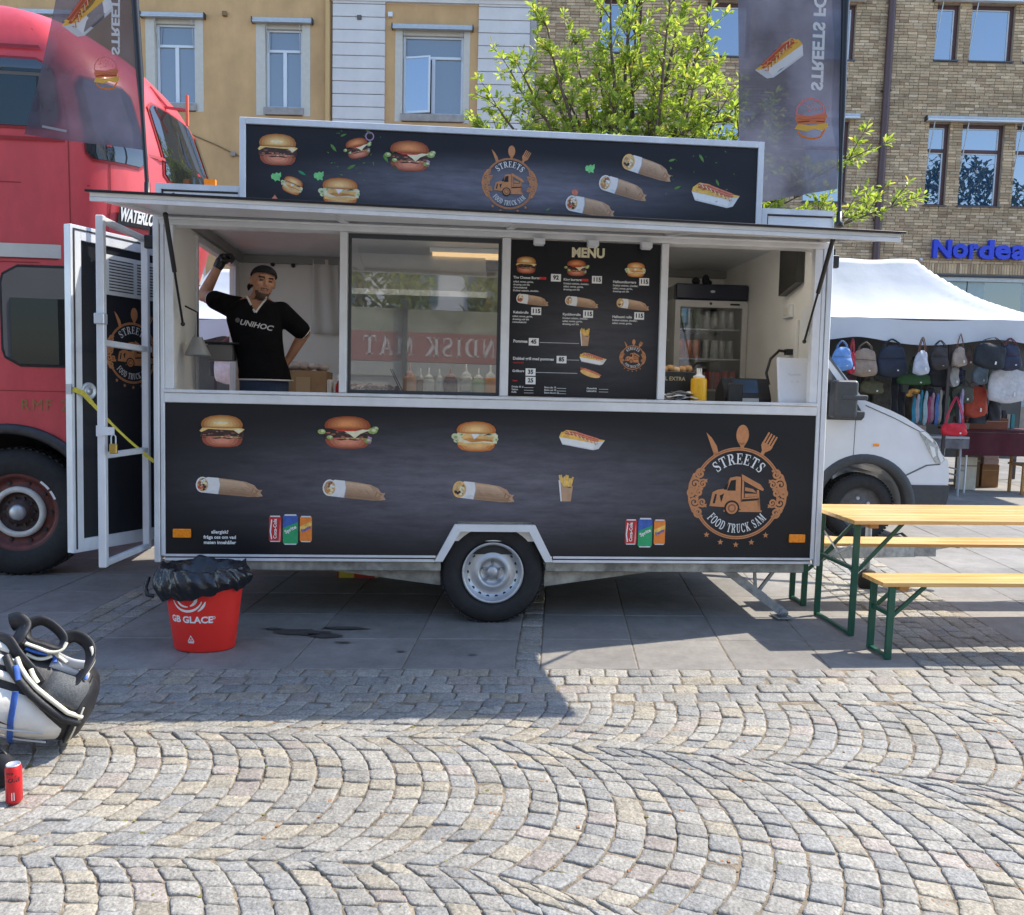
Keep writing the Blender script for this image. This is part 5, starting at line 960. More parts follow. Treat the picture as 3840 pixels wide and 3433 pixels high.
# ---------------------------------------------------------------- beer table and benches
pine = MAT('pine_varnish',(.60,.31,.085),.30,col2=(.84,.53,.20),var=.12,sc=4.2,stretch=(.35,6,6),det=6,spec=.5,coat=.2); pine_e = MAT('pine_edge',(.42,.20,.05),.4,var=.2,sc=20); grn = MAT('green_steel',(.010,.085,.052),.38,var=.12,sc=20)
def trestle(e, L, Wd, H, xs, sp, th=.027):
    mb = MB(); n = 3 if Wd > .4 else 2
    for k in range(n): mb2 = MB(); mb2.box((0,k*Wd/n+.0008,H-th),(L,(k+1)*Wd/n-.0008,H),pine); mb2.build('plank', e, bevel=.005, seg=2)
    for x in (.12, L-.18): MB().box((x,.03,H-th-.03),(x+.06,Wd-.03,H-th-.0005),pine_e).build('batten', e, bevel=.004)
    for x, s_ in ((xs,1),(L-xs,-1)):
        mb = MB(); y0 = (Wd-sp)/2
        for y in (y0, y0+sp): mb.box((x-.02,y-.011,.0),(x+.02,y+.011,H-th-.001),grn)
        mb.box((x-.015,y0+.012,.005),(x+.015,y0+sp-.012,.022),grn); mb.box((x-.012,y0+.012,H*.55),(x+.012,y0+sp-.012,H*.55+.025),grn); mb.build('leg', e, bevel=.003)
        mb = MB()
        for y in (y0, y0+sp): mb.beam((x+.01*s_,y+.022,H*.52),(x+.27*s_*H/.76+.05*s_,y+.022,H-th-.006),.014,.022,grn)
        mb.build('brace', e)
        mb = MB(); mb.beam((x,y0+.015,H*.78),(x,y0+sp-.015,H*.50),.006,.012,alu); mb.beam((x+.01,y0+.015,H*.50),(x+.01,y0+sp-.015,H*.78),.006,.012,alu)
        if Wd > .4: mb.build('cross_wire', e)
e = empty('beer_table', T3(2.135,5.235,0) @ rz(rad(6.5)), 'long varnished pine folding table on green steel legs', 'table'); trestle(e,2.2,.66,.765,.075,.47)
e = empty('beer_bench', T3(2.172,4.862,0) @ rz(rad(5.0)), 'pine bench on green legs in front of the table, nearest the camera', 'bench', 'pine beer benches'); trestle(e,2.2,.25,.465,.070,.205)
e = empty('beer_bench', T3(2.075,6.01,0) @ rz(rad(5.0)), 'pine bench on green legs behind the table, half hidden by the trailer', 'bench', 'pine beer benches'); trestle(e,2.2,.26,.465,.060,.205)
# ---------------------------------------------------------------- double-decker bus
bred = MAT('bus_red',(.62,.060,.070),.38,var=.09,sc=2.2,coat=.15,bump=.03,bsc=6); bcream = MAT('bus_cream',(.56,.54,.48),.4,var=.08,sc=4); bglass = GLASS('bus_glass',refl=.07,back=(.012,.013,.014)); bmar = MAT('rim_maroon',(.12,.028,.022),.5,var=.4,sc=14); bdred = MAT('bus_dark_red',(.28,.012,.014),.4)
weather(bred, [(1.3,.88,1.06,(1,1,.5)),(9,.94,1.04,(1,1,.3))])
bus = empty('double_decker_bus', T3(-3.74,6.3,0) @ rz(rad(6)), 'faded red double-decker bus with cream band parked behind the open trailer door', 'bus')
def itp(T, z):
    for (a, va), (b_, vb) in zip(T, T[1:]):
        if z <= b_: k = max(0,(z-a)/(b_-a)); return va+(vb-va)*k
    return T[-1][1]
FX = [(.3,.86),(1.2,.88),(2.1,.92),(2.5,1.05),(2.8,1.15),(3.2,1.15),(3.65,1.0),(3.84,.88),(4.05,.66),(4.2,.42),(4.32,.12),(4.40,-.3)]
IN = [(.3,0),(3.7,0),(3.9,.03),(4.05,.09),(4.2,.24),(4.32,.50),(4.40,.95)]
USZ = [(.3,.50),(3.3,.50),(3.7,.44),(4.05,.2),(4.2,.0),(4.4,-.7)]
def bpt(u, z, off=0.):
    i = itp(IN,z); f = itp(FX,z); us = itp(USZ,z); w_ = 1.2-i
    if u <= .5: return Vector((u if u < us-.3 or us >= .5 else us-.3+(u-us+.3)*.3/(.5-us+.3), i-off, z))
    ph = (u-.5); return Vector((us+(f-us+off)*math.sin(ph), 1.2-(w_+off)*math.cos(ph), z))
US = [-6.4,-5,-3.5,-2.2,-1.2,-.6,-.2,.1,.3,.5]+[.5+PI*k/30 for k in range(1,31)]
zs = [1.16+.12*k for k in range(21)]+[3.7,3.76,3.82,3.88,3.94,4.0,4.06,4.12,4.18,4.24,4.29,4.33,4.37,4.40]
mb = MB(); vs = [bpt(u,z) for z in zs for u in US]; n = len(US)
mb.add(vs,[(j*n+i,j*n+i+1,(j+1)*n+i+1,(j+1)*n+i) for j in range(len(zs)-1) for i in range(n-1)],bred,True)
tp = [bpt(u,4.40) for u in US]; mb.add(tp+[Vector((-6.4,1.2,4.44)),Vector((-.3,1.2,4.43))],[(i,i+1,n+1) for i in range(9,n-1)]+[(i,i+1,n+1,n) if i else (i,i+1,n) for i in range(0,9)],bred,True)
zl = [.36,.6,.9,1.16]; UL = US[9:]; m_ = len(UL); mb.add([bpt(u,z) for z in zl for u in UL],[(j*m_+i,j*m_+i+1,(j+1)*m_+i+1,(j+1)*m_+i) for j in range(3) for i in range(m_-1)],bred,True)
arch = [(.64*math.cos(t),.47+.64*math.sin(t)) for t in [PI*k/16 for k in range(17)]]
mb.add([(-6.4,0,.36),(-6.4,0,1.16)]+[(.5,0,1.16),(.5,0,.36)]+[(x,0,z) for x,z in [(.63,.36)]][:0]+[(x if x < .5 else .5,0,max(.36,z)) for x,z in [(.5,.87)]]+[(x,0,z) for x,z in arch if x < .49]+[(-.64,0,.36)],[tuple([0,1,2]+[4]+list(range(5,5+len([1 for x,z in arch if x < .49])+1)))],bred)
mb.box((-6.4,2.38,.36),(-.0,2.40,3.7),bred); mb.box((-6.42,.0,.36),(-6.4,2.4,4.2),bred); mb.box((-6.4,.1,.5),(-.75,2.3,.7),grey_d); mb.box((.75,.2,.5),(1.05,2.2,.7),grey_d)
mb.build('body', bus)
def bpatch(name, u0, u1, z0, z1, mat, off=.01, r=.0, skew=0., par=None, nu=16, nz=12):
    mb = MB()
    def f(a, b_):
        z = z0+(z1-z0)*b_; d = min(z-z0, z1-z); ins = r-math.sqrt(max(0,r*r-(r-d)**2)) if d < r else 0
        return bpt(u0+ins+(u1-u0-2*ins)*a, z+skew*a*(1-b_), off)
    mb.grid(f, nu, nz, mat); return mb.build(name, par or bus)
def bwin(u0, u1, z0, z1, r, fr_m=None, skew=0., wdt=.020):
    wn = bpatch('window', u0-wdt, u1+wdt, z0-wdt, z1+wdt, fr_m or rubber, .008, r+wdt, skew); bpatch('pane', u0, u1, z0, z1, bglass, .016, r, skew, wn); return wn
for u0, u1 in ((-4.6,-3.5),(-3.4,-2.3),(-2.2,-1.1),(-1.0,.44)): bwin(u0,u1,3.30,3.76,.10,bdred)
for u0, u1 in ((-4.6,-3.5),(-3.4,-2.3),(-2.2,-1.0),(-.85,-.10),(.0,.74)): bwin(u0,u1,1.60,2.30,.11)
bwin(.66,1.22,3.10,3.66,.06,bdred,.0); bwin(1.42,2.10,3.06,3.64,.05,bdred,.0); bwin(2.16,2.8,3.06,3.62,.05,bdred); bwin(.95,1.5,1.65,2.25,.05)
bpatch('cream_band',-6.3,2.6,2.372,2.470,bcream,.012); bpatch('cream_band',-6.3,2.6,2.362,2.374,bdred,.006)
for z in (3.20,3.84): bpatch('rain_rail',-6.3,1.9 if z < 3.5 else .45,z,z+.022,bdred,.022)
bpatch('seam',.87,.885,2.50,3.16,bdred,.003); bpatch('seam',-6.3,3,2.90,2.908,bdred,.002)
BU = 1.17
for u in (-4.5,-3.45,-2.25,-1.05,-.5): bpatch('seam',u,u+.006,2.50,3.2,bdred,.002); bpatch('seam',u,u+.006,1.18,1.56,bdred,.002)
bpatch('seam',-6.3,.5,1.40,1.406,bdred,.002); bpatch('seam',.48,.488,1.18,4.0,bdred,.002); bpatch('seam',1.7,1.708,2.5,3.05,bdred,.002); bpatch('seam',-6.3,2.4,2.30+.035,2.342,bdred,.004)
bl = bpatch('destination_blind',BU-.21,BU+.21,2.65,2.80,blackm,.02); mb = MB(); vs, fs = text_geo('WATERLOO',.165,.008); mb.add([bpt(BU+v.x*.42,2.725+v.y*.80,.024) for v in vs],fs,I['white']); mb.build('lettering', bl); bpatch('blind_frame',BU-.22,BU+.22,2.805,2.825,bcream,.024,par=bl)
mb = MB(); vs, fs = text_geo('RMF 2',.118,.0,align='LEFT',sp=1.25); mb.add([bpt(.10+v.x*.9,1.295+v.y,.004) for v in vs],fs,MAT('gold_leaf',(.30,.17,.05),.5)); mb.build('fleet_lettering', bus)
mb = MB(); g = [(t,) for t in [rad(2+176*k/24) for k in range(25)]]; mg = MAT('mudguard',(.03,.031,.034),.35,var=.3,sc=20)
vs = []
for (t,) in g:
    for r_, y in ((.615,.10),(.615,-.035),(.655,-.045),(.685,-.030),(.69,.0)): vs.append((r_*math.cos(t),y,.47+r_*math.sin(t)))
mb.add(vs,[(j*5+i,j*5+i+1,j*5+i+6,j*5+i+5) for j in range(24) for i in range(4)],mg,True); mb.build('mudguard', bus)
mb = MB(); mb.lathe([(.62,.02),(.62,.5),(0,.5)],(0,0,.47),'y',24,grey_d,a0=0,a1=PI); mb.build('wheel_arch', bus)
def bus_rim(par):
    c = (0.03,0,.485); mb = MB(); mb.lathe([(.305,.04),(.30,.05),(.285,.045),(.26,.06),(.25,.085),(.20,.09),(.19,.08)],c,'y',40,bmar); mb.build('rim', par)
    mb = MB(); mb.lathe([(.195,.075),(.192,.055),(.155,.05),(.150,.075)],c,'y',40,MAT('ring_white',(.62,.60,.55),.45,var=.12,sc=20)); mb.build('nut_guard_ring', par)
    mb = MB(); mb.lathe([(.150,.07),(.13,.10),(.10,.09),(.09,.06),(.06,.05)],c,'y',32,MAT('hub_dark',(.05,.025,.02),.55,var=.5,sc=20)); mb.build('hub', par); MB().lathe([(.06,.055),(.058,.035),(.045,.025),(0,.022)],c,'y',24,steel).build('hub_cap', par)
    mb = MB()
    for k in range(10): t = 2*PI*k/10; mb.lathe([(.016,.075),(.014,.06),(0,.06)],(c[0]+.225*math.cos(t),0.015,c[2]+.225*math.sin(t)),'y',8,grey_d,False); mb.lathe([(.014,.05),(.012,.03),(0,.03)],(c[0]+.105*math.cos(t),.045,c[2]+.105*math.sin(t)),'y',6,grey_d,False)
    tag(mb.build('wheel_nuts', par), kind='stuff'); mb = MB()
    for a0, a1 in ((.55,.78),(.30,.50)):
        vs = []
        for k in range(9): t = a0*1.2+(a1-a0)*1.2*k/8; vs += [(c[0]+r_*math.cos(t),.036,c[2]+r_*math.sin(t)) for r_ in (.285,.302)]
        mb.add(vs,[(2*k,2*k+1,2*k+3,2*k+2) for k in range(8)],I['white'])
    mb.build('balance_mark', par)
wheel_parts(bus,(.03,.045,.485),.485,.28,.295,rubber,bus_rim)
MB().lathe([(0,0),(.48,0),(.485,.03),(.485,.25),(0,.28)],(-4.9,.05,.485),'y',32,rubber).build('wheel', bus); MB().lathe([(0,0),(.48,0),(.485,.03),(.485,.25),(0,.28)],(.03,2.05,.485),'y',32,rubber).build('wheel', bus)
mb = MB(); a = bpt(1.72,3.70,.0); mb.beam(a,a+Vector((.18,-.02,-.02)),.02,.02,bred); mb.beam(a+Vector((.18,-.02,.10)),a+Vector((.18,-.02,-.14)),.02,.03,MAT('arm_orange',(.75,.14,.08),.4)); mb.beam(a+Vector((-.10,-.05,.14)),a+Vector((.02,0,.0)),.015,.015,bred); mb.build('mirror_arm', bus)
mb = MB(); a = bpt(1.85,3.10,.0); mb.beam(a,a+Vector((.10,-.02,.03)),.015,.03,bdred); mb.box(tuple(a+Vector((.08,-.05,.0))),tuple(a+Vector((.17,.0,.07))),orange_l); mb.build('indicator', bus)
# ---------------------------------------------------------------- white van
vw = MAT('van_white',(.66,.69,.72),.28,var=.06,sc=3,coat=.5); vb = MAT('van_grey',(.045,.050,.055),.5,var=.15,sc=20)
van = empty('van', T3(3.55,8.5,0) @ rz(rad(0)), 'white delivery van with grey bumper and mirror parked behind the trailer', 'van')
VX = 3.55; prof = [(3.487,1.436),(3.749,1.343),(3.90,1.275),(4.014,1.205),(4.13,1.130),(4.232,1.033),(4.296,.915),(4.362,.845),(4.384,.70),(4.380,.58),(4.34,.30),(4.02,.28),(3.98,.38)]+[(3.53+.455*math.cos(t),.36+.455*math.sin(t)) for t in [rad(4+172*k/14) for k in range(15)]]+[(3.06,.30),(0.2,.30),(.2,2.55),(2.45,2.55),(2.62,2.42)]
mb = MB(); mb.prism([(x-VX,z) for x,z in prof], 0, 2.0, vw); mb.build('body', van, bevel=.055, seg=4)
mb = MB(); mb.prism([(x-VX,z) for x,z in ((3.93,.60),(4.392,.605),(4.388,.50),(4.35,.285),(4.0,.27),(3.985,.45))], -.008, 2.008, vb); mb.build('bumper', van, bevel=.02, seg=2)
mb = MB(); vs = []
for k in range(25):
    t = rad(-6+188*k/24)
    for r_, y in ((.445,.12),(.445,-.015),(.52,-.022),(.545,.005)): vs.append((3.53-VX+r_*math.cos(t),y,.36+r_*math.sin(t)))
mb.add(vs,[(j*4+i,j*4+i+1,j*4+i+5,j*4+i+4) for j in range(24) for i in range(3)],vb,True); mb.build('wheel_arch_flare', van)
hl = [(4.045,1.135),(4.10,1.145),(4.20,1.06),(4.275,.945),(4.322,.86),(4.285,.822),(4.235,.83),(4.17,.93),(4.10,1.05)]
mb = MB(); mb.prism([(x-VX,z) for x,z in hl], -.012, .05, MAT('lamp_shell',(.42,.45,.45),.12,metal=.3,var=.45,sc=26)); h_ = mb.build('headlight', van, bevel=.012, seg=2)
mb = MB(); mb.prism([(x-VX,z) for x,z in ((4.06,1.13),(4.10,1.138),(4.19,1.06),(4.19,1.03))], -.0155, -.0125, MAT('lamp_white',(.72,.74,.74),.15)); mb.prism([(x-VX,z) for x,z in ((4.24,.99),(4.27,.94),(4.312,.86),(4.285,.83),(4.25,.90))], -.0155, -.0125, MAT('lamp_white')); mb.prism([(x-VX,z) for x,z in ((4.16,1.0),(4.21,.98),(4.23,.90),(4.20,.88))],-.0155,-.0125,MAT('lamp_white')); mb.build('lens', h_)
mb = MB(); gap = MAT('panel_gap',(.10,.11,.12),.6); mb.box((3.408-VX,-.002,.80),(3.414-VX,.01,1.36),gap); mb.beam((3.93-VX,-.001,.685),(4.15-VX,-.001,.80),.006,.014,gap); mb.beam((4.15-VX,-.001,.80),(4.285-VX,-.001,.815),.006,.012,gap); mb.build('panel_gap', van)
mb = MB(); mb.prism([(x-VX,z) for x,z in ((2.0,1.50),(3.30,1.50),(2.66,2.33),(2.0,2.33))], -.004, .01, GLASS('van_glass',refl=.12,back=(.02,.025,.028))); mb.prism([(x-VX,z) for x,z in ((3.335,1.56),(3.40,1.50),(2.70,2.40),(2.66,2.37))],-.003,.0,gap); mb.build('side_window', van)
mb = MB(); mb.add([(3.47-VX,.14,1.475),(3.47-VX,1.86,1.475),(2.67-VX,1.80,2.40),(2.67-VX,.20,2.40)],[(0,1,2,3)],GLASS('van_glass')); mb.build('windscreen', van)
mb = MB(); mb.prism([(x-VX,z) for x,z in ((3.12,1.235),(3.46,1.235),(3.49,1.27),(3.41,1.40),(3.30,1.50),(3.10,1.50))], -.02, -.0015, vb); mr = mb.build('mirror', van, bevel=.008)
mb = MB(); mb.box((3.08-VX,-.30,1.26),(3.31-VX,-.13,1.63),vb); mb.build('housing', mr, bevel=.035, seg=3); mb = MB(); mb.box((3.15-VX,-.31,1.44),(3.40-VX,-.05,1.49),vb); mb.box((3.12-VX,-.28,1.285),(3.39-VX,-.04,1.335),vb); mb.build('arm', mr, bevel=.015, seg=2)
mb = MB(); mb.beam((3.50-VX,-.001,1.385),(3.80-VX,-.001,1.262),.006,.008,gap); mb.beam((3.80-VX,-.001,1.262),(4.06-VX,-.001,1.135),.006,.008,gap); mb.build('bonnet_gap', van); MB().box((3.60-VX,-.012,.98),(3.66-VX,-.001,1.005),orange_l).build('side_repeater', van, bevel=.004)
MB().box((2.45-VX,-.03,1.02),(2.62-VX,-.001,1.08),vb).build('door_handle', van, bevel=.01)
mb = MB(); mb.box((4.386-VX,.5,.62),(4.396-VX,1.5,.80),vb); mb.build('grille', van)
def van_rim(par):
    c = (3.53-VX,0,.345); mb = MB(); mb.lathe([(.215,.05),(.205,.07),(.17,.09),(.10,.08),(.06,.06),(0,.055)],c,'y',32,MAT('van_rim',(.10,.10,.105),.5,metal=.4,var=.3,sc=20)); mb.build('rim', par)
    for k in range(5): t = 2*PI*k/5+.5; mb2 = MB(); mb2.lathe([(.02,.085),(.018,.06),(0,.06)],(c[0]+.10*math.cos(t),0.0,c[2]+.10*math.sin(t)),'y',6,steel,False); mb2.build('wheel_nut', par)
wheel_parts(van,(3.53-VX,.05,.345),.345,.22,.21,rubber,van_rim)
for x, y in ((.9,.05),(.9,1.72),(3.53,1.72)): MB().lathe([(0,0),(.34,0),(.345,.03),(.345,.19),(0,.22)],(x-VX,y,.345),'y',28,rubber).build('wheel', van)
# ---------------------------------------------------------------- market tents, tables, hanging bags
tentw = MAT('tent_white',(.52,.54,.57),.75,var=.03,sc=2,bump=.12,bsc=5,bdist=.05); tubeg = MAT('tent_tube',(.35,.36,.37),.4,metal=.5); tdark = MAT('pole_dark',(.05,.04,.04),.5)
def tent(M, x0, x1, rx0, rx1, dp, zt, zp, label, drop=.27, pw=2.4, sag=.10):
    """hipped canopy over a ridge rx0..rx1, sagging hollow between its poles; front edge at y = 0"""
    e = empty('market_tent', M, label, 'market tent', 'white market tents')
    def roof(u, v):
        x = x0+(x1-x0)*u; y = dp*v; tx = (x-rx1)/(x1-rx1) if x > rx1 else (rx0-x)/(rx0-x0) if x < rx0 else 0; ty = abs(2*v-1); m_ = min(1,max(tx,ty))
        return Vector((x, y, zt+(zp-zt)*(1-m_)**pw+.012*math.sin(x*7)*math.sin(y*5)*(1-m_)-.03*math.sin(PI*m_)*(1 if abs(tx-ty) > .15 else .3)))
    mb = MB(); mb.grid(roof, 140, 60, tentw); c_ = mb.build('canopy', e); c_.modifiers.new('s','SOLIDIFY').thickness = .006
    mb = MB(); mb.grid(lambda u,v: Vector((x0+(x1-x0)*u, -.012+.016*math.sin(u*31)*(1-v), zt+.005-drop*(1-v)-sag*abs(math.sin(u*PI*3.0))**1.4*(1-v*.65))), 70, 5, tentw)
    for x in (x0,x1): mb.grid(lambda u,v: Vector((x+(.012 if x > x0 else -.012), dp*u, zt-drop*(1-v))), 12, 3, tentw)
    mb.build('valance', e); mb = MB()
    for x in (x0+.05,(x0+x1)/2+.35,x1-.05):
        for y in (.05,dp-.05): MB().box((x-.02,y-.02,0),(x+.02,y+.02,zt-.02),tdark).build('pole', e)
        mb.beam((x,.05,zt-.06),(x,dp-.05,zt-.06),.03,.03,tubeg); mb.beam((x,.06,zt-.07),(min(max(x,rx0),rx1),dp/2,zt+.25),.02,.02,tubeg)
    for y in (.05,dp-.05): mb.beam((x0+.05,y,zt-.06),(x1-.05,y,zt-.06),.03,.03,tubeg)
    mb.build('frame', e); return e
tA = tent(T3(2.9,12.15,0) @ rz(rad(-4.5)), 0, 5.6, 1.9, 3.15, 3.0, 2.50, 3.50, 'long white market tent behind the van, its roof in full sun')
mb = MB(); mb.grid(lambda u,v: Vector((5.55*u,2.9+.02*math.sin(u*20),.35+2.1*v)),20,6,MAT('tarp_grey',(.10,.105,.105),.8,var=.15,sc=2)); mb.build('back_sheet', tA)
tC = tent(T3(-6.6,13.6,0), 0, 3.0, 1.3, 1.7, 3.0, 2.35, 3.3, 'small white market tent seen through the trailer doorway behind the man')
mb = MB(); mb.grid(lambda u,v: Vector((3.0*u,2.9,.1+2.2*v)),8,4,MAT('tarp_grey')); mb.build('back_sheet', tC)
def hook_bag(kind, cx, z0, w, h, col, label, y=11.9, tilt=0., strap=.14, sc_=None, cat='bag', var=.2, top=None, name=None):
    w *= 1.22; h *= 1.06; e = empty(name or {'pack':'backpack','tote':'tote_bag','duffel':'duffel_bag','sling':'shoulder_bag','bucket':'bucket_bag','cloth':'garment','belt':'belt'}[kind], T3(cx,y,z0) @ Matrix.Rotation(tilt,4,'Y'), label, cat, 'goods hanging in the market stall')
    m_ = MAT('cloth_%02d%02d%02d' % tuple(int(c*99) for c in col), col, .7, var=var, sc=12, bump=.25, bsc=25, bdist=.02); sm2 = MAT('strap_%02d%02d%02d' % tuple(int(c*99) for c in (sc_ or col)), sc_ or tuple(c*.6 for c in col), .6); d = min(.12, w*.4); tp_ = top if top is not None else {'pack':.72,'tote':.9,'duffel':.9,'sling':.45,'bucket':.62,'cloth':.8,'belt':.6}[kind]
    def body(u, v):
        t = 2*PI*u; k = 1-(1-tp_)*v**(1.6 if kind in ('pack','bucket') else 1.1); e_ = (1-abs(2*v-1)**6)**.5 if kind != 'cloth' else 1
        c, s_ = math.cos(t), math.sin(t); q_ = 2/(3.2 if kind in ('tote','duffel','pack') else 2.4); a = abs(c)**q_*(1 if c >= 0 else -1); b_ = abs(s_)**q_*(1 if s_ >= 0 else -1)
        return Vector((a*w/2*k*(.25+.75*e_)+.008*math.sin(v*9+u*12), b_*d/2*(.2+.8*e_)*(1-.25*v)+.006*math.sin(u*25+v*8), h*v))
    mb = MB(); mb.grid(body, 28, 12, m_); mb.build('bag_body' if kind not in ('cloth','belt') else 'fabric', e)
    if kind in ('pack','bucket'):
        mb = MB(); mb.grid(lambda u,v: body(.5+.25+(u-.5)*.34,(.10+.42*v))+Vector((0,-.020*math.sin(PI*u)**.5*math.sin(PI*v)**.5-.004,0)),10,8,m_); mb.build('front_pocket', e)
        mb = MB(); mb.tube([body(.75+(u-.5)*.4,.60)+Vector((0,-.006,0)) for u in (0,.2,.4,.5,.6,.8,1)],.004,sm2,5); mb.build('zip', e)
    if kind not in ('cloth','belt'):
        mb = MB(); x1 = w*.5*tp_*.75
        for yo in (-.02,.02): mb.tube([(-x1,yo,h*.93),(-x1*.8,yo,h+strap*.35),(-x1*.3,yo,h+strap*.8),(0,yo,h+strap),(x1*.3,yo,h+strap*.8),(x1*.8,yo,h+strap*.35),(x1,yo,h*.93)],.0075,sm2,6,True,.6)
        mb.build('handle', e)
        mb = MB(); mb.box((w*.12,-d*.62,h*.20),(w*.12+.022,-d*.60,h*.32),trim); mb.build('price_tag', e)
    return e
BG = [('bucket',4.48,1.75,.25,.31,(.12,.26,.55),'crumpled light blue cloth bag hanging at the left end beside the trailer post',None),('sling',4.63,1.72,.12,.28,(.42,.02,.04),'red bag squeezed between the blue and the taupe bag',None),
 ('bucket',4.82,1.68,.33,.37,(.27,.20,.15),'taupe bucket bag with drawstring cords under the tent edge',(.12,.08,.05)),('pack',5.24,1.68,.36,.42,(.012,.018,.035),'navy backpack with white tags hanging in the middle of the left row',None),
 ('sling',5.56,1.72,.21,.32,(.42,.44,.50),'pale grey flap bag on long brown leather straps',(.09,.035,.02)),('pack',5.82,1.79,.22,.31,(.03,.024,.024),'small dark brown quilted backpack with a light tag',None),
 ('sling',6.14,1.85,.20,.26,(.33,.27,.22),'beige crossbody bag with brown top flap and white label',(.14,.05,.03)),('tote',6.28,1.87,.12,.18,(.12,.07,.05),'little brown bag behind the black satchel',None),
 ('duffel',6.46,1.83,.36,.33,(.010,.014,.020),'black satchel with silver clasps hanging slightly askew',None),('bucket',6.80,1.81,.29,.34,(.018,.024,.055),'navy triangular sling bag with burgundy straps',(.10,.02,.025)),
 ('duffel',6.02,1.56,.29,.27,(.014,.014,.018),'black shoulder bag with pale zip below the quilted backpack',None),('pack',6.27,1.60,.18,.23,(.020,.022,.07),'dark blue round bag hanging beside grey strap bag',None),
 ('tote',6.16,1.57,.11,.26,(.30,.30,.30),'slim grey bag beside the black shoulder bag',None),('tote',5.62,1.58,.40,.15,(.02,.07,.018),'dark green tote hanging below the pale grey flap bag',None),
 ('tote',5.06,1.44,.27,.18,(.08,.075,.035),'olive green bag standing low behind the van bonnet',None),('tote',6.60,1.61,.18,.24,(.16,.22,.28),'slate blue flat bag under the black satchel',None),
 ('tote',6.90,1.36,.44,.46,(.50,.50,.52),'large pale grey tote with dark cord handles at the right edge',(.05,.05,.055)),('duffel',6.31,1.34,.26,.24,(.055,.055,.038),'camouflage pouch bag hanging over the grey table',None),
 ('pack',5.88,1.38,.17,.16,(.012,.012,.013),'round black bag like a helmet above the hanging belts',None),('tote',6.57,1.14,.28,.42,(.36,.045,.02),'rust red cloth bag hanging behind the red shopper',None)]
for k, (kd,cx,z0,w_,h_,c,lb,s2) in enumerate(BG): hook_bag(kd,cx,z0,w_,h_,c,lb,y=11.75+.06*(k % 4)+(.25 if z0 < 1.65 else 0),tilt=rad((8 if 'satchel' in lb else 0)+(k % 3-1)*2),sc_=s2,strap=.18 if kd == 'sling' else .085)
rt = hook_bag('tote',6.00,.905,.29,.17,(.55,.012,.025),'bright red shopper with very long straps standing on the grey table',y=11.60,strap=.36,sc_=(.48,.012,.06))
for k, (cx,z0,w_,h_,c,lb) in enumerate([(4.62,1.30,.20,.40,(.05,.02,.02),'dark maroon garment hanging behind the van windscreen pillar'),(4.82,1.25,.24,.43,(.06,.022,.025),'maroon and black patterned garment under the taupe bag'),(5.05,1.1,.26,.36,(.05,.035,.02),'brown leather garment behind the van bonnet'),(5.31,1.20,.24,.48,(.045,.04,.03),'camouflage trousers hanging under the navy backpack'),(5.46,1.05,.2,.5,(.015,.016,.025),'dark navy garment left of the teal straps'),(5.60,1.0,.18,.45,(.02,.02,.03),'black garment behind the teal straps'),(5.75,1.62,.14,.30,(.05,.06,.03),'olive scarf behind the grey flap bag'),(6.75,1.05,.22,.38,(.02,.022,.035),'dark blue garment under the big pale tote'),(6.42,1.15,.16,.45,(.05,.09,.06),'dark green scarf between pouch and rust red bag'),(6.95,1.10,.16,.32,(.02,.018,.03),'dark violet cloth at the right end of the stall')]): hook_bag('cloth',cx,z0,w_,h_,c,lb,y=12.35+.05*(k % 3),cat='garment',var=.5)
for k, (cx,c,lb) in enumerate([(5.60,(.02,.18,.26),'teal belt strap, leftmost of the hanging belts'),(5.66,(.32,.30,.34),'lilac grey belt strap beside the leftmost teal one'),(5.715,(.02,.22,.30),'wide teal belt strap in front of a pale one'),(5.76,(.28,.36,.38),'pale turquoise belt strap under the orange pile'),(5.82,(.30,.05,.12),'crimson belt strap left of the pink ones'),(5.875,(.42,.24,.30),'pink belt strap in the belt cluster'),(5.92,(.06,.14,.35),'short blue belt strap among pink belts'),(5.97,(.28,.26,.22),'beige belt strap beside the blue one'),(6.03,(.015,.03,.02),'black belt strap right of the beige belt'),(6.07,(.03,.12,.06),'green belt strap behind the red shopper'),(6.22,(.02,.02,.02),'black belt strap right of the red shopper'),(6.28,(.34,.28,.42),'lavender belt strap right of the red shopper')]): hook_bag('belt',cx,1.03+.02*(k % 3),.045+.01*(k % 2),.36+.03*(k % 4),c,lb,y=11.95+.02*(k % 3),cat='belt')
for k in range(17):
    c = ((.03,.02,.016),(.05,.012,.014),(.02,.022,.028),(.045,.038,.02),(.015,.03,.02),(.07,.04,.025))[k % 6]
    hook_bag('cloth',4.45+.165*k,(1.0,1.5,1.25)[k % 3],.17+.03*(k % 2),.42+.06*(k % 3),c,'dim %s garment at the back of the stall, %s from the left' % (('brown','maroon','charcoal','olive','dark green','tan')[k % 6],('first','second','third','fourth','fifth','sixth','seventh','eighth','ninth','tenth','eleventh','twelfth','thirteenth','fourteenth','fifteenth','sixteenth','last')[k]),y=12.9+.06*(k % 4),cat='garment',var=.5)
e = empty('fabric_pile', T3(5.66,12.1,1.42), 'orange and yellow scarves piled above the teal belts', 'scarves'); mb = MB()
for k in range(7): mb.ball((rr(-.08,.08),rr(-.04,.04),.02+rr(0,.07)),(rr(.03,.05),.04,rr(.02,.03)),MAT('scarf_orange',(.60,.30,.07),.8,var=.5,sc=20),8,6)
mb.build('scarf', e)
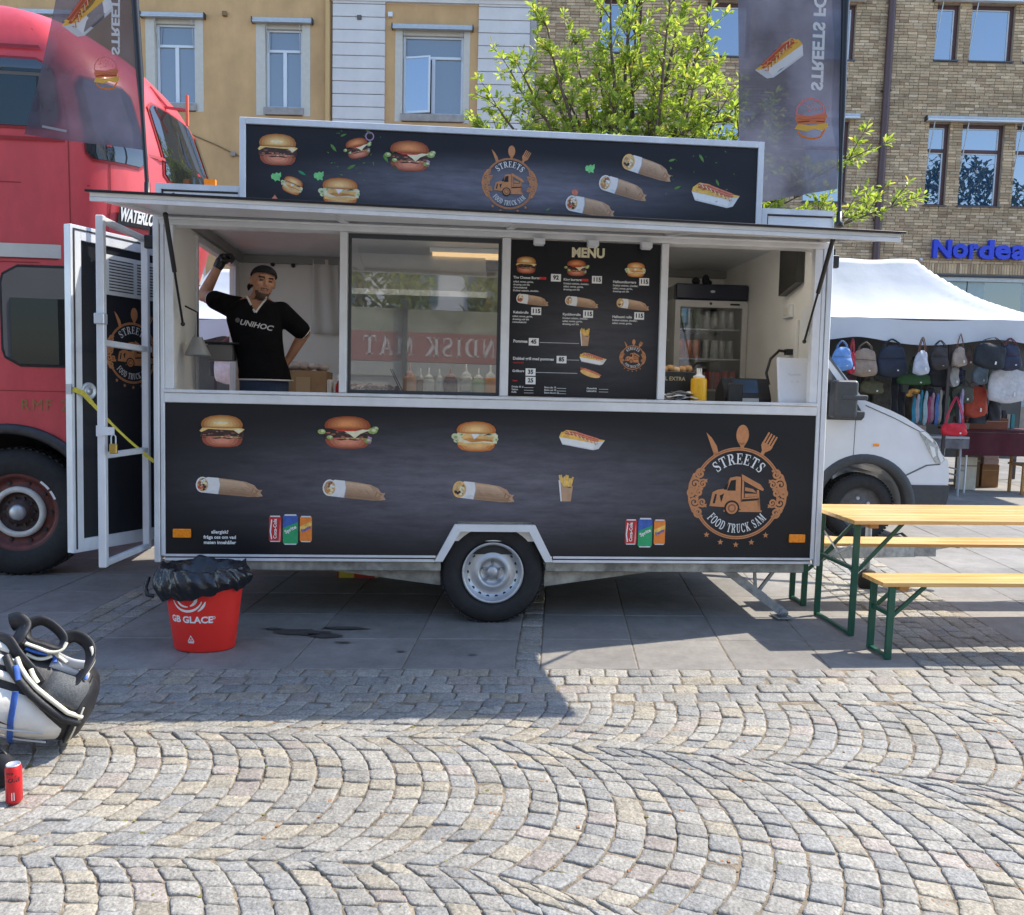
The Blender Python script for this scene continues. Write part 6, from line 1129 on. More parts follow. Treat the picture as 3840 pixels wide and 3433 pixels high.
def table(x0, x1, y0, y1, h, topm, label, cloth=None, legm=None, skirt=None):
    e = empty('market_table', T3(x0,y0,0), label, 'table'); L_, D_ = x1-x0, y1-y0; MB().box((0,0,h-.035),(L_,D_,h),topm).build('table_top', e, bevel=.006)
    for x in (.10,L_-.10):
        mb = MB(); mb.tube([(x,.06,h-.036),(x+.01,.05,h*.6),(x+.0,.03,0)],.016,legm or alu,8); mb.tube([(x,D_-.06,h-.036),(x,D_-.04,0)],.016,legm or alu,8); mb.beam((x,.06,h*.35),(x,D_-.06,h*.35),.02,.02,legm or alu); mb.build('leg', e)
    if skirt: mb = MB(); mb.grid(lambda u,v: Vector((L_*u,-.006+.012*math.sin(u*40),h-.04-skirt*(1-v))),40,4,cloth); mb.build('cloth', e)
    return e
table(4.8,6.52,12.15,12.85,.865,MAT('table_grey',(.42,.41,.42),.5,var=.1),'grey folding table with tubular legs in front of the stall',MAT('skirt_grey',(.16,.15,.16),.8,var=.3),MAT('leg_grey',(.36,.38,.42),.4),.13)
table(6.62,9.3,12.55,13.3,.95,MAT('cloth_burgundy',(.075,.010,.018),.85,var=.2),'market table covered with dark burgundy cloth at the right',MAT('cloth_burgundy'),None,.34)
def carton(x,y,z,w,d,h,col,label,name='cardboard_box',cat='box'):
    e = empty(name, T3(x,y,z), label, cat); m_ = MAT('carton_%02d%02d%02d' % tuple(int(c*99) for c in col), col, .8, var=.15, sc=8); MB().box((-w/2,0,0),(w/2,d,h),m_).build('carton', e, bevel=.004); MB().box((-w/2,-.002,h*.72),(w/2,-.0005,h*.76),MAT('tape_tan',(.35,.25,.15),.4)).build('tape', e); return e
hook_bag('pack',-4.42,1.33,.40,.56,(.50,.44,.42),'pale rucksack with burgundy straps seen through the trailer doorway',y=13.3,sc_=(.16,.03,.03)); hook_bag('cloth',-4.62,1.45,.25,.40,(.03,.03,.03),'dark cloth beside the pale rucksack in the doorway view',y=13.4,cat='garment')
carton(-4.55,13.2,.75,.55,.3,.48,(.03,.22,.42),'bright blue box seen low through the trailer doorway'); carton(-4.10,13.25,.72,.22,.3,.40,(.10,.05,.03),'dark brown box right of the bright blue one in the doorway view')
table(-5.2,-3.7,13.15,13.8,.72,MAT('table_grey',(.42,.41,.42),.5,var=.1),'folding table with blue box seen through the trailer doorway')
carton(7.0,12.6,.951,.62,.4,.17,(.17,.055,.03),'long red-brown box lying on the burgundy table'); carton(6.68,12.58,.951,.10,.3,.09,(.18,.28,.26),'teal grey box on the left end of the burgundy table'); carton(7.25,13.35,0,.22,.35,.56,(.14,.10,.06),'tall brown box under the burgundy table')
carton(7.56,13.4,0,.27,.35,.36,(.28,.14,.06),'low brown cardboard box right of the tent pole'); carton(7.56,13.4,.361,.24,.3,.10,(.50,.38,.38),'lower of two pale pink boxes stacked by the tent pole'); carton(7.55,13.4,.462,.24,.3,.10,(.52,.40,.40),'upper of two pale pink boxes stacked by the tent pole')
carton(6.99,13.0,.0,.26,.1,.50,(.72,.66,.54),'cream upright cushion in the sun under the burgundy table','cushion','cushion'); carton(6.30,12.6,.40,.17,.2,.16,(.02,.16,.45),'blue bag under the grey folding table','shopping_bag','bag'); carton(6.31,12.55,.36,.24,.3,.035,(.60,.55,.48),'cream board shelf under the grey folding table','board','board')
carton(6.35,12.6,.0,.22,.25,.34,(.06,.22,.36),'blue crate on the ground under the grey table','crate','crate'); carton(5.75,12.3,.866,.42,.3,.14,(.34,.28,.28),'dull pink box on the grey folding table behind the van'); carton(4.95,12.4,.866,.3,.3,.3,(.10,.07,.05),'dark brown box on the left part of the grey table')
e = empty('wooden_chair', T3(7.75,12.75,0), 'light wooden chair at the right edge beside the pink boxes', 'chair'); cw = MAT('chair_wood',(.40,.21,.07),.5,var=.2,sc=10); MB().box((-.2,-.2,.42),(.2,.2,.45),cw).build('seat', e, bevel=.006)
for x,y in ((-.18,-.18),(.15,-.18),(-.18,.15),(.15,.15)): MB().box((x,y,0),(x+.035,y+.035,.42 if y < 0 else .86),cw).build('leg', e)
MB().box((-.18,.155,.70),(.18,.18,.84),cw).build('backrest', e)
e = empty('yarn_basket', T3(7.35,12.7,.951), 'row of small colourful goods behind the red-brown box', 'goods'); mb = MB()
for k in range(10): mb.box((-.30+.07*k,.46,.0),(-.25+.07*k,.5,rr(.2,.42)),MAT('goods_%d' % (k % 5),((.02,.25,.4),(.5,.36,.03),(.03,.03,.05),(.45,.42,.38),(.05,.3,.33))[k % 5],.6))
mb.build('goods', e)
cbm = MAT('hose_black',(.02,.02,.022),.5)
for x,y,lb in ((6.3,10.9,'black cable lying in curls on the ground beyond the van, nearer the van'),(7.3,10.8,'black cable lying in curls on the ground at the right edge')): e = empty('cable', T3(x,y,0), lb, 'cable'); MB().tube([(.5*(k/30-.5)*3,.12*math.sin(k*.8),.012+.03*abs(math.sin(k*.45))) for k in range(31)],.012,cbm,6).build('cable_run', e)
# ---------------------------------------------------------------- buildings
ochre = MAT('ochre_render',(.52,.32,.15),.9,var=.10,sc=1.2,bump=.25,bsc=45,bdist=.01); stone_w = MAT('white_render',(.58,.55,.53),.85,var=.06,sc=2,bump=.2,bsc=30); cassette = MAT('blind_cassette',(.40,.42,.44),.4,metal=.3,var=.1); frame_w = MAT('frame_white',(.60,.63,.66),.4); reveal = MAT('reveal_cream',(.50,.47,.41),.8,var=.06); sillm = MAT('sill_grey',(.30,.27,.25),.7,var=.2,sc=6); gapd = MAT('groove_dark',(.11,.105,.10),.9)
gblind = GLASS('blind_glass',refl=.10,back=(.115,.130,.148)); gsky = GLASS('painted_sky_glass',refl=.26,back=(.010,.045,.115)); brownf = MAT('frame_brown',(.075,.030,.028),.5,var=.2,sc=10)  # gsky panes have the reflected sky's blue painted into their base colour
weather(ochre, [(.45,.88,1.06,(1,1,.5)),(3,.94,1.04,(1,1,.25))]); weather(stone_w, [(.8,.92,1.04,(1,1,.4))])
def wall_holes(x0, x1, z0, z1, holes, y0, y1, mat):
    mb = MB(); xs = sorted({x0,x1,*[h[0] for h in holes],*[h[1] for h in holes]}); xs = [x for x in xs if x0 <= x <= x1]
    for a, b_ in zip(xs, xs[1:]):
        hs = sorted([h for h in holes if h[0] < (a+b_)/2 < h[1]], key=lambda h: h[2]); z = z0
        for h in hs: mb.box((a,y0,z),(b_,y1,h[2]),mat); z = h[3]
        mb.box((a,y0,z),(b_,y1,z1),mat)
    return mb
yb = empty('yellow_building', T3(0,24,0), 'ochre rendered building with white banded pilasters behind the trailer', 'building')
WY = [(-13.6,-12.1,8.45,10.95,0),(-10.16,-8.60,8.45,10.95,0),(-7.18,-5.71,8.40,10.88,0),(-3.42,-1.40,8.32,10.80,1)]
wall_holes(-20,-5.12,0,15,[w_[:4] for w_ in WY[:3]]+[(a,b_,3.2,6.0,0)[:4] for a,b_ in ((-13.6,-12.1),(-10.16,-8.6),(-7.18,-5.71))],0,.4,ochre).build('wall', yb)
wall_holes(-3.69,-1.18,0,11.38,[WY[3][:4],(-3.42,-1.40,3.0,5.9)],.0,.4,ochre).build('wall', yb)
mb = MB(); mb.box((-20,.4,0),(.38,9,15),gapd); mb.box((-5.12,.05,0),(-3.69,.4,15),gapd); mb.box((-1.18,.05,0),(.20,.4,15),gapd); mb.box((-3.69,.0,11.38),(-1.18,.4,15),stone_w); mb.build('wall', yb)
mb = MB(); mb.box((-5.12,-.16,11.38+.13),(.20,.05,11.62),stone_w); mb.box((-5.12,-.10,11.40),(.20,.05,11.509),stone_w); mb.build('cornice', yb)
cme = {}
for x0, x1 in ((-5.10,-3.69),(-1.18,.20)):
    z = .02
    while z < 11.35:
        k = round(x1-x0,3)
        if k not in cme: m_ = MB(); m_.box((0,-.07,0),(k,.05,.318),stone_w); cme[k] = m_.mesh('course')
        o = bpy.data.objects.new('course', cme[k]); COL.objects.link(o); o.parent = yb; o.location = (x0,0,z); b_ = o.modifiers.new('bevel','BEVEL'); b_.width = .012; b_.segments = 2; z += .333
mb = MB(); mb.box((.203,-.02,0),(.385,.4,15),MAT('edge_grey',(.33,.31,.30),.8,var=.08)); mb.build('corner_strip', yb)
mb = MB(); mb.tube([(-5.23,-.07,0),(-5.23,-.07,15)],.065,MAT('pipe_ochre',(.52,.33,.13),.6),12); mb.box((-5.14,-.02,0),(-5.121,.1,15),MAT('edge_ochre_dark',(.25,.15,.06),.8)); mb.build('drainpipe', yb)
for x, z, m_ in ((-8.0,11.0,MAT('box_brown',(.20,.12,.05),.7)),(-4.38,10.98,gapd),(-7.8,7.35,MAT('box_grey',(.25,.22,.2),.7)),(-3.55,11.08,frame_w)): MB().box((x-.06,-.10,z-.06),(x+.06,.0,z+.06),m_).build('wall_box', yb, bevel=.01)
MB().tube([(-9.2,-.02,7.95),(-8.3,-.03,7.6),(-7.3,-.02,7.15)],.016,MAT('wire_brown',(.2,.13,.06),.8),5).build('wire', yb)
def casement(par, x0, x1, z0, z1, openl, y=.20):
    ins = .27 if not openl else .22; a, b_ = x0+ins, x1-ins+.03; zt, zb = z1-.20, z0+.22; w_ = MB()
    w_.box((x0,-.012,z0),(a-.02,.14,z1),reveal); w_.box((b_+.02,-.012,z0),(x1,.14,z1),reveal); w_.box((a-.02,.06,zt),(b_+.02,.14,z1),reveal)
    wn = w_.build('window', par, bevel=.006); mb = MB(); tr_ = zb+(zt-zb)*.735; mid = (a+b_)/2
    for q_ in ((a-.02,zb,a+.05,zt),(b_-.05,zb,b_+.02,zt),(a+.05,zt-.05,b_-.05,zt),(a+.05,zb,b_-.05,zb+.06),(a+.05,tr_-.035,b_-.05,tr_+.035)): mb.box((q_[0],y-.06,q_[1]),(q_[2],y+.02,q_[3]),frame_w)
    mb.box((mid-.05,y-.06,zb+.06),(mid+.05,y+.02,tr_-.035),frame_w); mb.build('frame', wn, bevel=.006)
    MB().box((a+.05,y-.012,tr_+.035),(b_-.05,y-.004,zt-.05),gblind).build('pane', wn)
    if not openl: MB().box((a+.05,y-.012,zb+.06),(mid-.05,y-.004,tr_-.035),gblind).build('pane', wn)
    else:
        MB().box((a+.05,y+.05,zb+.06),(mid-.05,y+.06,tr_-.035),MAT('room_dark',(.01,.011,.013),.9)).build('opening', wn)
        L_ = mid-.05-a; m_ = MB(); Rm = T3(a+.01,y-.07,0) @ rz(-.24)
        for q_ in ((0,zb+.03,.05,tr_),(L_-.05,zb+.03,L_,tr_),(.05,zb+.03,L_-.05,zb+.09),(.05,tr_-.05,L_-.05,tr_)): m_.box((q_[0],-.03,q_[1]),(q_[2],.01,q_[3]),frame_w)
        m_.xf(Rm).build('open_sash', wn, bevel=.005); g_ = MB(); g_.box((.05,-.012,zb+.09),(L_-.05,-.004,tr_-.05),gsky); g_.xf(Rm).build('sash_pane', wn)
    MB().box((mid+.05,y-.012,zb+.06),(b_-.05,y-.004,tr_-.035),gblind).build('pane', wn)
    mb = MB(); mb.box((a-.06,-.06,z0+.02),(b_+.06,.14,zb-.005),sillm); mb.build('sill', wn, bevel=.01)
    mb = MB(); mb.box((x0-.08,-.13,z1-.05),(x1+.08,.0,z1+.03),cassette); mb.box((x0-.06,-.16,z1-.10),(x1+.06,-.06,z1-.055),cassette); mb.box((x0-.085,-.165,z1-.11),(x0-.061,.0,z1+.04),grey_d); mb.box((x1+.061,-.165,z1-.11),(x1+.085,0,z1+.04),grey_d); mb.build('blind_cassette', wn, bevel=.006)
    mb = MB()
    for x in (a+.03,b_-.03): mb.beam((x,-.10,z1-.12),(x+(.03 if x < mid else -.03),.10,tr_-.05),.014,.014,cassette)
    mb.build('blind_arm', wn)
    return wn
for w_ in WY: casement(yb,*w_)
for a,b_ in ((-13.6,-12.1),(-10.16,-8.6),(-7.18,-5.71),(-3.42,-1.40)): casement(yb,a,b_,3.1 if a > -4 else 3.2,5.9 if a > -4 else 6.0,0)
# brick building
bb_ = empty('brick_building', T3(0,24,0), 'tan brick building with brown framed windows and a dark drainpipe', 'building')
mortar = MAT('mortar',(.30,.245,.19),.95,var=.15,sc=6); brickm = MAT('brick_tan',(.35,.24,.14),.85,attr='tone',var=.2,sc=26,bump=.3,bsc=80,bdist=.006)
weather(brickm, [(.5,.85,1.10,(1,1,1.4)),(2.2,.9,1.08,(1,1,1))])
BW = [(2.08,3.20,10.28,11.66),(4.95,6.12,10.25,11.64),(7.78,8.95,10.22,11.66),(11.12,11.73,10.28,11.72),(12.06,13.22,10.28,11.73),(13.52,14.1,10.28,11.73),
      (2.08,3.20,6.47,8.62),(4.95,6.12,6.47,8.62),(7.78,8.95,6.47,8.62),(11.12,11.69,6.46,8.63),(12.04,13.18,6.46,8.63),(13.51,14.1,6.46,8.63)]
SHOP = (11.10,15.2,1.0,4.55)
wall_holes(.39,18,0,15,BW+[SHOP],.02,.4,mortar).build('wall', bb_); MB().box((.39,.4,0),(18,9,15),gapd).build('wall', bb_)
R2 = random.Random(5); BR = []; pz = .0770; row = 0; z = 2.6
while z < 12.5:
    x = .40-(row % 2)*.13-(R2.random()*.03)
    while x < 15.2:
        l = .245 if R2.random() < .86 else .118; a, b_ = max(x,.392), x+l; hit = False
        if 4.62 < z+.03 < 4.92 and b_ > 11.0: hit = True
        for h in BW+[SHOP]:
            if a < h[1] and b_ > h[0] and z+.066 > h[2] and z < h[3]:
                if a < h[0]-.04: b_ = h[0]
                elif b_ > h[1]+.04: a = h[1]
                else: hit = True
                break
        if not hit and b_-a > .03: BR.append((a,b_,z,z+.066))
        x += l+.011
    z += pz; row += 1
x = 11.0
while x < 15.2: BR.append((x,x+.066,4.63,4.90)); x += .077
def brick(mb, t, r):
    a, b_, z0, z1 = t; p_ = r.uniform(-.006,.004); k = r.random(); s = r.uniform(.72,1.22); c = (.46,.335,.205) if k < .6 else (.38,.260,.155) if k < .85 else (.53,.40,.26); c = tuple(v*s for v in c); e = .004; y = -.001+p_
    j = [r.uniform(-.002,.002) for _ in range(4)]
    mb.add([(a,.022,z0),(b_,.022,z0),(b_,.022,z1),(a,.022,z1),(a+j[0],y+e,z0+j[1]),(b_+j[2],y+e,z0+j[3]),(b_+j[2],y+e,z1+j[1]),(a+j[0],y+e,z1+j[3]),(a+e,y,z0+e),(b_-e,y,z0+e),(b_-e,y,z1-e),(a+e,y,z1-e)],
        [(8,9,10,11),(4,5,9,8),(5,6,10,9),(6,7,11,10),(7,4,8,11),(0,1,5,4),(1,2,6,5),(2,3,7,6),(3,0,4,7)],brickm,False,c)
vis = lambda t: (9.0 < t[0] < 14.2 and t[2] > 4.9) or (9.0 < t[0] < 11.6 and t[2] > 4.2)
BR.sort(key=lambda t: (0 if vis(t) else 1, (t[0]**2+(t[2]-1.6)**2)))
for t in BR[:300]: m_ = MB(); brick(m_,t,R2); m_.build('brick', bb_)
m_ = MB()
for t in BR[300:]: brick(m_,t,R2)
tag(m_.build('brickwork', bb_), kind='stuff')
for h in BW:
    x0,x1,z0,z1 = h; mb = MB(); y = .16; f = .085
    for q_ in ((x0,z0,x0+f*.5,z1),(x1-f,z0,x1,z1),(x0+f*.5,z1-f,x1-f,z1),(x0+f*.5,z0,x1-f,z0+.05)): mb.box((q_[0],y-.06,q_[1]),(q_[2],y+.05,q_[3]),brownf)
    low = z1 < 9; tz = z0+(z1-z0)*.68
    if low: mb.box((x0+f*.5,y-.05,tz-.045),(x1-f,y+.04,tz+.045),brownf)
    wn = mb.build('window', bb_, bevel=.008)
    for a,b_ in (((z0+.05,tz-.045),(tz+.045,z1-f)) if low else ((z0+.05,z1-f),)):
        MB().box((x0+f*.5,y,a),(x1-f,y+.01,b_),gsky).build('pane', wn); mb = MB(); mb.box((x1-f-.035,y-.02,a),(x1-f-.001,y-.001,b_),frame_w); mb.box((x0+f*.5,y-.02,b_-.03),(x1-f-.036,y-.001,b_-.001),frame_w); mb.build('inner_frame', wn)
    mb = MB(); mb.box((x0-.03,-.04,z0-.035),(x1+.03,.14,z0-.002),MAT('sill_dark',(.06,.06,.07),.5)); mb.build('sill', wn)
    mb = MB(); mb.beam((x0+.10,-.10,z1+.06),(x0+.02,.06,z0+(z1-z0)*(.42 if low else .2)),.025,.02,cassette); mb.build('blind_arm', wn)
for x0,x1,z in ((1.95,3.35,8.66),(4.8,6.3,8.66),(7.6,9.17,8.66),(10.98,15,8.655),(10.98,15,11.755),(7.6,9.17,11.70),(1.95,3.35,11.68),(4.8,6.3,11.68)):
    mb = MB(); mb.box((x0,-.17,z+.055),(x1,.0,z+.13),cassette); mb.box((x0+.01,-.19,z),(x1-.01,-.05,z+.05),frame_w); mb.box((x0-.015,-.18,z-.005),(x0-.001,0,z+.14),grey_d); mb.build('blind_cassette', bb_, bevel=.008)
mb = MB(); mb.tube([(9.86,-.09,0),(9.86,-.09,13)],.10,MAT('pipe_brown',(.075,.038,.04),.45),12); mb.build('drainpipe', bb_)
for z in (3.5,6.0,9.4): MB().box((9.74,-.12,z),(9.98,.0,z+.05),brownf).build('pipe_clip', bb_)
mb = MB(); x0,x1,z0,z1 = SHOP; mb.box((x0,.05,z1-.12),(x1,.16,z1),cassette); mb.box((x0,.05,z0),(x0+.10,.16,z1-.12),cassette); mb.box((x0-.06,-.03,z1),(x1,.06,z1+.05),MAT('lintel_dark',(.04,.045,.06),.5)); sw2 = mb.build('shop_window', bb_, bevel=.006)
gsh = GLASS('shop_glass',refl=.10,back=(.022,.032,.034)); gcu = MAT('curtain_panel',(.30,.37,.36),.6,var=.08,sc=3)
for a,b_,m_ in ((.10,.38,gcu),(.38,.86,gsh),(.86,1.42,gcu),(1.45,1.92,gcu),(1.92,2.95,gsh),(2.95,3.3,gcu),(3.36,4.1,gsh)): MB().box((x0+a,.12,z0),(x0+b_,.13,z1-.12),m_).build('pane', sw2)
MB().ball((11.12,-.06,4.98),.045,frame_w,10,8).build('wall_lamp', bb_)
sg_ = empty('shop_sign', T3(0,23.9,5.02), 'big blue raised letters spelling the bank name on the brick wall', 'sign'); bl_m = MAT('sign_blue',(.008,.040,.52),.35,var=.05)
for ch, a, b_, h_ in (('N',11.40,11.90,.50),('o',11.93,12.35,.40),('r',12.39,12.63,.40),('d',12.65,13.06,.52),('e',13.09,13.52,.40),('a',13.55,13.96,.40)):
    vs, fs = text_geo(ch,1.,.035,.05); xs = [v.x for v in vs]; ys = [v.y for v in vs]; sx = (b_-a)/(max(xs)-min(xs)); sy = h_/(max(ys)-min(ys)); mb = MB(); mb.add([(a+(v.x-min(xs))*sx,-v.z*1.2,(v.y-min(ys))*sy) for v in vs],fs,bl_m); mb.build('letter', sg_)
MB().box((11.5,.055,.2),(13.9,.095,.24),cassette).build('rail', sg_)
# ---------------------------------------------------------------- tree behind the trailer
bark = MAT('bark',(.10,.075,.055),.9,var=.4,sc=20,bump=.6,bsc=30)
def leafmat(name):
    m = bpy.data.materials.new(name); m.use_nodes = True; nt = m.node_tree; N = nt.nodes; L = nt.links; b = N['Principled BSDF']; b.inputs['Roughness'].default_value = .42; b.inputs['Specular IOR Level'].default_value = .4
    a = N.new('ShaderNodeAttribute'); a.attribute_name = 'tone'; L.new(a.outputs['Color'], b.inputs['Base Color'])
    t = N.new('ShaderNodeBsdfTranslucent'); hs = N.new('ShaderNodeMixRGB'); hs.blend_type = 'MULTIPLY'; hs.inputs[0].default_value = 1; hs.inputs[2].default_value = (1.5,1.45,.6,1); L.new(a.outputs['Color'], hs.inputs[1]); L.new(hs.outputs[0], t.inputs['Color'])
    mx = N.new('ShaderNodeMixShader'); mx.inputs[0].default_value = .52; L.new(b.outputs[0], mx.inputs[1]); L.new(t.outputs[0], mx.inputs[2]); L.new(mx.outputs[0], N['Material Output'].inputs[0]); return m
lm_ = leafmat('leaf_green')
def leaf(mb, p, d, up, L_, r, dark=1.):
    d = d.normalized(); s = d.cross(up); s = s.normalized() if s.length > 1e-3 else d.orthogonal().normalized(); n = s.cross(d); w_ = L_*r.uniform(.19,.26); q = p+d*L_*.5-n*L_*.03; e = p+d*L_-n*L_*r.uniform(.05,.22)
    k = r.random(); c = (.215,.295,.065) if k < .45 else (.285,.350,.095) if k < .75 else (.165,.220,.050) if k < .94 else (.36,.34,.12); f = r.uniform(.85,1.3)*dark*1.15; c = tuple(v*f for v in c)
    fold = n*L_*.06
    mb.add([p,q-s*w_+fold,p+d*L_*.85-s*w_*.45,e,p+d*L_*.85+s*w_*.45,q+s*w_+fold,q],[(0,1,6),(1,2,3,6),(6,3,4,5),(6,5,0)],lm_,False,c)
def grow_tree(seed, base, targets, fork, label, trunk_r=.10):
    r = random.Random(seed); e = empty('tree', T3(*base), label, 'tree'); B0 = Vector(base); tk = MB(); tips = []
    F_ = Vector(fork)-B0; tk.tube([Vector((0,0,-.02)),F_*.35+Vector((.03,0,0)),F_*.7+Vector((-.03,.02,0)),F_],[trunk_r*1.35,trunk_r,trunk_r*.9,trunk_r*.8],bark,12); tk.build('trunk', e); br = MB()
    for T_ in targets:
        T_ = Vector(T_)-B0; st = F_*(r.uniform(.78,1.0)); mid = st.lerp(T_,.5)+Vector((r.uniform(-.2,.2),r.uniform(-.2,.2),r.uniform(.0,.25))); pts = []
        for k in range(11): t = k/10; pts.append(st*(1-t)**2+mid*2*t*(1-t)+T_*t*t+Vector((r.uniform(-.025,.025),)*3)*t)
        br.tube(pts,[.045*(1-k/11)+.006 for k in range(11)],bark,6)
        dirn = (T_-st).normalized()
        for k in range(4,11):
            for _ in range(3 if k < 10 else 4):
                d = (dirn*r.uniform(.3,1)+Vector((r.uniform(-1,1),r.uniform(-1,1),r.uniform(-.35,.9)))).normalized(); l = r.uniform(.18,.50)*(1.0 if k > 5 else .8); q = pts[k]+d*l; br.tube([pts[k],pts[k].lerp(q,.5)+Vector((0,0,.02)),q],[.008,.006,.003],bark,4,False); tips.append((q,d)); tips.append((pts[k].lerp(q,.55),d))
    br.build('branches', e); LV = []
    for q, d in tips:
        for _ in range(r.randint(9,12)):
            v = (d*r.uniform(.2,1.1)+Vector((r.uniform(-1,1),r.uniform(-1,1),r.uniform(-.6,.8)))).normalized(); LV.append((q+v*r.uniform(0,.05)-d*r.uniform(0,.10), v, r.uniform(.075,.12)))
    LV.sort(key=lambda t: t[0].y)
    for p_, v, l in LV[:300]: m_ = MB(); leaf(m_,p_,v,Vector((r.uniform(-.5,.5),r.uniform(-.5,.5),1)),l,r); m_.build('leaf', e)
    m_ = MB()
    for p_, v, l in LV[300:]: leaf(m_,p_,v,Vector((r.uniform(-.6,.6),r.uniform(-.6,.6),1)),l,r)
    tag(m_.build('crown', e), kind='stuff'); return e
R3 = random.Random(9); tg = []
for x,z in ((-.45,4.95),(-.30,5.25),(.05,5.55),(-.15,5.95),(.30,6.05),(.55,5.6),(.75,6.35),(1.10,6.6),(1.45,7.2),(1.55,6.7),(1.85,6.4),(2.15,6.75),(2.30,6.2),(2.55,5.7),(2.95,5.45),(3.05,5.1),(2.6,5.2),(2.2,5.4),(1.8,5.7),(1.3,5.8),(.9,5.3),(.3,5.0),(.1,4.7),(.75,4.9),(1.2,5.1),(1.7,5.1),(2.2,4.9),(2.7,4.85),(-.25,4.6),(3.2,4.7),(1.4,6.1),(1.0,5.7),(.4,5.4),(2.5,6.45),(3.7,4.15),(4.15,4.05),(4.75,4.05),(5.0,4.08),(4.45,4.72),(3.4,4.4),(.9,4.6),(1.5,4.6),(2.0,4.5),(2.9,4.4)): tg.append((x,12+R3.uniform(-.8,.7) if x < 3.3 else 11.9+R3.uniform(-.2,.2),z-.12))
grow_tree(3,(1.55,12.05,0),tg,(1.6,12.05,3.0),'light green broadleaf tree rising behind the roof sign')
# ---------------------------------------------------------------- feather flags on the trailer roof
def fabric(name, col, thru):
    m = bpy.data.materials.new(name); m.use_nodes = True; nt = m.node_tree; N = nt.nodes; L = nt.links; N.remove(N['Principled BSDF'])
    d = N.new('ShaderNodeBsdfDiffuse'); t = N.new('ShaderNodeBsdfTranslucent'); tr_ = N.new('ShaderNodeBsdfTransparent'); tc = N.new('ShaderNodeTexCoord'); n = N.new('ShaderNodeTexNoise'); n.inputs['Scale'].default_value = 2.4; n.inputs['Detail'].default_value = 6; L.new(tc.outputs['Object'], n.inputs['Vector'])
    r = N.new('ShaderNodeValToRGB'); r.color_ramp.elements[0].color = tuple(c*.55 for c in col)+(1,); r.color_ramp.elements[0].position = .35; r.color_ramp.elements[1].color = tuple(c*1.5 for c in col)+(1,); r.color_ramp.elements[1].position = .68; L.new(n.outputs['Fac'], r.inputs[0]); L.new(r.outputs[0], d.inputs[0]); L.new(r.outputs[0], t.inputs[0])
    a = N.new('ShaderNodeMixShader'); a.inputs[0].default_value = .6; L.new(d.outputs[0], a.inputs[1]); L.new(t.outputs[0], a.inputs[2]); b = N.new('ShaderNodeMixShader'); b.inputs[0].default_value = thru; L.new(a.outputs[0], b.inputs[1]); L.new(tr_.outputs[0], b.inputs[2]); L.new(b.outputs[0], N['Material Output'].inputs[0]); return m
pole_b = MAT('pole_black',(.010,.011,.014),.4)
class FrFlag(Fr):
    def __init__(s, f): s.f = f
    def p(s, u, v, l=0): q = s.f(u,v); return Vector((q[0], q[1]-.004-.0008*l, q[2]))
def flag(name_l, pole, edge, y0, fab, prints, wave):
    """pole(z) and edge(z) give the fabric's right and left border at height z"""
    e = empty('feather_flag', TM, name_l, 'flag'); z0, z1 = prints['z']
    W_ = lambda x,z: y0+wave*math.sin(x*9+z*2.2)+wave*.6*math.sin(z*5+x*3)
    def zb(u): return prints['bl']+(prints['br']-prints['bl'])*u
    mb = MB()
    def f(u, v):
        zz = zb(u)+(z1-zb(u))*v; a, b_ = edge(zz), pole(zz)-.012; x = a+(b_-a)*u; 
        if v > .8: x = x+(b_-x)*((v-.8)/.2)**2*.9
        return Vector((x,W_(x,zz),zz))
    mb.grid(f, 30, 50, fab); mb.build('fabric', e)
    zs = [z0+(z1+.05-z0)*k/12 for k in range(13)]; MB().tube([(pole(z_),y0,z_) for z_ in zs],[.013+.009*(k > 2)+(.006 if k > 5 else 0) for k in range(13)],pole_b,10).build('pole', e)
    MB().lathe([(0,0),(.03,0),(.03,.03),(.018,.04),(.018,.10),(0,.10)],(pole(z0),y0,z0-.06),'z',12,pole_b).build('pole_foot', e)
    return e, FrFlag(lambda x,z: (x,W_(x,z),z))
def flag_text(p, body, x, z0, length, cap, mat, l=0):
    vs, fs = text_geo(body,1.,.035); xs = [v.x for v in vs]; ys = [v.y for v in vs]; k = length/(max(xs)-min(xs)); ky = cap/.72
    p.set(0,0); p.faces([(x+v.y*ky, z0+(v.x-min(xs))*k) for v in vs], fs, l, mat)
def line_burger(p, cx, cz, w_, h_, top=('redl','orange')):
    p.set(cx,cz,.08,w_/2,h_/2); a = I['redl']; o = I['orange']; y = I['fry']
    p.line([(-.86,.2),(-.8,.55),(-.45,.9),(0,1),(.45,.9),(.78,.6),(.84,.22)],.08,0,a); p.line([(-.86,.2),(0,.12),(.84,.28)],.08,0,a)
    for k in range(16): x,z = rr(-.6,.6),rr(.3,.8); p.line([(x,z),(x+.06,z+.06)],.06,0,a)
    p.poly([(-.95,.02),(-.8,.18),(0,.1),(.9,.24),(.98,.08),(.85,-.05),(.8,-.25),(-.8,-.28)],1,MAT('ink_orange_red',(.75,.25,.12),.4,var=.2)); p.poly([(-1,-.5),(-.8,-.25),(0,-.34),(.95,-.22),(.98,-.45),(.6,-.6),(.2,-.5),(-.3,-.62),(-.7,-.55)],1,y)
    p.line([(-.8,.02),(-.3,-.06),(.2,.02),(.8,-.02)],.04,2,I['tomato']); p.line([(-.8,-.16),(0,-.12),(.8,-.16)],.05,2,I['copperd']); p.line([(-.82,-.6),(-.6,-.85),(0,-1),(.5,-.92),(.8,-.55)],.09,0,o)
fabL = fabric('flag_fabric_thin',(.105,.10,.135),.20); fabR = fabric('flag_fabric',(.125,.128,.170),.09)
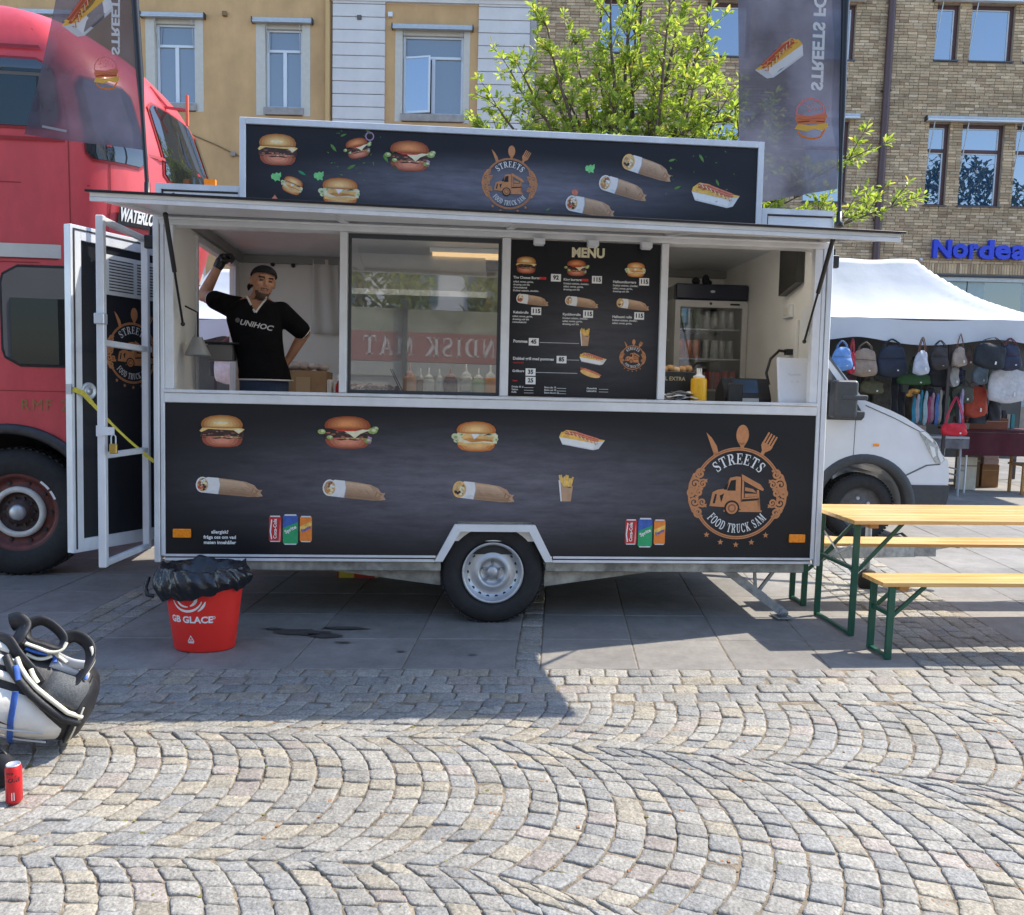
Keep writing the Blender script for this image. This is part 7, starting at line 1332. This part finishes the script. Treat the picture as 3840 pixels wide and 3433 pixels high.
e, FL_ = flag('sheer dark feather flag on the left, the red bus showing through it', lambda z: -.085-.058*(z-2.69), lambda z: -.802+.24*(z-2.975), .06, fabL, {'z':(2.69,5.3),'bl':2.985,'br':2.925}, .010)
def sheer(src):
    """the same ink on see-through flag cloth: daylight comes through from behind"""
    nm = src.name+'_sheer'
    if nm in _m: return _m[nm]
    m = bpy.data.materials.new(nm); m.use_nodes = True; nt = m.node_tree; N = nt.nodes; L = nt.links; N.remove(N['Principled BSDF']); c = tuple(src.diffuse_color)
    d = N.new('ShaderNodeBsdfDiffuse'); t = N.new('ShaderNodeBsdfTranslucent'); d.inputs[0].default_value = c; t.inputs[0].default_value = c; a = N.new('ShaderNodeMixShader'); a.inputs[0].default_value = .5; L.new(d.outputs[0], a.inputs[1]); L.new(t.outputs[0], a.inputs[2]); L.new(a.outputs[0], N['Material Output'].inputs[0]); _m[nm] = m; return m
def fp_(nm, fn, fr, e): p = PR(fr); fn(p); p.mb.mats = [sheer(m) for m in p.mb.mats]; p.mb.build(nm, e)
def outlined(p, x, z, cap): flag_text(p,'STREETS FOOD TRUCK',x,z,1.24,cap,I['white'])
fp_('hotdog_tray_print', lambda p: tray(p,-.425,3.715,.34,.22,flip=True,rot=.55), FL_, e); fp_('burger_print', lambda p: line_burger(p,-.318,3.365,.155,.19), FL_, e); fp_('lettering', lambda p: flag_text(p,'STREETS FOOD TRUCK',-.262,3.475,1.05,.045,I['white']), FL_, e)
def web_(p): p.set(-.63,3.035,-.06); p.line([(-.07,0),(.07,-.012)],.014,0,I['grey'])
fp_('web_address_print', web_, FL_, e)
e, FR_ = flag('grey feather flag with mirrored lettering above the right end of the trailer', lambda z: 4.349-.017*(z-2.71), lambda z: 3.672-.054*(z-2.764), .16, fabR, {'z':(2.71,5.5),'bl':2.76,'br':2.905}, .008)
fp_('hotdog_tray_print', lambda p: tray(p,3.895,3.715,.37,.18,flip=True,rot=.50), FR_, e); fp_('burger_print', lambda p: line_burger(p,4.125,3.345,.235,.26), FR_, e); fp_('burger_print', lambda p: line_burger(p,3.83,4.20,.2,.2), FR_, e); fp_('lettering', lambda p: outlined(p,4.153,3.530,.078), FR_, e)
# ---------------------------------------------------------------- across the square, seen in the window panes
st_ = empty('food_stall', T3(0,-4,0), 'red food stall with white lettering mirrored in the trailer window', 'food stall'); sr = MAT('stall_red',(.26,.075,.065),.6); sgx = MAT('stall_green',(.22,.21,.14),.7,var=.3,sc=3)
mb = MB(); mb.box((-3.0,-2.2,.35),(2.6,-.05,2.20),MAT('stall_white',(.30,.28,.24),.6)); mb.box((-3.0,-2.2,2.95),(2.6,-.02,3.35),sgx); mb.box((-3.0,-2.2,2.2),(2.6,-.10,2.95),sr); mb.build('body', st_)
mb = MB(); mb.box((-1.5,-.10,2.44),(2.5,-.02,2.95),sr); mb.box((-1.5,-.10,2.19),(2.5,-.015,2.43),MAT('stall_white')); mb.build('banner', st_); p = PR(Fr((0,-.018,0),(-1,0,0),(0,0,1),(0,1,0))); p.set(0,0)
x = -1.42; tot = sum(SER[c][0]+.16 for c in 'TAM KSIDNI' if c in SER)+2*.5
SER['I'] = (.4,[_rc(.1,0,.3,1),_rc(0,.93,.4,1),_rc(0,0,.4,.07)]); SER['N'] = (.95,[_rc(.1,0,.19,1),*_stk([(.2,.97),(.74,.05)],[.2,.2]),_rc(.74,0,.83,1),_rc(0,0,.3,.07),_rc(0,.93,.24,1),_rc(.64,.93,.95,1)]); SER['B'] = SER['D']
wds = [SER[c][0]+.2 for c in 'INDISK MAT']; k = 2.5/sum(wds); x = -1.42
for c, wd in zip('INDISK MAT', wds):
    for pl in SER[c][1]: p.poly([(x+px*k, 2.545+py*.33) for px,py in pl],0,MAT('stall_letter',(.48,.40,.37),.5))
    x += wd*k
p.mb.build('lettering', st_)
mb = MB(); mb.beam((-.32,-.0+.02,0),(-.32,.02,3.5),.08,.06,grey_d); mb.build('post', st_); mb = MB(); mb.box((-3.0,-2,.05),(-2.2,-.3,.35),rubber); mb.box((1.8,-2,.05),(2.5,-.3,.35),rubber); mb.build('wheel', st_)
ob = empty('pale_building', T3(0,-14,0), 'pale building across the square, seen only as reflection in the panes', 'building'); pw2 = MAT('pale_render',(.50,.47,.46),.8,var=.06,sc=1)
MB().box((-22,-6,0),(24,-.0,13),pw2).build('wall', ob); teal = GLASS('teal_glass',refl=.25,back=(.03,.10,.14))
for r_ in range(3):
    for k in range(-9,11):
        mb = MB(); x = k*2.1+.4; mb.box((x-.62,-.0,4.9+r_*3.0),(x+.62,.05,6.6+r_*3.0),MAT('frame_teal',(.10,.16,.18),.5)); w_ = mb.build('window', ob); MB().box((x-.56,.051,4.96+r_*3),(x+.56,.06,6.54+r_*3),teal).build('pane', w_)
for k in range(-4,5): mb = MB(); x = k*4.4; mb.box((x-1.6,0,.4),(x+1.6,.05,3.4),gsh); mb.build('shop_front', ob)
r = random.Random(4)
for (x, y, h_, rad_, lb) in ((-1.2,-9.5,6.4,1.7,'leafy green tree across the square behind the stall, left one'),(3.2,-10,6.2,1.9,'leafy green tree across the square behind the stall, right one'),(30,-13,18,5.2,'tall dark tree far across the square, mirrored in the bank windows')):
    e = empty('tree', T3(x,y,0), lb, 'tree'); MB().tube([(0,0,0),(.05,0,h_*.5),(0,0,h_*.85)],[.16*rad_/1.7,.12*rad_/1.7,.04],bark,8).build('trunk', e); m_ = MB()
    for _ in range(1500 if rad_ < 3 else 3500):
        v = Vector((r.gauss(0,1),r.gauss(0,1),r.gauss(0,1))).normalized()*r.uniform(.45,1)**.5*rad_; v.z = v.z*.85+h_-rad_; leaf(m_,v,Vector((r.uniform(-1,1),r.uniform(-1,1),r.uniform(-1,1))),Vector((0,0,1)),(.30 if rad_ < 3 else .55),r,(.45 if rad_ < 3 else .16))
    tag(m_.build('crown', e), kind='stuff')
